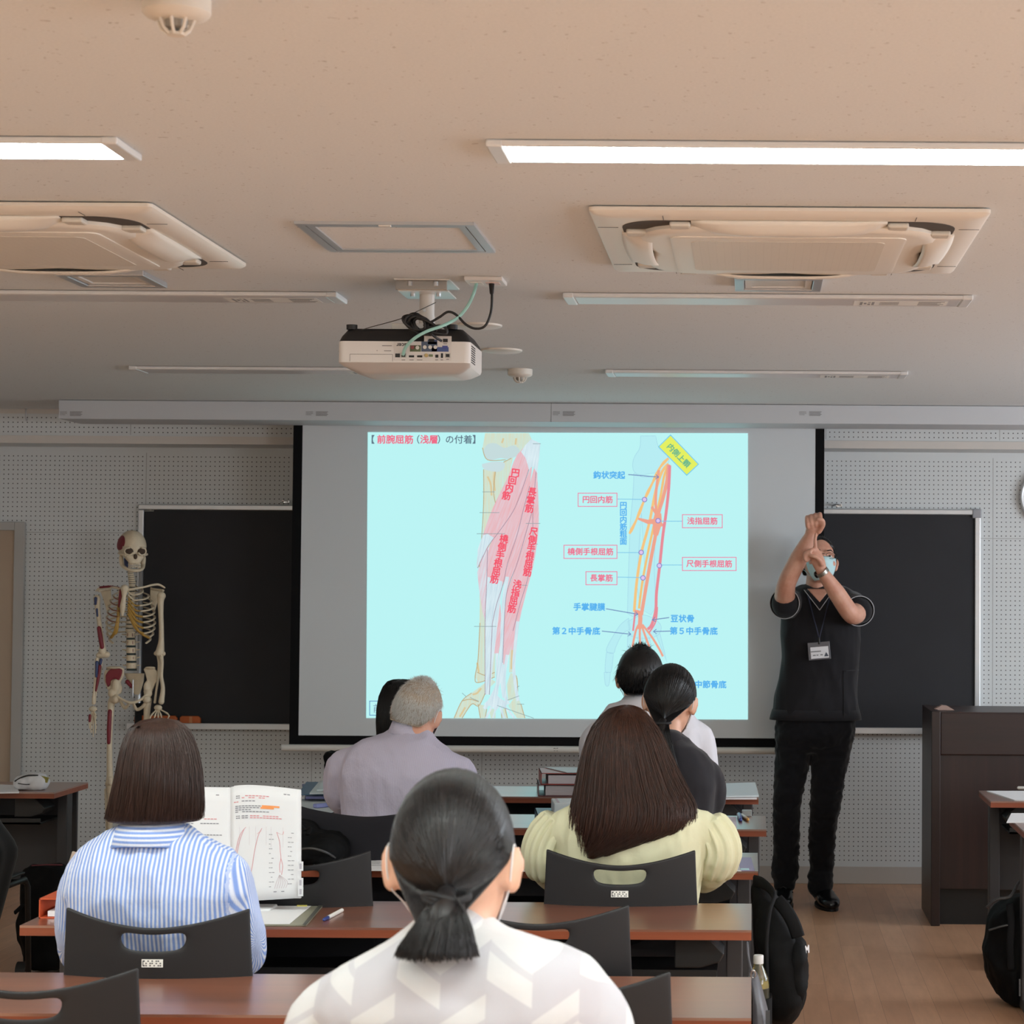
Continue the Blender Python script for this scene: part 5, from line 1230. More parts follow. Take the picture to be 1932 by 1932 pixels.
MB().tube([(k(478, 1500).x, KY+.12, .03), (k(478, 1500).x, KY+.12, k(478, 1530).z)], .019, 12).build('stand_lower_tube', DBLK, SK, smooth=True)
for i in range(5):
    a_ = 2*PI*i/5+.3; px_ = k(478, 1500).x; MB().cap([(px_, KY+.12, .05), (px_+.26*math.cos(a_), KY+.12+.26*math.sin(a_), .035)], [.016, .011], 8).build('stand_foot', DBLK, SK, smooth=True)
# ------------------------------------------------------------------ the class
HBLK = hair_mat('hair_black', '0a090a', '151314', .38); HBRN = hair_mat('hair_brown', '2c1d17', '45302a', .34); HLBR = hair_mat('hair_long_brown', '2a1913', '48291d', .36)
HGRY = hair_mat('hair_grey', 'd6d4d1', 'eceae6', .5); HDK = hair_mat('hair_black_soft', '111011', '221f21', .34)
# --- foreground woman with a ponytail
def chevron_mat():
    m, nt, b = node_mat('white_grey_chevron_blouse'); v, x, y, z = coords(nt)
    cw = .060
    par_ = math_n(nt, 'SUBTRACT', math_n(nt, 'MULTIPLY', math_n(nt, 'FLOORED_MODULO', math_n(nt, 'FLOOR', math_n(nt, 'DIVIDE', x, cw)), 2.0), 2.0), 1.0)
    xin = math_n(nt, 'SUBTRACT', math_n(nt, 'DIVIDE', math_n(nt, 'WRAP', x, cw, 0.0), cw), .5)
    zz = math_n(nt, 'ADD', z, math_n(nt, 'MULTIPLY', math_n(nt, 'MULTIPLY', xin, par_), .038))
    zz = math_n(nt, 'ADD', zz, math_n(nt, 'MULTIPLY', par_, .022))
    t = math_n(nt, 'DIVIDE', math_n(nt, 'WRAP', zz, .135, 0.0), .135)
    f = math_n(nt, 'MULTIPLY', math_n(nt, 'GREATER_THAN', t, .40), math_n(nt, 'LESS_THAN', t, .86))
    f2 = math_n(nt, 'MULTIPLY', math_n(nt, 'GREATER_THAN', t, .10), math_n(nt, 'LESS_THAN', t, .17))
    fs = math_n(nt, 'MAXIMUM', f, math_n(nt, 'MULTIPLY', f2, .8))
    nt.links.new(mix_n(nt, fs, lin('cfcfd1'), lin('bdbcc3')), b.inputs['Base Color'])
    b.inputs['Roughness'].default_value = .75; b.inputs['Specular IOR Level'].default_value = .2; b.inputs['Sheen Weight'].default_value = .1
    bump_n(nt, b, noise_n(nt, v, 15, 3, .6), .25, .006); return m
Y1 = 2.95
T1 = [(1712, 812, 912, .035, .045), (1735, 790, 928, .02, .060), (1752, 764, 948, .01, .070), (1772, 738, 1006, 0, .082), (1788, 712, 1082, -.005, .090), (1806, 678, 1114, -.01, .097), (1828, 642, 1131, -.012, .104), (1858, 610, 1140, -.012, .110), (1895, 592, 1144, -.012, .115), (1960, 600, 1136, -.005, .118), (2120, 640, 1090, .02, .115), (2330, 660, 1066, .04, .112), (2600, 640, 1086, .04, .125)]
A1 = [([(652, 1848, .0), (612, 1935, .0), (600, 2060, .0), (640, 2230, .10), Vector((P(760, 2200, Y1).x, Y1+.34, .62))], [.060, .056, .052, .046, .036]),
      ([(1098, 1842, .0), (1118, 1935, .0), (1130, 2060, .0), (1090, 2230, .10), Vector((P(960, 2200, Y1).x, Y1+.34, .62))], [.060, .056, .052, .046, .036])]
t1, M1 = seated('woman with low black ponytail and white patterned blouse, nearest the camera', Y1, T1, A1, (855, 1632, .035), 1.04, chevron_mat(), yaw=-3, pitch=-4, neck=((856, 1775, .01), (856, 1715, .02), .050), wr=(.004, 7, (1, 1, .7)), cname='blouse')
def collar_px(par, rows, Y0, m, name='collar', thick=.004):
    n = 36; rr_ = []
    for y, xl, xr, dy, hd, tilt in rows:
        a, b = P(xl, y, Y0+dy), P(xr, y, Y0+dy); q = ring((a.x+b.x)/2, Y0+dy, (a.z+b.z)/2, (b.x-a.x)/2, hd, n, 2.1)
        for p in q: p.z -= tilt*(p.y-(Y0+dy-hd))
        rr_.append(q)
    m_ = MB(); m_.ring_loft(rr_, cap=False); return m_.build(name, m, par, smooth=True, solid=thick)
collar_px(t1, [(1700, 806, 915, .03, .060, .25), (1722, 795, 926, .022, .068, .25), (1752, 772, 944, .012, .076, .2)], Y1, MATS['white_grey_chevron_blouse'])
tie1 = P(843, 1690, Y1-.082)
cap_hair(t1, M1, 1.04, HDK, tie1, rx=.0805, ry=.103, rz=.108, cz=.019, nstr=3000, srad=.0008)
tail(t1, HDK, [P(843, 1686, Y1-.080), P(840, 1712, Y1-.108), P(834, 1748, Y1-.118), P(826, 1785, Y1-.118), P(824, 1803, Y1-.116)], [.020, .026, .040, .053, .058], 1500, srad=.0009, tipspread=.5)
m = MB()
for k_ in range(3): m.tube([P(843, 1690+k_*3, Y1-.092)+Vector((.030*math.cos(a), .022*math.sin(a), .004*math.sin(a*2+k_))) for a in np.linspace(0, 2*PI, 24)], .0042, 8)
m.tube(catmull([P(855, 1690, Y1-.11), P(868, 1705, Y1-.118), P(876, 1724, Y1-.120), P(868, 1740, Y1-.120), P(856, 1728, Y1-.118), P(853, 1705, Y1-.115)], 6), .0018, 6)
m.build('hair_tie', mat('hair_tie_black', '17171b', .7), t1, smooth=True)
face_mask(t1, M1, MASKW, 1.04)
# --- woman in a blue striped shirt
def stripe_post(axis, yoke=None, arms=None):
    def f(me, co):
        s = co[:, 0].copy()
        if yoke is not None: s = np.where(co[:, 2] > yoke, co[:, 2], s)
        if arms:
            for a, b, xs in arms:
                a, b = np.array(a), np.array(b); d = b-a; L_ = np.linalg.norm(d); d /= L_
                out = (co[:, 0]-xs)*(1 if xs > axis else -1) > 0
                rel = co-a; along = rel @ d; perp = rel-along[:, None]*d
                e1 = np.cross(d, (0, 1, 0)); e1 /= np.linalg.norm(e1); e2 = np.cross(d, e1)
                ang = np.arctan2(perp @ e2, perp @ e1)*.055; s = np.where(out, ang, s)
        at = me.attributes.new('stripe', 'FLOAT', 'POINT'); at.data.foreach_set('value', s.astype(np.float32))
    return f
Y2 = 5.02
BST = striped('blue_white_striped_cotton', 'd6dae8', '809bd6', .0098, .48, .2)
T2 = [(1556, 240, 345, .01, .055), (1572, 205, 372, .0, .072), (1588, 172, 412, -.005, .085), (1606, 148, 440, -.01, .098), (1636, 128, 466, -.015, .112), (1680, 124, 474, -.018, .120), (1745, 140, 458, -.01, .122), (1830, 150, 448, .01, .118), (1930, 155, 440, .03, .115), (2010, 155, 440, .04, .13)]
A2 = [([(172, 1632, -.01), (150, 1690, .0), (148, 1785, .05), (175, 1795, .24), (210, 1752, .48)], [.058, .050, .046, .042, .034]),
      ([(432, 1632, -.01), (446, 1700, .0), (461, 1795, .05), (445, 1795, .24), (400, 1752, .48)], [.058, .050, .046, .042, .034])]
xa, xb = P(150, 1640, Y2).x, P(448, 1640, Y2).x; xm = P(300, 1640, Y2).x
t2, M2 = seated('woman with straight brown bob and blue-white striped shirt at the left', Y2, T2, A2, (300, 1462, .04), 1.0, BST, yaw=2, pitch=-6, neck=((300, 1590, .0), (300, 1545, .01), .050), trm=TRN, wr=(.008, 10, (1, 1, .6)),
    post=stripe_post(xm, None, [(P(150, 1600, Y2), P(120, 1790, Y2), xa), (P(450, 1600, Y2), P(490, 1790, Y2), xb)]))
c2 = collar_px(t2, [(1543, 232, 348, .01, .064, .25), (1556, 218, 358, .003, .080, .25), (1588, 200, 378, -.008, .104, .2)], Y2, BST)
at = c2.data.attributes.new('stripe', 'FLOAT', 'POINT'); at.data.foreach_set('value', np.array([v.co.z for v in c2.data.vertices], dtype=np.float32))
H2 = [(1356.5, 297, 305, .03, .006), (1357.5, 285, 318, .03, .03), (1361, 266, 336, .03, .06), (1372, 250, 351, .025, .085), (1392, 240, 363, .02, .1), (1420, 232, 372, .015, .108), (1455, 226, 378, .01, .112), (1490, 219, 380, .01, .112), (1520, 212, 380, .012, .110), (1538, 206, 379, .015, .106), (1547, 204, 378, .016, .102)]
hair_px(t2, H2, Y2, HBRN, front=.045, strands=2600, srad=.0009, jit=.008, tip=.13)
face_mask(t2, M2, MASKW, 1.0)
# --- woman with long brown hair in a pale yellow blouse
Y3 = 6.08
YEL = mat('pale_yellow_cotton', 'd6d4b4', .85, spec=.15, var=.05, vscale=10, bump=.3, bscale=22, bdist=.008)
T3 = [(1470, 1160, 1215, .02, .05), (1485, 1125, 1250, .01, .07), (1500, 1098, 1282, .0, .088), (1520, 1076, 1308, -.005, .10), (1545, 1066, 1322, -.008, .11), (1580, 1060, 1326, -.01, .12), (1630, 1058, 1326, .0, .12), (1720, 1065, 1315, .02, .115), (1800, 1070, 1310, .03, .12), (1850, 1070, 1310, .03, .13)]
A3 = [([(1088, 1530, -.01), (1062, 1570, .02), (1035, 1625, .08), (1060, 1655, .26), (1110, 1640, .44)], [.055, .060, .062, .045, .034]),
      ([(1298, 1530, -.01), (1322, 1570, .02), (1345, 1622, .08), (1320, 1655, .26), (1265, 1640, .44)], [.055, .060, .062, .045, .034])]
def puff_sleeve(par, sx, top, mid, bot):
    a, b, d = P(*top, Y3+.02), P(*mid, Y3+.03), P(*bot, Y3+.07); pts = catmull([a, b, d], 10); rr_ = []
    rad = np.interp(np.linspace(0, 1, len(pts)), [0, .12, .3, .6, .82, 1], [.048, .051, .060, .066, .060, .040])
    for i, p in enumerate(pts):
        t_ = (pts[min(i+1, len(pts)-1)]-pts[max(0, i-1)]).normalized(); e1 = t_.cross(Vector((0, 1, 0))).normalized(); e2 = t_.cross(e1); f = i/(len(pts)-1)
        am = np.interp(f, [0, .1, .35, .7, 1], [.02, .12, .08, .05, .10])
        rr_.append([p+(e1*math.cos(2*PI*k/96)+e2*math.sin(2*PI*k/96))*rad[i]*(1+am*(math.sin(2*PI*k/96*13+sx+1.3*math.sin(k*.21))+.4*math.sin(2*PI*k/96*29))) for k in range(96)])
    m_ = MB(); m_.ring_loft(rr_); return m_.build('puff_sleeve', YEL, par, smooth=True)
t3, M3 = seated('woman with long straight brown hair and pale yellow puff-sleeved blouse', Y3, T3, A3, (1182, 1418, .03), 1.0, YEL, yaw=0, pitch=-6, neck=((1185, 1490, .0), (1183, 1460, .01), .05), wr=(.006, 12, (1, 1, .5)), cname='blouse')
for a_ in ((-1, (1056, 1545), (1030, 1596), (1030, 1652)), (1, (1332, 1548), (1354, 1598), (1344, 1648))): puff_sleeve(t3, *a_)
H3 = [(1331.5, 1179, 1186, .02, .006), (1332.5, 1170, 1196, .02, .03), (1337, 1152, 1208, .02, .055), (1350, 1136, 1222, .015, .08), (1372, 1119, 1238, .01, .098), (1404, 1107, 1254, .0, .110), (1446, 1098, 1272, -.01, .118), (1488, 1091, 1292, -.02, .125), (1512, 1087, 1307, -.025, .128), (1540, 1082, 1310, -.03, .128), (1562, 1082, 1300, -.032, .126), (1582, 1088, 1252, -.034, .118), (1600, 1098, 1185, -.036, .112), (1612, 1106, 1140, -.038, .105)]
hair_px(t3, H3, Y3, HLBR, front=.04, strands=3600, srad=.0011, jit=.020, tip=.22)
face_mask(t3, M3, MASKW, 1.0)
# --- grey-haired man
Y4 = 7.30
LAV = striped('lavender_pinstripe_cotton', 'c3bece', 'a7a1b8', .0036, .62, .3)
T4 = [(1372, 748, 812, .03, .055), (1384, 728, 818, .02, .075), (1396, 682, 828, .01, .095), (1412, 660, 846, .0, .11), (1432, 650, 858, -.01, .122), (1460, 643, 866, -.015, .13), (1500, 643, 866, -.01, .13), (1540, 646, 860, .0, .125), (1620, 655, 850, .03, .12), (1720, 650, 855, .04, .13)]
A4 = [([(665, 1422, -.01), (648, 1450, .02), (644, 1500, .08), (668, 1525, .26), (715, 1512, .45)], [.062, .058, .054, .046, .034]), ([(848, 1430, -.01), (866, 1462, .02), (872, 1505, .08), (848, 1525, .26), (800, 1512, .45)], [.062, .058, .054, .046, .034])]
t4, M4 = seated('grey-haired man in lavender pinstriped shirt seated before the slide', Y4, T4, A4, (787, 1344, .05), 1.0, LAV, SKIN2, yaw=-13, pitch=-8, roll=13, neck=((782, 1395, .01), (787, 1370, .03), .056), wr=(.007, 9, (1, 1, .6)),
    post=stripe_post(P(755, 1450, Y4).x, None, None))
c4 = collar_px(t4, [(1364, 742, 806, .035, .062, .15), (1374, 738, 810, .03, .070, .15), (1388, 732, 816, .022, .082, .12)], Y4, LAV)
for v in c4.data.vertices: v.co.z -= (v.co.x-(P(775, 1400, Y4).x-t4.location.x))*.22
at = c4.data.attributes.new('stripe', 'FLOAT', 'POINT'); at.data.foreach_set('value', np.array([v.co.z for v in c4.data.vertices], dtype=np.float32))
short_hair(t4, M4, 1.0, HGRY, 'hair', .0765, .0950, .0985, .020, 7500, .017, .0006, down=.62, low=-.046, jit=.22, top=1.15, shell_m=mat('scalp_through_grey_hair', 'a3917f', .7, var=.15, vscale=60), thin=(-.005, -.050, .110, .055))
face_mask(t4, M4, MASKW, 1.0)
# --- student hidden behind him
Y5 = 8.45
T5 = [(1392, 730, 780, .0, .05), (1402, 700, 812, .0, .08), (1420, 680, 836, .0, .10), (1450, 672, 844, .0, .115), (1520, 680, 836, .01, .115), (1640, 690, 826, .03, .12)]
A5 = [([(688, 1425, 0), (672, 1460, .02), (672, 1495, .08), (690, 1505, .26), (725, 1495, .42)], [.052, .048, .045, .040, .032]), ([(828, 1425, 0), (842, 1460, .02), (842, 1495, .08), (824, 1505, .26), (790, 1495, .42)], [.052, .048, .045, .040, .032])]
t5, M5 = seated('dark-haired student almost hidden behind the grey-haired man', Y5, T5, A5, (756, 1345, .03), .97, cloth('charcoal_knit', '2f2f36'), neck=((756, 1400, .0), (756, 1380, .01), .048), pitch=-6)
H5 = [(1282.5, 753, 760, .02, .006), (1283, 742, 772, .02, .03), (1286, 732, 782, .02, .055), (1295, 724, 790, .015, .08), (1312, 717, 797, .01, .098), (1335, 713, 800, .0, .105), (1360, 712, 801, .0, .108), (1385, 713, 801, .0, .108), (1400, 715, 800, .0, .105)]
hair_px(t5, H5, Y5, HBLK, front=.04, strands=900, srad=.0011, jit=.004, tip=.05)
face_mask(t5, M5, MASKW, .97)
# --- woman with black ponytail and black jacket
Y6 = 7.22
BJK = cloth('black_jacket_wool', '27262b', var=.1, bump=.35)
T6 = [(1380, 1232, 1282, .02, .05), (1392, 1212, 1296, .01, .075), (1405, 1188, 1312, .0, .092), (1420, 1172, 1334, -.005, .105), (1442, 1164, 1346, -.01, .115), (1480, 1162, 1350, -.01, .12), (1540, 1166, 1346, .0, .12), (1620, 1172, 1340, .02, .118), (1720, 1172, 1340, .03, .13)]
A6 = [([(1182, 1435, -.01), (1168, 1470, .02), (1168, 1520, .08), (1190, 1535, .26), (1225, 1520, .44)], [.055, .052, .049, .044, .034]), ([(1328, 1437, -.01), (1338, 1472, .02), (1340, 1520, .08), (1322, 1535, .26), (1285, 1520, .44)], [.055, .052, .049, .044, .034])]
t6, M6 = seated('woman with long black ponytail and black jacket on the right', Y6, T6, A6, (1264, 1325, .04), 1.02, BJK, yaw=-8, pitch=-4, roll=4, neck=((1256, 1398, .0), (1258, 1368, .015), .050), wr=(.005, 9, (1, 1, .6)), cname='jacket')
collar_px(t6, [(1374, 1228, 1284, .015, .058, .25), (1382, 1222, 1290, .01, .066, .25), (1400, 1205, 1302, .0, .086, .2)], Y6, BJK)
tie6 = P(1251, 1362, Y6-.085); cap_hair(t6, M6, 1.02, HBLK, tie6, rx=.0855, ry=.104, rz=.108, cz=.020, nstr=1500, srad=.0009)
tail(t6, HBLK, [P(1251, 1360, Y6-.08), P(1249, 1376, Y6-.108), P(1253, 1400, Y6-.12), P(1262, 1425, Y6-.125), P(1272, 1445, Y6-.125)], [.020, .026, .028, .022, .012], 300, srad=.001)
m = MB(); m.tube([P(1250, 1364, Y6-.09)+Vector((.026*math.cos(a), .022*math.sin(a), .0)) for a in np.linspace(0, 2*PI, 20)], .0045, 8); m.build('hair_tie', MATS['hair_tie_black'], t6, smooth=True)
face_mask(t6, M6, MASKW, 1.02)
# --- student in white, first row
Y7 = 8.42
WHT = cloth('white_shirt_cotton', 'dcdbe2', var=.03, bump=.2, bscale=40)
T7 = [(1312, 1180, 1240, .02, .06), (1322, 1172, 1262, .01, .08), (1334, 1146, 1296, .0, .098), (1350, 1130, 1308, -.005, .112), (1375, 1122, 1320, -.01, .122), (1420, 1122, 1322, -.01, .128), (1500, 1128, 1318, .0, .125), (1560, 1134, 1312, .02, .12), (1640, 1134, 1312, .03, .13)]
A7 = [([(1134, 1362, -.01), (1122, 1400, .02), (1120, 1460, .08), (1140, 1495, .26), (1180, 1490, .42)], [.060, .056, .052, .046, .034]), ([(1308, 1364, -.01), (1322, 1402, .02), (1326, 1460, .08), (1305, 1495, .26), (1265, 1490, .42)], [.060, .058, .054, .046, .034])]
t7, M7 = seated('student with short tousled black hair and white shirt in the first row', Y7, T7, A7, (1208, 1282, .04), 1.04, WHT, yaw=0, pitch=-8, neck=((1208, 1330, .0), (1208, 1308, .015), .056), wr=(.008, 8, (1, 1, .6)))
collar_px(t7, [(1309, 1178, 1244, .02, .070, .2), (1318, 1170, 1252, .015, .082, .2), (1332, 1160, 1266, .0, .10, .15)], Y7, WHT)
short_hair(t7, M7, 1.04, HBLK, 'hair', .0875, .106, .108, .022, 3000, .026, .0010, down=.84, low=-.070, jit=.42, top=1.0)
face_mask(t7, M7, MASKW, 1.04)
# ------------------------------------------------------------------ the instructor, standing with both arms raised
Y8 = 10.62; K8 = Y8/F_PX
def q8(x, y, dy=0.0): return P(x, y, Y8+dy)
cx8 = q8(1545, 1600).x
t8 = thing('person', 'man in black scrubs and white mask standing with a raised fist before the screen', 'person', (cx8, Y8, 0))
M8 = head_frame(q8(1545, 1061, .0), 192, 15, -4); S8 = 1.06
SCRUB = cloth('black_scrubs', '1e1d20', var=.1, bump=.3); PANT = cloth('black_trousers_cotton', '131317', var=.08, bump=.3); PIPE = mat('white_piping', 'b9b9bd', .7)
b = MB(); head(b, M8, S8)
T8 = [(1103, 1512, 1578, .03, .055), (1110, 1496, 1604, .02, .080), (1120, 1484, 1616, .01, .098), (1135, 1478, 1622, .0, .112), (1160, 1474, 1624, -.01, .122), (1200, 1473, 1622, -.012, .126), (1240, 1474, 1621, -.01, .122), (1280, 1469, 1619, .0, .122), (1315, 1462, 1620, .0, .126), (1340, 1458, 1622, .0, .130), (1356, 1455, 1623, .0, .132)]
b.ring_loft(rings_px(T8, Y8, .016)[::-1])
b.cap([q8(1543, 1128, .02), q8(1541, 1104, .0), M8 @ Vector((0, -.01, -.04))], [.062, .056, .056], 16)
# arms: viewer's left with the fist, viewer's right with the pointing hand
LA = [q8(1496, 1140, .0), q8(1482, 1138, -.12), q8(1484, 1102, -.24), q8(1508, 1052, -.27), q8(1529, 1012, -.29)]; LR = [.060, .056, .046, .044, .030]
RA = [q8(1606, 1140, .0), q8(1617, 1152, -.12), q8(1606, 1158, -.25), q8(1578, 1118, -.29), q8(1550, 1077, -.33)]; RR_ = [.060, .056, .046, .043, .027]
for a_, r_ in ((LA, LR), (RA, RR_)): b.cap(catmull(a_, 6), list(np.interp(np.linspace(0, 4, 25), range(5), r_)), 16)
# fist
fy = -.30
b.cap([q8(1529, 1012, fy+.01), q8(1534, 1000, fy+.005), q8(1537, 986, fy+.005)], [.030, .036, .040], 14, .72, (0, 1, 0))
for i, (x, y) in enumerate(((1522.5, 977.5), (1530, 975), (1538, 973), (1546.5, 971.5))):
    b.cap(catmull([q8(x+1.5, y+5, fy+.028), q8(x+.5, y-1.5, fy+.012), q8(x, y+1, fy-.022), q8(x+.5, y+11, fy-.036), q8(x+1.5, y+17, fy-.022)], 3), [.0112]*13, 10)
b.cap(catmull([q8(1545, 1003, fy-.012), q8(1553, 990, fy-.028), q8(1551, 981, fy-.040), q8(1543, 980, fy-.046)], 4), list(np.linspace(.0135, .0095, 13)), 10)
# pointing hand
hy = -.345
b.cap([q8(1550, 1077, hy+.01), q8(1545, 1062, hy+.0), q8(1538, 1047, hy)], [.027, .033, .034], 14, .62, (0, 1, 0))
b.cap(catmull([q8(1541, 1044, hy-.004), q8(1538.5, 1031, hy-.012), q8(1538, 1019, hy-.012), q8(1539.5, 1007, hy-.006)], 4), list(np.linspace(.0112, .0078, 13)), 10)
for i, (x, y) in enumerate(((1534, 1041), (1528.5, 1043), (1524, 1047))):
    b.cap(catmull([q8(x+4, y+4, hy+.01), q8(x, y-3.5, hy-.016), q8(x-5, y-1, hy-.034), q8(x-5.5, y+8, hy-.032), q8(x-1, y+11, hy-.02)], 3), list(np.linspace(.0112, .0088, 13)), 10)
b.cap(catmull([q8(1550, 1064, hy-.02), q8(1545, 1055, hy-.040), q8(1537, 1050, hy-.046), q8(1530, 1049, hy-.044)], 4), list(np.linspace(.0135, .009, 13)), 10)
LEGS = {-1: [(1497, 1370, .0, 34), (1498, 1410, .0, 35), (1492, 1460, -.015, 30), (1485, 1518, -.03, 25.5), (1484, 1545, -.02, 25), (1484, 1600, .0, 24), (1481, 1640, .01, 25), (1481, 1652, .01, 25), (1480, 1668, .0, 20)],
        1: [(1578, 1370, .0, 36), (1570, 1410, .0, 36), (1563, 1460, -.015, 32), (1557, 1518, -.03, 28.5), (1554, 1545, -.02, 26.5), (1550, 1600, .0, 24.5), (1551, 1640, .01, 20.5), (1547, 1658, .0, 24), (1547, 1672, -.01, 23)]}
tr = MB(); tr.ring_loft(rings_px([(1335, 1470, 1612, 0, .115), (1360, 1468, 1613, .0, .122), (1390, 1464, 1610, .0, .125), (1405, 1466, 1604, 0, .11), (1418, 1480, 1590, 0, .08)], Y8)[::-1])
for sx, L_ in LEGS.items():
    pts = [q8(x, y, d) for x, y, d, r in L_]; rd = [r*K8 for x, y, d, r in L_]
    tr.cap(catmull(pts, 3), list(np.interp(np.linspace(0, len(rd)-1, (len(rd)-1)*3+1), range(len(rd)), rd)), 18)
    b.cap(catmull(pts, 2), list(np.interp(np.linspace(0, len(rd)-1, (len(rd)-1)*2+1), range(len(rd)), [r*.8 for r in rd])), 12)
    an = pts[-1]; b.cap([Vector((an.x, an.y+.0, .09)), Vector((an.x, an.y-.02, .045)), Vector((an.x+.01*sx, an.y-.10, .040))], [.030, .026, .018], 10)
fuse(b, 'body', SKIN2, t8, .0048, 3); fuse(tr, 'trousers', PANT, t8, .009, 4, (.007, 13, (1, 1, 1.6)))
for sx, (hx_, hy_, tx_, ty_) in ((-1, (1482, .05, 1474, -.17)), (1, (1548, .06, 1568, -.17))):
    h0 = q8(hx_, 1690, hy_); h1 = q8(tx_, 1690, ty_); d = (h1-h0); d.z = 0; L_ = d.length; d.normalize(); n_ = Vector((-d.y, d.x, 0)); so = MB(); rr_ = []
    o_ = Vector((h0.x, h0.y, 0))
    for f, w, h in ((-.10, .012, .05), (-.08, .032, .075), (.05, .040, .088), (.25, .043, .092), (.45, .047, .078), (.65, .052, .062), (.85, .050, .052), (1.0, .038, .044), (1.08, .014, .03)):
        c_ = o_+d*(f*L_*1.08); rr_.append([c_+n_*w*math.copysign(abs(math.cos(a))**.8, math.cos(a))+Vector((0, 0, .012+h*.5+h*.5*math.copysign(abs(math.sin(a))**.75, math.sin(a)))) for a in np.linspace(0, 2*PI, 20, endpoint=False)])
    so.ring_loft(rr_); sho = so.build('shoe', mat('shoe_leather', '101012', .22), t8, smooth=True)
    sl_ = MB(); rr_ = []
    for z in (0, .014): rr_.append([o_+d*(L_*1.08*(.48+.60*math.cos(a)))+n_*(.050*math.sin(a)*(1+.12*math.cos(a)))+Vector((0, 0, z)) for a in np.linspace(0, 2*PI, 28, endpoint=False)])
    sl_.ring_loft(rr_); sl_.build('sole', mat('shoe_sole', '0c0c0d', .5), sho, smooth='auto')
    MB().tube([o_+d*(.40*L_)+n_*.045+Vector((0, 0, .07)), o_+d*(.46*L_)+Vector((0, 0, .098)), o_+d*(.40*L_)-n_*.045+Vector((0, 0, .07))], .008, 8, .5).build('strap', MATS['shoe_leather'], sho, smooth=True)
c = MB(); c.ring_loft(rings_px(T8, Y8)[::-1])
SL_ = []
for a_, ex in ((LA, q8(1483, 1140, -.155)), (RA, q8(1619, 1152, -.150))):
    c.cap([a_[0]+Vector((0, .02, 0)), a_[0].lerp(a_[1], .5), a_[1].lerp(ex, .6)], [.070, .070, .072], 18)
scr = fuse(c, 'scrub_top', SCRUB, t8, .008, 5, (.006, 8, (1, 1, .5)))
fl = MB(); fl.ring_loft(rings_px([(1338, 1457.5, 1621, 0, .131), (1350, 1453.5, 1624, 0, .136), (1357.5, 1452, 1625, 0, .137)], Y8), cap=False); fl.build('hem', SCRUB, scr, smooth=True, solid=.003)
for a_, ex in ((LA, q8(1481, 1139, -.165)), (RA, q8(1621, 1152, -.160))):
    d = (ex-a_[0]).normalized(); e1 = d.cross(Vector((0, 0, 1))).normalized(); e2 = d.cross(e1); cn = a_[1].lerp(ex, .75)
    cuff = MB(); rr_ = [[cn+d*o+(e1*math.cos(t)+e2*math.sin(t))*r for t in np.linspace(0, 2*PI, 28, endpoint=False)] for o, r in ((-.05, .070), (-.01, .073), (.012, .074))]
    cuff.ring_loft(rr_, cap=False); cuff.build('sleeve_cuff', SCRUB, scr, smooth=True, solid=.004)
    MB().tube([cn+d*.012+(e1*math.cos(t)+e2*math.sin(t))*.0745 for t in np.linspace(0, 2*PI, 40)], .0021, 6).build('sleeve_piping', PIPE, scr, smooth=True)
# V neck: bare skin wedge, dark facing and white piping, laid on the front of the top
def frontY(px, py):                                     # front surface of the scrub top
    ys = [r[0] for r in T8]; i = max(0, min(len(ys)-2, int(np.searchsorted(ys, py))-1)); f = min(1, max(0, (py-ys[i])/(ys[i+1]-ys[i])))
    r = [T8[i][j]+(T8[i+1][j]-T8[i][j])*f for j in range(5)]; u = min(.98, abs((px-(r[1]+r[2])/2)/((r[2]-r[1])/2)))
    return r[3]-r[4]*(1-u**2.4)**(1/2.4)-.006
def fr8(px, py, off=0): return q8(px, py, frontY(px, py)-off)
def front_patch(pts, m, name, off, par=scr):
    """triangulated patch that follows the chest"""
    g = MB()
    (ax, ay), (bx, by), (vx, vy) = pts; n = 10
    def f(u, v): x = (ax+(bx-ax)*u)*(1-v)+vx*v; y = (ay+(by-ay)*u)*(1-v)+vy*v; return fr8(x, y, off)
    g.grid(f, n, n); return g.build(name, m, par, smooth=True, solid=.001)
front_patch([(1517, 1113), (1573, 1113), (1546.5, 1151)], SCRUB, 'neck_facing', .003)
front_patch([(1523, 1111), (1567, 1111), (1546.5, 1136)], SKIN2, 'bare_neck', .006, t8)
m = MB(); m.tube([fr8(1517+(1546.5-1517)*f, 1113+38*f, .007) for f in np.linspace(0, 1, 12)], .0018, 6); m.build('neck_piping', PIPE, scr, smooth=True)
m = MB(); m.tube([fr8(1573+(1546.5-1573)*f, 1113+38*f, .007) for f in np.linspace(0, 1, 12)], .0018, 6); m.build('neck_piping', PIPE, scr, smooth=True)
for pts in ([(1592, 1265), (1592, 1354)], [(1594, 1266), (1620, 1264)]): MB().tube([fr8(pts[0][0]+(pts[1][0]-pts[0][0])*f, pts[0][1]+(pts[1][1]-pts[0][1])*f, .001) for f in np.linspace(0, 1, 10)], .0022, 6).build('pocket_seam', SCRUB, scr, smooth=True)
face_bits(t8, M8, S8); face_mask(t8, M8, MASKB, S8)
short_hair(t8, M8, S8, HBLK, 'hair', .080, .098, .101, .0235, 2600, .024, .0011, down=.72, low=-.045, jit=.45)
TT = lambda x, y, z: M8 @ Vector((x*S8, y*S8, z*S8)); gm = MB()
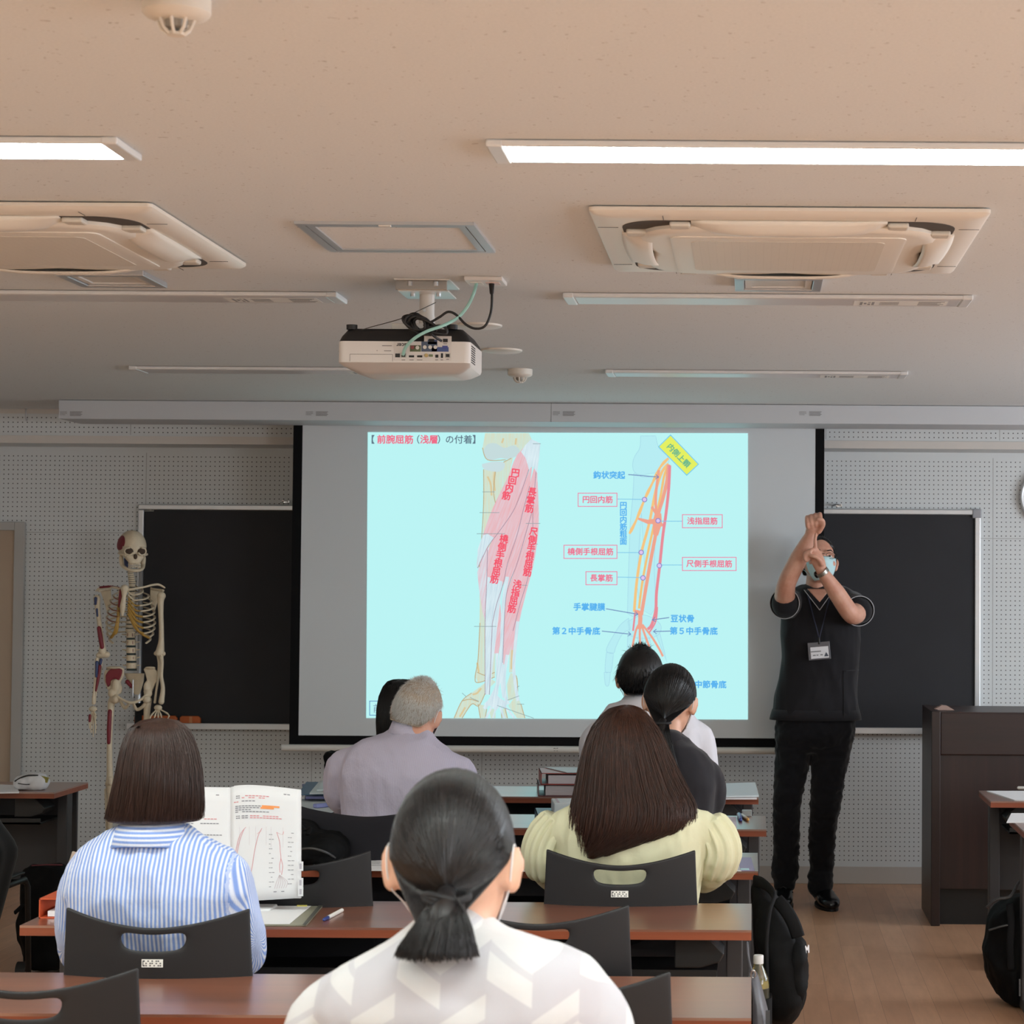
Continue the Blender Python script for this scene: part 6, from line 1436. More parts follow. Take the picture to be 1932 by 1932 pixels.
for sx in (-1, 1):
    gm.tube([TT(sx*(.034+.022*math.cos(a)), .098-.012*abs(math.cos(a))*(1 if math.cos(a) > 0 else .2), .008+.0145*math.sin(a)) for a in np.linspace(0, 2*PI, 28)], .0012, 6)
    gm.tube([TT(sx*.056, .086, .014), TT(sx*.074, .05, .016), TT(sx*.082, .0, .014), TT(sx*.083, -.02, .002)], .0014, 6)
gm.tube([TT(-.012, .098, .012), TT(0, .102, .014), TT(.012, .098, .012)], .0012, 6); gm.build('glasses', mat('glasses_frame', '1a1a1c', .3, .3), t8, smooth=True)
# wrist watch
wc = q8(1551.5, 1079.5, -.335); wd = (RA[4]-RA[3]).normalized(); e1 = wd.cross(Vector((0, 1, 0))).normalized(); e2 = wd.cross(e1)
wm = MB(); rr_ = [[wc+wd*o+(e1*math.cos(t)+e2*math.sin(t))*r for t in np.linspace(0, 2*PI, 30, endpoint=False)] for o, r in ((-.009, .0305), (-.009, .033), (.009, .0325), (.009, .030))]
wm.ring_loft(rr_+[rr_[0]], cap=False); wt = wm.build('wrist_watch', mat('watch_steel', '9a9890', .25, .85, bump=.6, bscale=160), t8, smooth='auto')
wdir = (e1*.75-e2*.5).normalized(); wx = wdir.cross(wd).normalized(); rm = Matrix((wx, wd, wdir)).transposed()
MB().lathe([(.001, 0), (.017, 0), (.0175, .006), (.015, .009), (.001, .009)], wc+wdir*.031, 24, rm).build('watch_case', mat('watch_black', '131314', .25), wt, smooth='auto')
# lanyard with a badge
LB = thing('name_badge', 'white card badge in clear holder on dark lanyard on the instructor', 'badge', fr8(1546, 1228, .01))
ly = MB(); ly.tube(catmull([q8(1520, 1108, .03), fr8(1524, 1122, .006), fr8(1535, 1165, .008), fr8(1543, 1195, .010), fr8(1545, 1206, .012)], 5), .0038, 6, .4, (0, 1, 0)); ly.tube(catmull([q8(1572, 1108, .03), fr8(1566, 1125, .009), fr8(1556, 1165, .010), fr8(1548, 1195, .012), fr8(1545.5, 1206, .013)], 5), .0030, 6, .4, (0, 1, 0))
ly.build('lanyard', mat('lanyard_navy', '1d2238', .7), LB, smooth=True)
MB().cap([fr8(1545, 1204, .014), fr8(1545.5, 1214, .016)], .005, 8).build('clip', DBLK, LB, smooth=True)
bc = fr8(1545.5, 1228, .016); rb = Matrix.Rotation(R(6), 3, 'Y').inverted(); rb = Matrix.Rotation(R(-5), 3, 'Y')
MB().box(bc, (.108, .002, .086), rb).build('holder', mat('holder_clear', '4c4c54', .15, spec=.6), LB, bevel=.004)
MB().box(bc+rb @ Vector((.002, -.0016, -.008)), (.088, .0012, .056), rb).build('card', mat('card_white', 'd8d8dc', .5), LB)
m = MB()
for x0, w, z in ((-.018, .050, .006), (-.028, .014, -.012), (-.012, .010, -.012), (.008, .012, -.012)):
    n_ = max(2, int(w/.0055))
    for i in range(n_): m.box(bc+rb @ Vector((x0+.002-w/2+w*(i+.5)/n_, -.0026, z-.008)), (w/n_*.7, .0006, .005), rb)
m.build('card_print', INK, LB)
m = MB(); tri = [(.022, -.030), (.045, -.030), (.0335, -.009)]
m.add([bc+rb @ Vector((x+.0, -.0027, z+.001)) for x, z in tri]+[bc+rb @ Vector((x, -.0022, z+.001)) for x, z in tri], [(0, 1, 2), (5, 4, 3), (0, 3, 4, 1), (1, 4, 5, 2), (2, 5, 3, 0)]); m.build('card_emblem', mat('emblem_grey', '3e4450', .5), LB)
# ------------------------------------------------------------------ things on and beside the tables
PAP = mat('paper_white', 'e4e4e6', .7, spec=.2); PAPB = mat('paper_bluish', 'd3dde0', .7, spec=.2)
PRINT = mat('page_print', '8d8d94', .7); PRED = mat('print_red', 'dd979c', .7); PORA = mat('marker_orange', 'f29a5a', .7)
def tz(px, py, z=TZ): return PZ(px, py, z)
def sheet(pts, z, th=.001, m=None):
    """flat stack of paper from its corner pixels, lying at height z"""
    v = [tz(x, y, z+th) for x, y in pts]; lo = [Vector((p.x, p.y, z+.0004)) for p in v]; n = len(v)
    return MB().add(v+lo, [tuple(range(n)), tuple(range(2*n-1, n-1, -1))]+[(i, n+i, n+(i+1) % n, (i+1) % n) for i in range(n)])
def paper(pts, label, m=None, th=.0025, z=TZ, rows=0, name='paper', cat='paper', group=None):
    mb = sheet(pts, z, th); o = mb.build(name, m or PAP, center=True); tag(o, label, cat, group)
    if rows:
        p = [tz(x, y, z+th+.0004) for x, y in pts[:4]]; L_ = MB()
        for i in range(rows):
            f = (i+.7)/(rows+.6); a = p[0].lerp(p[3], f); b = p[1].lerp(p[2], f); e = .12+.25*rng.random()
            s_ = a.lerp(b, .10); t_ = a.lerp(b, 1-e); w = (p[3]-p[0])*.18/rows
            L_.quad(s_, t_, t_+w, s_+w)
        q = L_.build('printed_lines', PRINT, o)
    return o
# open book held up on the second table
YB2 = 5.74
def bk(px, py, dy=0): return P(px, py, YB2+dy)
book = thing('open_book', 'open anatomy textbook standing up on the table beside the blue-striped woman', 'book', (P(436, 1700, YB2).x, YB2, TZ))
def page(x0, x1, ytl, ytr, ybl, ybr, bow):
    def f(u, v):
        x = x0+(x1-x0)*u; yt = ytl+(ytr-ytl)*u-6*math.sin(PI*u**.6)*(1 if bow > 0 else .7); yb_ = ybl+(ybr-ybl)*u
        return bk(x, yt+(yb_-yt)*v, -.05*v+.014*(1-abs(math.sin(PI*u*.5)) if bow > 0 else 1-abs(math.cos(PI*u*.5)))+.03)
    return f
fr_ = page(436, 568, 1486, 1490, 1702, 1694, 1); fl_ = page(312, 436, 1492, 1486, 1700, 1702, -1)
pr = MB().grid(fr_, 16, 8).build('right_page', PAP, book, smooth=True, solid=.012); pl_ = MB().grid(fl_, 16, 8).build('left_page', PAP, book, smooth=True, solid=.012)
def on_page(f, u, v): q = f(u, v); return Vector((q.x, q.y-.0072, q.z))
def prow(mb, f, u0, u1, v, h=.008):
    n = max(2, int((u1-u0)*22))
    for i in range(n):
        if rng.random() < .12: continue
        a, b = u0+(u1-u0)*i/n, u0+(u1-u0)*(i+.8)/n; mb.quad(on_page(f, a, v), on_page(f, b, v), on_page(f, b, v+h), on_page(f, a, v+h))
pb, prd, po = MB(), MB(), MB()
prow(pb, fr_, .76, .86, .052)
for v, u1, r0 in ((.085, .56, .16), (.102, .5, .16)): prow(pb, fr_, .08, .14, v); prow(prd, fr_, r0, u1, v)
prow(prd, fr_, .05, .12, .135); prow(pb, fr_, .16, .36, .13)
for v, u1 in ((.172, .44), (.188, .42), (.205, .30), (.222, .56)): prow(pb, fr_, .07, u1, v)
for v, u0, u1 in ((.172, .45, .70), (.188, .43, .62)):
    for k_ in range(5): po.quad(on_page(fr_, u0+(u1-u0)*k_/5, v-.004), on_page(fr_, u0+(u1-u0)*(k_+1)/5, v-.004), on_page(fr_, u0+(u1-u0)*(k_+1)/5, v+.012), on_page(fr_, u0+(u1-u0)*k_/5, v+.012))
for v in (.258, .275): prow(pb, fr_, .08, .14, v); prow(pb, fr_, .16, .26, v); prow(prd, fr_, .28, .74, v)
prow(pb, fr_, .56, .78, .925)
for v, u0, u1 in ((.06, .78, .9), (.15, .3, .52), (.19, .2, .6), (.31, .3, .88), (.41, .3, .88)): prow(pb, fl_, u0, u1, v)
prow(prd, fl_, .6, .8, .27)
def vein(mb, f, pts, w):
    pts = catmull([(p[0], p[1], 0) for p in pts], 5)
    for i in range(len(pts)-1):
        a, b = pts[i], pts[i+1]; mb.quad(on_page(f, a.x-w, a.y), on_page(f, a.x+w, a.y), on_page(f, b.x+w, b.y), on_page(f, b.x-w, b.y))
vd, vg = MB(), MB()
for pts in ([(.22, .36), (.14, .42), (.09, .52), (.06, .62)], [(.20, .37), (.17, .41), (.12, .5), (.09, .6)], [(.45, .37), (.40, .43), (.35, .55), (.31, .70), (.27, .82)], [(.44, .39), (.38, .42)], [(.66, .40), (.70, .48), (.71, .56), (.72, .63), (.70, .70), (.71, .76)], [(.66, .40), (.74, .42), (.76, .39)], [(.72, .63), (.745, .70), (.73, .78)]): vein(vd, fr_, pts, .0035)
for i in range(6): vein(vg, fr_, [(.70, .78), (.66+.03*i, .84), (.63+.032*i, .90)], .003)
for u, v, w, h in ((.13, .355, .14, .16), (.36, .355, .15, .16), (.58, .355, .17, .18)):
    for a, b_ in (((u, v), (u+w, v)), ((u, v), (u, v+h)), ((u+w, v), (u+w, v+h))): vein(vg, fr_, [a, b_], .0012)
for v in np.linspace(.40, .86, 12): prow(pb, fr_, .82, .82+.05+.06*rng.random(), v, .005); prow(pb, fr_, .55, .60+.04*rng.random(), v+.02, .005)
pb.build('printed_text', PRINT, pr); prd.build('red_underlined_text', PRED, pr); po.build('orange_highlight', PORA, pr); vd.build('artery_drawing', PRED, pr); vg.build('outline_drawing', mat('print_pale', 'c9b9bd', .7), pr)
for y in (1634, 1665, 1682):
    a = bk(566, y-9, -.025); c_ = bk(572, y+9, -.03); t_ = MB(); t_.cur = 0; t_.b2((a.x-.004, a.y-.006, c_.z), (c_.x, a.y-.004, a.z)); t_.cur = 1; t_.b2((a.x, a.y-.0068, c_.z+.005), (c_.x-.004, a.y-.0058, a.z-.005)); t_.build('index_tab', [PAP, mat('tab_grey', 'b4b0b8', .6)], book, bevel=.002)
MB().b2((P(395, 1700, YB2).x, YB2-.03, TZ+.0005), (P(515, 1700, YB2).x, YB2+.06, TZ+.012)).build('book_rest', mat('rest_white', 'd9dadb', .4), book, bevel=.004)
# marker, pen, clipboard, sticky note
def pen(a, b_, r, m, tipm, label, name='pen', cap_=.12):
    d = b_-a; t = thing(name, label, 'pen', a); z = Vector((0, 0, r)); MB().tube([a+z, a+z+d*(1-cap_)], r, 12).build('barrel', m, t, smooth='auto'); MB().cap([a+z+d*(1-cap_), a+z+d], [r*.98, r*.8], 12).build('tip', tipm, t, smooth=True); return t
pen(tz(533, 1703), tz(636, 1701.5), .0062, mat('pen_white', 'e9e6e2', .35), mat('pen_orange', 'f0863c', .35), 'white highlighter pen with orange cap behind the clipboard', 'highlighter')
pen(tz(645, 1721), tz(611, 1739), .0052, mat('pen_white', 'e9e6e2', .35), mat('pen_navy', '2d3c7c', .35), 'white and blue ballpoint pen lying right of the clipboard', 'ballpoint_pen', .22)
cb = thing('clipboard', 'olive-edged folder with a white sheet on the table beside blue-striped woman', 'clipboard', tz(540, 1726))
sheet([(455, 1708), (609, 1708), (578, 1744), (455, 1744)], TZ, .005).build('cover', mat('folder_olive', '8c8a78', .5), cb, bevel=.001); sheet([(455, 1709), (587, 1709), (546, 1743), (455, 1743)], TZ+.005, .0012).build('sheet', PAP, cb)
sheet([(601, 1708), (609, 1708), (578, 1744), (571, 1744)], TZ+.0055, .0012).build('dark_edge', mat('folder_edge', '4a4a44', .5), cb)
paper([(561, 1706), (580, 1706), (579, 1709), (560, 1709)], 'yellow sticky note poking out above the clipboard', mat('sticky_yellow', 'eee27a', .6), .008, name='sticky_note', cat='sticky note')
# orange ring binder at the left end of the second table
ob = thing('ring_binder', 'orange ring binder with papers at the left end of the table', 'binder', tz(95, 1722)); OB = mat('binder_orange', 'c8552f', .45)
a, c_ = P(78, 1722, 5.62), P(150, 1690, 5.62); x0, x1, z1 = a.x, c_.x, TZ+.052
MB().b2((x0, 5.60, TZ+.0005), (x1, 5.86, TZ+.003)).build('lower_cover', OB, ob); MB().b2((x0, 5.60, z1-.003), (x1, 5.86, z1)).build('upper_cover', OB, ob); MB().b2((x0, 5.60, TZ+.0005), (x0+.003, 5.86, z1)).build('spine', OB, ob); MB().b2((x0+.02, 5.61, TZ+.004), (x1-.01, 5.85, TZ+.018)).build('pages', PAP, ob)
a = P(122, 1626, 5.64); c_ = P(101, 1690, 5.64); MBp = MB().tube([Vector((c_.x, 5.66, z1+.004)), Vector((a.x, 5.72, a.z))], .006, 8).tube([Vector((c_.x+.06, 5.70, z1+.004)), Vector((a.x+.06, 5.76, a.z))], .006, 8)
m = MB(); d_ = Vector((a.x-c_.x, .05, a.z-z1)).normalized(); m.box(Vector(((a.x+c_.x)/2+.035, 5.70, (a.z+z1)/2+.004)), (.075, .008, (a.z-z1)/max(.3, d_.z)*1.0), Matrix.Rotation(math.atan2(a.x-c_.x, a.z-z1), 3, 'Y'))
o = m.build('tablet', mat('case_beige', 'b3a294', .4), bevel=.003); tag(o, 'beige phone or tablet case leaning upright on the orange binder', 'tablet')
# third table
paper([(596, 1611), (742, 1613), (752, 1642), (590, 1640)], 'ruled sheet on the table behind the black chair beside the book', PAP, .003, rows=9)
paper([(962, 1607), (1068, 1608), (1072, 1641), (950, 1641)], 'printed sheet on the table left of the woman in pale yellow', PAP, .006, rows=6)
paper([(1345, 1618), (1390, 1618), (1399, 1643), (1345, 1643)], 'white paper under the right elbow of the woman in pale yellow', PAP, .002)
pf = paper([(1391, 1617.5), (1417, 1617.5), (1424, 1642), (1397, 1642)], 'purple folder at the right end of the table of the woman in yellow', mat('folder_purple', '8f84a8', .4), .003, name='folder', cat='folder')
sheet([(1397, 1638), (1413, 1638), (1414, 1641.5), (1397, 1641.5)], TZ+.003, .0006).build('label_strip', mat('label_aqua', 'bfe6ec', .5), pf)
# black backpack lying on the third table
BAGM = mat('bag_black_nylon', '09090a', .75, spec=.15, var=.2, vscale=30, bump=.5, bscale=60)
def blob(mb, c, r, e=.7):
    n, m_ = 24, 14; rr_ = []
    for k_ in range(m_+1):
        a = -PI/2+PI*(k_+.03)/(m_+.06); cz, sz = math.copysign(abs(math.cos(a))**e, math.cos(a)), math.copysign(abs(math.sin(a))**e, math.sin(a))
        rr_.append([Vector((c[0]+r[0]*cz*math.copysign(abs(math.cos(t))**e, math.cos(t)), c[1]+r[1]*cz*math.copysign(abs(math.sin(t))**e, math.sin(t)), c[2]+r[2]*sz)) for t in np.linspace(0, 2*PI, n, endpoint=False)])
    return mb.ring_loft(rr_)
bg = thing('rucksack', 'black rucksack lying on the table behind the open book', 'rucksack', tz(595, 1615))
cB = P(590, 1588, 6.74); bb = MB(); blob(bb, (cB.x+.0, 6.76, TZ+.045), (.105, .12, .045)); blob(bb, (cB.x-.05, 6.78, TZ+.075), (.055, .09, .05)); fuse(bb, 'bag_body', BAGM, bg, .008, 6, (.010, 12, (1, 1, 1)))
MB().tube(catmull([P(568, 1558, 6.70), P(576, 1566, 6.66), P(584, 1562, 6.66), P(580, 1575, 6.64)], 5), .008, 8, .5).build('strap', BAGM, bg, smooth=True)
MB().tube(catmull([P(566, 1602, 6.63), P(590, 1601, 6.61), P(615, 1608, 6.63), P(632, 1618, 6.68)], 5), .004, 6).build('zip', mat('zip_grey', '3a3a3a', .4), bg, smooth=True)
# black jacket over the chair back of the grey-haired man
ja = PZ(575, 1527, .855); jc = ch_m.location
def jk(u, v):
    s = (u-.5)*2; w = .218+.02*v; ang = v*1.0
    x = jc.x+s*w; y0 = jc.y-.215-.050*(1-s*s)-.012; z = .866-.030*(1-abs(s)**1.7)
    if v < .12: f = v/.12; return Vector((x, y0+.055*(1-f), z-.10*(1-f)**2))
    f = (v-.12)/.88; return Vector((x, y0-.014-.010*math.sin(s*4+f*3)-.02*f, z-.36*f))
o = MB().grid(jk, 30, 24).build('jacket', cloth('jacket_black_cotton', '232227', var=.1, bump=.35), smooth=True, solid=.012); tag(o, 'black jacket hung over the chair back behind the grey-haired man', 'jacket')
# fourth table
paper([(545, 1508), (632, 1507), (634, 1530), (610, 1536), (538, 1538)], 'large pale sheet on the table left of the grey-haired man', PAPB, .003)
o = MB().box(tz(618, 1524)+Vector((0, 0, .012)), (.024, .13, .016), Matrix.Rotation(R(-38), 3, 'Z')).build('lavender_strap', mat('strap_lavender', '8b92c8', .5), bevel=.004); tag(o, 'lavender blue case lying on the pale sheet left of the man', 'pen case')
o = blob(MB(), tz(634, 1521)+Vector((.02, .05, .035)), (.05, .07, .035)).build('pouch', BAGM, smooth=True); tag(o, 'small black pouch on the table beside the grey-haired man', 'pouch')
nb_ = thing('ring_binder', 'dark blue binder lying under a white book, left of the yellow blouse', 'binder', tz(1040, 1558)); BN = mat('binder_navy', '33506a', .4)
def binder(t, x0, x1, y0, y1, z0, h, mc, shear=0.0, pages=.6):
    MB().add([(x0, y0, z0), (x1, y0, z0), (x1+shear, y1, z0), (x0+shear, y1, z0), (x0, y0, z0+.003), (x1, y0, z0+.003), (x1+shear, y1, z0+.003), (x0+shear, y1, z0+.003)], [(0, 3, 2, 1), (4, 5, 6, 7), (0, 1, 5, 4), (1, 2, 6, 5), (2, 3, 7, 6), (3, 0, 4, 7)]).build('lower_cover', mc, t)
    MB().add([(x0, y0, z0+h-.003), (x1, y0, z0+h-.003), (x1+shear, y1, z0+h-.003), (x0+shear, y1, z0+h-.003), (x0, y0, z0+h), (x1, y0, z0+h), (x1+shear, y1, z0+h), (x0+shear, y1, z0+h)], [(0, 3, 2, 1), (4, 5, 6, 7), (0, 1, 5, 4), (1, 2, 6, 5), (2, 3, 7, 6), (3, 0, 4, 7)]).build('upper_cover', mc, t)
    MB().add([(x0, y0, z0), (x0+.003, y0, z0), (x0+.003+shear, y1, z0), (x0+shear, y1, z0), (x0, y0, z0+h), (x0+.003, y0, z0+h), (x0+.003+shear, y1, z0+h), (x0+shear, y1, z0+h)], [(0, 3, 2, 1), (4, 5, 6, 7), (0, 1, 5, 4), (1, 2, 6, 5), (2, 3, 7, 6), (3, 0, 4, 7)]).build('spine', mc, t)
    MB().add([(x0+.03, y0+.004, z0+.004), (x1-.01, y0+.004, z0+.004), (x1-.01+shear, y1, z0+.004), (x0+.03+shear, y1, z0+.004), (x0+.03, y0+.004, z0+h*pages), (x1-.01, y0+.004, z0+h*pages), (x1-.01+shear, y1, z0+h*pages), (x0+.03+shear, y1, z0+h*pages)], [(0, 3, 2, 1), (4, 5, 6, 7), (0, 1, 5, 4), (1, 2, 6, 5), (2, 3, 7, 6), (3, 0, 4, 7)]).build('pages', mat('page_edges', 'cfc8cc', .7, var=.2, vscale=20, stretch=(1, 1, 40)), t)
a = tz(1015, 1560); binder(nb_, a.x, a.x+.22, 7.75, 8.0, TZ+.0005, .045, BN, -.035, .5)
a = P(1030, 1540, 7.80); o = MB().box((a.x+.075, 7.87, TZ+.067), (.115, .17, .04), Matrix.Rotation(R(9), 3, 'Z')).build('thick_book', PAPB, bevel=.004); tag(o, 'thick white book lying on the dark blue binder', 'book')
MB().box((a.x+.035, 7.862, TZ+.0876), (.008, .15, .0008), Matrix.Rotation(R(9), 3, 'Z')).build('cover_stripe', mat('stripe_mauve', 'b49aa8', .5), o)
paper([(1352, 1541), (1389, 1541), (1390, 1561), (1356, 1561)], 'pinkish memo sheet on the table behind the yellow sleeve', mat('paper_pinkish', 'd9cfd9', .7), .002)
pen(tz(1394, 1541), tz(1397, 1551), .0085, mat('pen_silver_blue', '6d86a8', .3), mat('pen_navy', '2d3c7c', .35), 'blue pen standing out left of the yellowish pen', 'ballpoint_pen', .4)
pen(tz(1400, 1542), tz(1411, 1550), .0075, mat('pen_pale', 'bdb7ae', .35), mat('pen_ochre', 'b98a45', .35), 'pale pen with ochre tip beside the small grey box', 'pencil', .4)
o = MB().box(tz(1409, 1541)+Vector((0, .03, .011)), (.038, .05, .022)).build('eraser', mat('eraser_grey', '8f918f', .4), bevel=.003); tag(o, 'small grey eraser box at the right end of the table', 'eraser')
# fifth table: red binders, folders, papers
RB = mat('binder_red', 'a8443c', .4); MB_ = mat('binder_maroon', '6a3038', .4)
a = tz(1015, 1503)
lowb = thing('ring_binder', 'lower maroon binder of the pair at left of the long brown hair', 'binder', (a.x+.1, 9.0, TZ), 'stacked ring binders'); binder(lowb, a.x, a.x+.26, 8.89, 9.13, TZ+.0005, .048, MB_, -.03, .9)
upb = thing('ring_binder', 'upper red binder of the pair, topped with a loose sheet', 'binder', (a.x+.1, 9.0, TZ+.05), 'stacked ring binders'); binder(upb, a.x+.012, a.x+.275, 8.88, 9.13, TZ+.0495, .048, RB, -.035, .8)
v = [Vector((a.x+.0, 9.135, TZ+.099)), Vector((a.x+.255, 9.13, TZ+.099)), Vector((a.x+.26, 8.89, TZ+.099)), Vector((a.x+.12, 8.875, TZ+.0995))]
o = MB().add(v+[p+Vector((0, 0, .002)) for p in v], [(0, 1, 2, 3), (7, 6, 5, 4), (0, 4, 5, 1), (1, 5, 6, 2), (2, 6, 7, 3), (3, 7, 4, 0)]).build('paper', PAPB, center=True); tag(o, 'loose white sheet on top of the red binder', 'paper')
sb = thing('paper_stack', 'stack of loose papers at the right end of the first-row table', 'paper stack', tz(1398, 1500))
sheet([(1360, 1480), (1424, 1480), (1428, 1505), (1360, 1505)], TZ, .008).build('lower_sheets', PAP, sb); v = [(1357, 1478), (1425, 1476), (1432, 1501), (1357, 1502)]
sheet(v, TZ+.010, .006).build('upper_sheets', PAPB, sb)
bf = thing('folder_stack', 'blue folder stack topped with papers beside the grey-haired man', 'folder', tz(610, 1500))
def sblock(t, pts, z0, th, m, name): sheet(pts, z0, th).build(name, m, t)
sblock(bf, [(575, 1480), (640, 1480), (640, 1506), (575, 1506)], TZ, .012, mat('folder_navy', '23304e', .4), 'lower_folder'); sblock(bf, [(570, 1479), (640, 1479), (640, 1503), (577, 1503)], TZ+.013, .010, mat('folder_violet', '5c5f8c', .4), 'middle_folder'); sblock(bf, [(578, 1475), (640, 1475), (640, 1498), (562, 1498)], TZ+.024, .006, mat('folder_blue', '3e6684', .4), 'upper_folder')
sblock(bf, [(603, 1473), (640, 1473), (640, 1495), (584, 1496)], TZ+.031, .006, PAPB, 'loose_sheets'); sblock(bf, [(610, 1470), (640, 1470), (640, 1489), (598, 1490)], TZ+.038, .006, PAPB, 'loose_sheets')
hb_ = thing('handbag', 'small black bag on the first-row table behind the lavender shirt', 'bag', P(630, 1478, 9.15)); hb_.location.z = TZ
c_ = P(630, 1464, 9.20); m = MB(); blob(m, (c_.x+.03, 9.22, TZ+.07), (.075, .05, .068)); blob(m, (c_.x+.015, 9.2, TZ+.125), (.06, .045, .03)); fuse(m, 'bag_body', BAGM, hb_, .007, 5, (.008, 14, (1, 1, 1)))
MB().tube(catmull([P(621, 1458, 9.16), P(628, 1450, 9.16), P(640, 1449, 9.18)], 5), .005, 8).build('handle', BAGM, hb_, smooth=True)
# left table: white pouch, papers
wp = thing('pouch', 'white pouch with black cord on the table at the left edge', 'pouch', tz(60, 1490)); c_ = tz(60, 1490); m = MB(); blob(m, (c_.x, c_.y, TZ+.030), (.075, .05, .03)); blob(m, (c_.x+.01, c_.y, TZ+.045), (.05, .04, .022)); fuse(m, 'pouch_body', mat('pouch_white', 'cfcfd2', .6), wp, .006, 5, (.005, 18, (1, 1, 1)))
MB().tube(catmull([P(28, 1474, 9.0), P(40, 1467, 8.99), P(54, 1463, 8.99), P(72, 1463, 9.0)], 6), .0032, 6).build('cord', PJB, wp, smooth=True); MB().box(P(83, 1470, 9.01), (.035, .01, .022), Matrix.Rotation(R(15), 3, 'Y')).build('yellow_tag', mat('tag_olive', '8a8238', .5, var=.4, vscale=60), wp)
MB().tube(catmull([P(34, 1478, 8.96), P(46, 1480, 8.95), P(56, 1480, 8.95)], 6), .002, 6).build('zip', DBLK, wp)
paper([(-70, 1478), (30, 1481), (36, 1494), (-70, 1496)], 'papers on the dark table at the left edge, beside the white pouch', PAP, .006)
# right tables
paper([(1862, 1492), (1990, 1492), (1990, 1512), (1914, 1509)], 'papers on the table at the right edge in front of the lectern', PAP, .005)
o = MB().cap([tz(1922, 1490)+Vector((0, 0, .008)), tz(1950, 1491)+Vector((0, 0, .008))], .007, 10).build('white_tube', mat('pen_white', 'e9e6e2', .35), smooth=True); tag(o, 'white pen lying on the papers of the right-hand table', 'pen')
v = [tz(1906, 1537, .745), tz(1990, 1535, .745), tz(1990, 1556), tz(1897, 1552)]; v = [Vector((p.x, p.y, z)) for p, z in zip((tz(1908, 1540), tz(1990, 1540), tz(1990, 1552), tz(1899, 1553)), (TZ+.012, TZ+.012, TZ+.003, TZ+.003))]
o = MB().add(v+[Vector((p.x, p.y, TZ+.0005)) for p in v], [(0, 1, 2, 3), (7, 6, 5, 4), (0, 4, 5, 1), (1, 5, 6, 2), (2, 6, 7, 3), (3, 7, 4, 0)]).build('paper', PAP, center=True); tag(o, 'white papers on the nearer table corner at the right edge', 'paper')
# ------------------------------------------------------------------ bags
def rucksack(label, pts_rings, Y, wr=.010, vox=.010):
    """outline rows (y, xl, xr, dy, half depth)"""
    t = thing('rucksack', label, 'rucksack', (P(pts_rings[-1][1], 1105, Y).x+.05, Y, 0)); m = MB(); m.ring_loft(rings_px(pts_rings, Y, 0, 2.8)[::-1]); fuse(m, 'bag_body', BAGM, t, vox, 5, (wr, 9, (1, 1, .7))); return t
YK = 6.30
rk = rucksack('big black rucksack hanging from the table end in the aisle', [(1658, 1422, 1432, .10, .02), (1672, 1421, 1446, .09, .05), (1700, 1422, 1470, .06, .085), (1735, 1424, 1490, .04, .11), (1770, 1426, 1505, .02, .125), (1810, 1428, 1516, 0, .13), (1850, 1430, 1520, 0, .13), (1885, 1432, 1516, 0, .125), (1910, 1436, 1504, .01, .11), (1926, 1444, 1486, .02, .08)], YK)
pk = MB(); blob(pk, P(1503, 1830, YK-.02), (.030, .10, .10)); fuse(pk, 'front_pocket', BAGM, rk, .008, 5, (.006, 12, (1, 1, 1)))
MB().tube(catmull([P(1424, 1662, YK+.05), P(1442, 1668, YK-.02), P(1460, 1690, YK-.08), P(1452, 1720, YK-.12), P(1446, 1780, YK-.14), P(1448, 1860, YK-.14)], 6), .018, 8, .35, (0, 1, 0)).build('shoulder_strap', mat('strap_black', '101012', .8, spec=.2, bump=.4, bscale=90), rk, smooth=True)
MB().tube(catmull([P(1466, 1698, YK-.06), P(1482, 1716, YK-.08), P(1497, 1742, YK-.09), P(1506, 1768, YK-.09)], 6), .020, 8, .35, (0, 1, 0)).build('top_flap', mat('strap_black', '232225', .7), rk, smooth=True)
m = MB(); put_text(m, 'M', .030, P(1523, 1792, YK-.06), (.55, .8, .05), (-.05, 0, 1), bold=.002); m.build('logo_print', mat('logo_white', 'cfcfd2', .6), rk)
zq = P(1431, 1803, YK-.2).z; xq = P(1431, 1812, YK-.20).x
sp_k = MB().ring_loft([ring(xq+.004, YK-.165, zq-z_, .036, .072, 24, 2.6) for z_ in (.225, .21, .15, .118)]); sp_k.build('bottle_pocket', mat('pocket_black', '0d0d0e', .8, spec=.2), rk, smooth='auto')
bt = thing('drink_bottle', 'clear tea bottle with white cap in the side pocket of the black rucksack', 'bottle', P(1431, 1880, YK-.18)); cb_ = P(1431, 1812, YK-.20); zt_ = P(1431, 1803, YK-.2).z
GL_ = mat('bottle_clear', 'e6ead8', .05, trans=.9)
MB().lathe([(.001, zt_-.19), (.030, zt_-.19), (.031, zt_-.085), (.028, zt_-.062), (.014, zt_-.030), (.0125, zt_-.02), (.001, zt_-.02)], (cb_.x, YK-.2, 0), 28).build('bottle_body', GL_, bt, smooth='auto')
MB().lathe([(.001, zt_-.186), (.0285, zt_-.186), (.0290, zt_-.085), (.027, zt_-.070), (.001, zt_-.069)], (cb_.x, YK-.2, 0), 28).build('tea', mat('tea_yellow', 'b99a1e', .2), bt, smooth='auto')
MB().lathe([(.001, zt_-.022), (.0145, zt_-.022), (.0145, zt_), (.013, zt_+.002), (.001, zt_+.002)], (cb_.x, YK-.2, 0), 24).build('cap', mat('cap_white', 'd9d8d8', .45), bt, smooth='auto')
MB().lathe([(.001, zt_-.17), (.0316, zt_-.17), (.0316, zt_-.09), (.001, zt_-.09)], (cb_.x, YK-.2, 0), 28).build('label_sleeve', mat('bottle_label_dark', '25240f', .4, var=.5, vscale=60), bt)
YG = 5.30
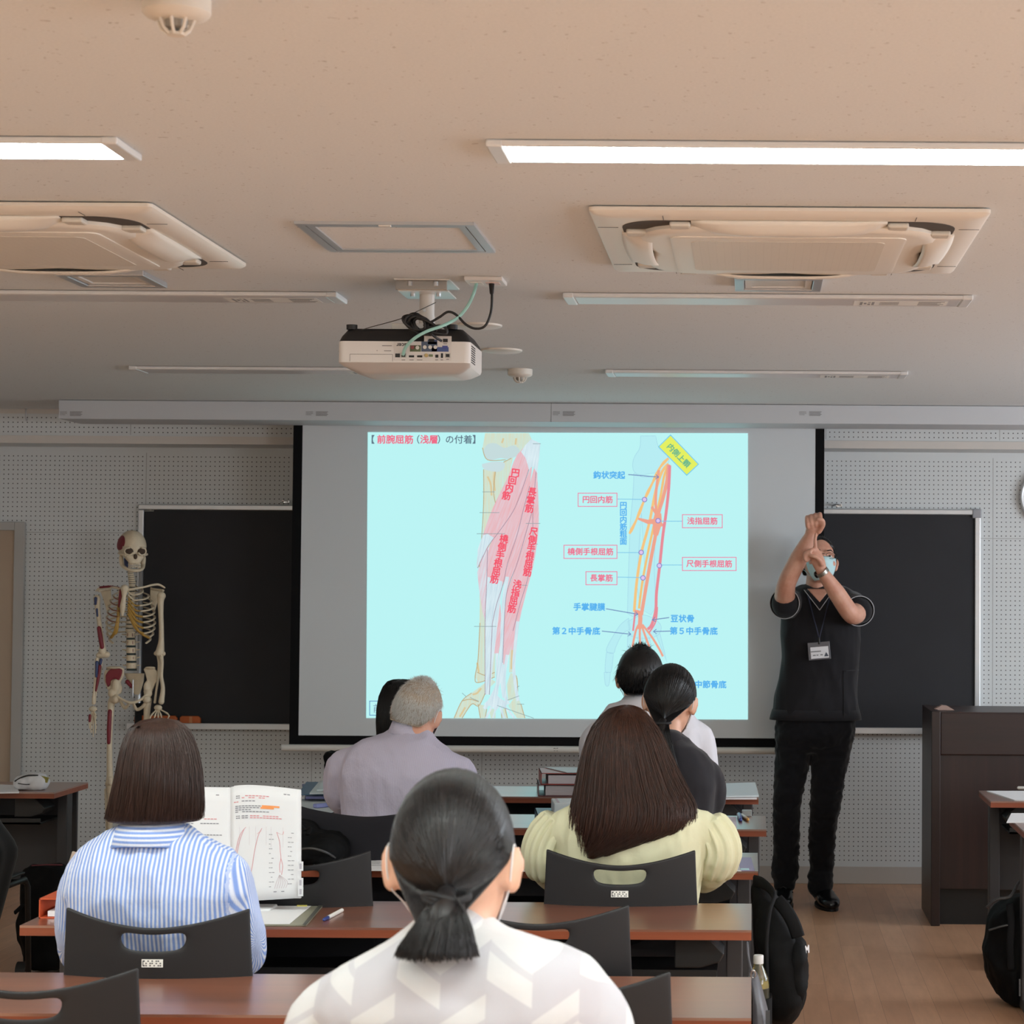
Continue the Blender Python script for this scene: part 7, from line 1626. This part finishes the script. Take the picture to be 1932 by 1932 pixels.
gb = thing('shoulder_bag', 'grey bag with metal ring hanging at the end of the nearest tables', 'bag', (P(1435, 1105, YG).x, YG, 0)); GM = mat('bag_grey_leather', '56555b', .5, bump=.3, bscale=200)
m = MB(); m.ring_loft(rings_px([(1838, 1419.5, 1423, 0, .04), (1850, 1419.5, 1430, 0, .08), (1880, 1420, 1441, 0, .11), (1910, 1420, 1449, 0, .12), (1990, 1421, 1455, 0, .12), (2060, 1422, 1450, 0, .11)], YG, 0, 3.0)[::-1]); m.build('bag_body', GM, gb, smooth='auto', bevel=.006)
MB().tube([P(1421+9*math.cos(a)*.45, 1838+9*math.sin(a)*.8, YG-.06+.01*math.sin(a)) for a in np.linspace(0, 2*PI, 24)], .0018, 8).build('metal_ring', mat('ring_steel', 'c9c9c9', .2, .9), gb, smooth=True)
MB().tube(catmull([P(1410, 1780, YG+.05), P(1412, 1805, YG), P(1417, 1828, YG-.05), P(1420, 1836, YG-.06)], 6), .007, 8, .4, (1, 0, 0)).build('strap', GM, gb, smooth=True)
MB().b2((P(1444, 1886, YG).x, YG-.125, P(1444, 1960, YG).z), (P(1452, 1886, YG).x, YG-.118, P(1444, 1888, YG).z)).build('side_tab', mat('bag_tab_grey', '3f4043', .5), gb)
rk2 = rucksack('black rucksack standing on the floor at the right edge', [(1690, 1912, 1960, 0, .05), (1702, 1890, 1985, 0, .08), (1720, 1872, 2000, 0, .11), (1750, 1862, 2010, 0, .13), (1790, 1856, 2015, 0, .14), (1830, 1860, 2016, 0, .14), (1860, 1874, 2010, 0, .13), (1883, 1892, 2000, 0, .12), (1893, 1910, 1985, 0, .10)], 8.15)
MB().tube(catmull([P(1862, 1712, 8.05), P(1880, 1697, 8.02), P(1905, 1692, 8.02), P(1918, 1672, 8.06), P(1930, 1655, 8.1)], 6), .006, 8).build('cord', mat('cord_speckled', '3a3a3c', .6, var=.8, vscale=120), rk2, smooth=True)
MB().tube(catmull([P(1905, 1705, 8.03), P(1908, 1740, 8.0), P(1906, 1780, 7.99), P(1908, 1830, 8.0)], 6), .014, 8, .4, (0, 1, 0)).build('shoulder_strap', MATS['strap_black'], rk2, smooth=True)
MB().tube(catmull([P(1866, 1755, 8.02), P(1890, 1748, 8.0), P(1904, 1745, 8.0)], 6), .004, 6).build('zip', MATS['zip_grey'], rk2, smooth=True)
MB().b2((P(1923, 1850, 8.0).x, 8.005, P(1923, 1880, 8.0).z), (P(1950, 1850, 8.0).x, 8.012, P(1923, 1848, 8.0).z)).build('mesh_patch', mat('mesh_grey', '77777b', .6, var=.5, vscale=150), rk2)
rk3 = rucksack('black rucksack on the floor behind the orange binder at the left', [(1633, 62, 118, 0, .04), (1640, 50, 128, 0, .07), (1655, 42, 140, 0, .10), (1680, 42, 148, 0, .12), (1710, 46, 150, 0, .12), (1735, 38, 150, 0, .12), (1770, 42, 150, 0, .12), (1800, 48, 150, 0, .12), (1822, 50, 148, 0, .11)], 8.70)
MB().tube(catmull([P(46, 1705, 8.6), P(36, 1715, 8.58), P(28, 1722, 8.58)], 5), .012, 8, .5).build('strap', MATS['strap_black'], rk3, smooth=True); MB().tube([P(60, 1633, 8.62), P(90, 1631.5, 8.6), P(118, 1632, 8.62)], .003, 6).build('red_edge', mat('edge_dark_red', '5c2430', .6), rk3)
MB().lathe([(.001, -.02), (.035, -.02), (.035, .02), (.001, .02)], (P(48, 1810, 8.55).x, 8.52, .036), 18, Matrix.Rotation(R(90), 3, 'Y')).build('wheel', DBLK, rk3, smooth='auto')
# black garment draped over a chair at the left edge
chl = dup(CH0, (P(-116, 1600, 7.9).x, 8.09, 0), 0, 'black chair under a dark coat at the left edge of the picture')
def coat(u, v):
    a = R(200)+R(250)*u; rr = .06+.20*min(1, v*2.4)**.7*(1-.42*max(0, v-.35)/.65); z = .66-.66*v*.80+.0
    x = P(-116, 1600, 7.9).x; return Vector((x+rr*1.15*math.cos(a)*(1+.03*math.sin(9*a)), 7.86+rr*.75*math.sin(a)-.0, .872-.05*min(1, v*4)-.60*max(0, v-.02)))
o = MB().grid(coat, 48, 20).build('coat', cloth('coat_black', '0f0f11', bump=.3), smooth=True, solid=.012); tag(o, 'dark coat draped over the chair at the left edge', 'coat')
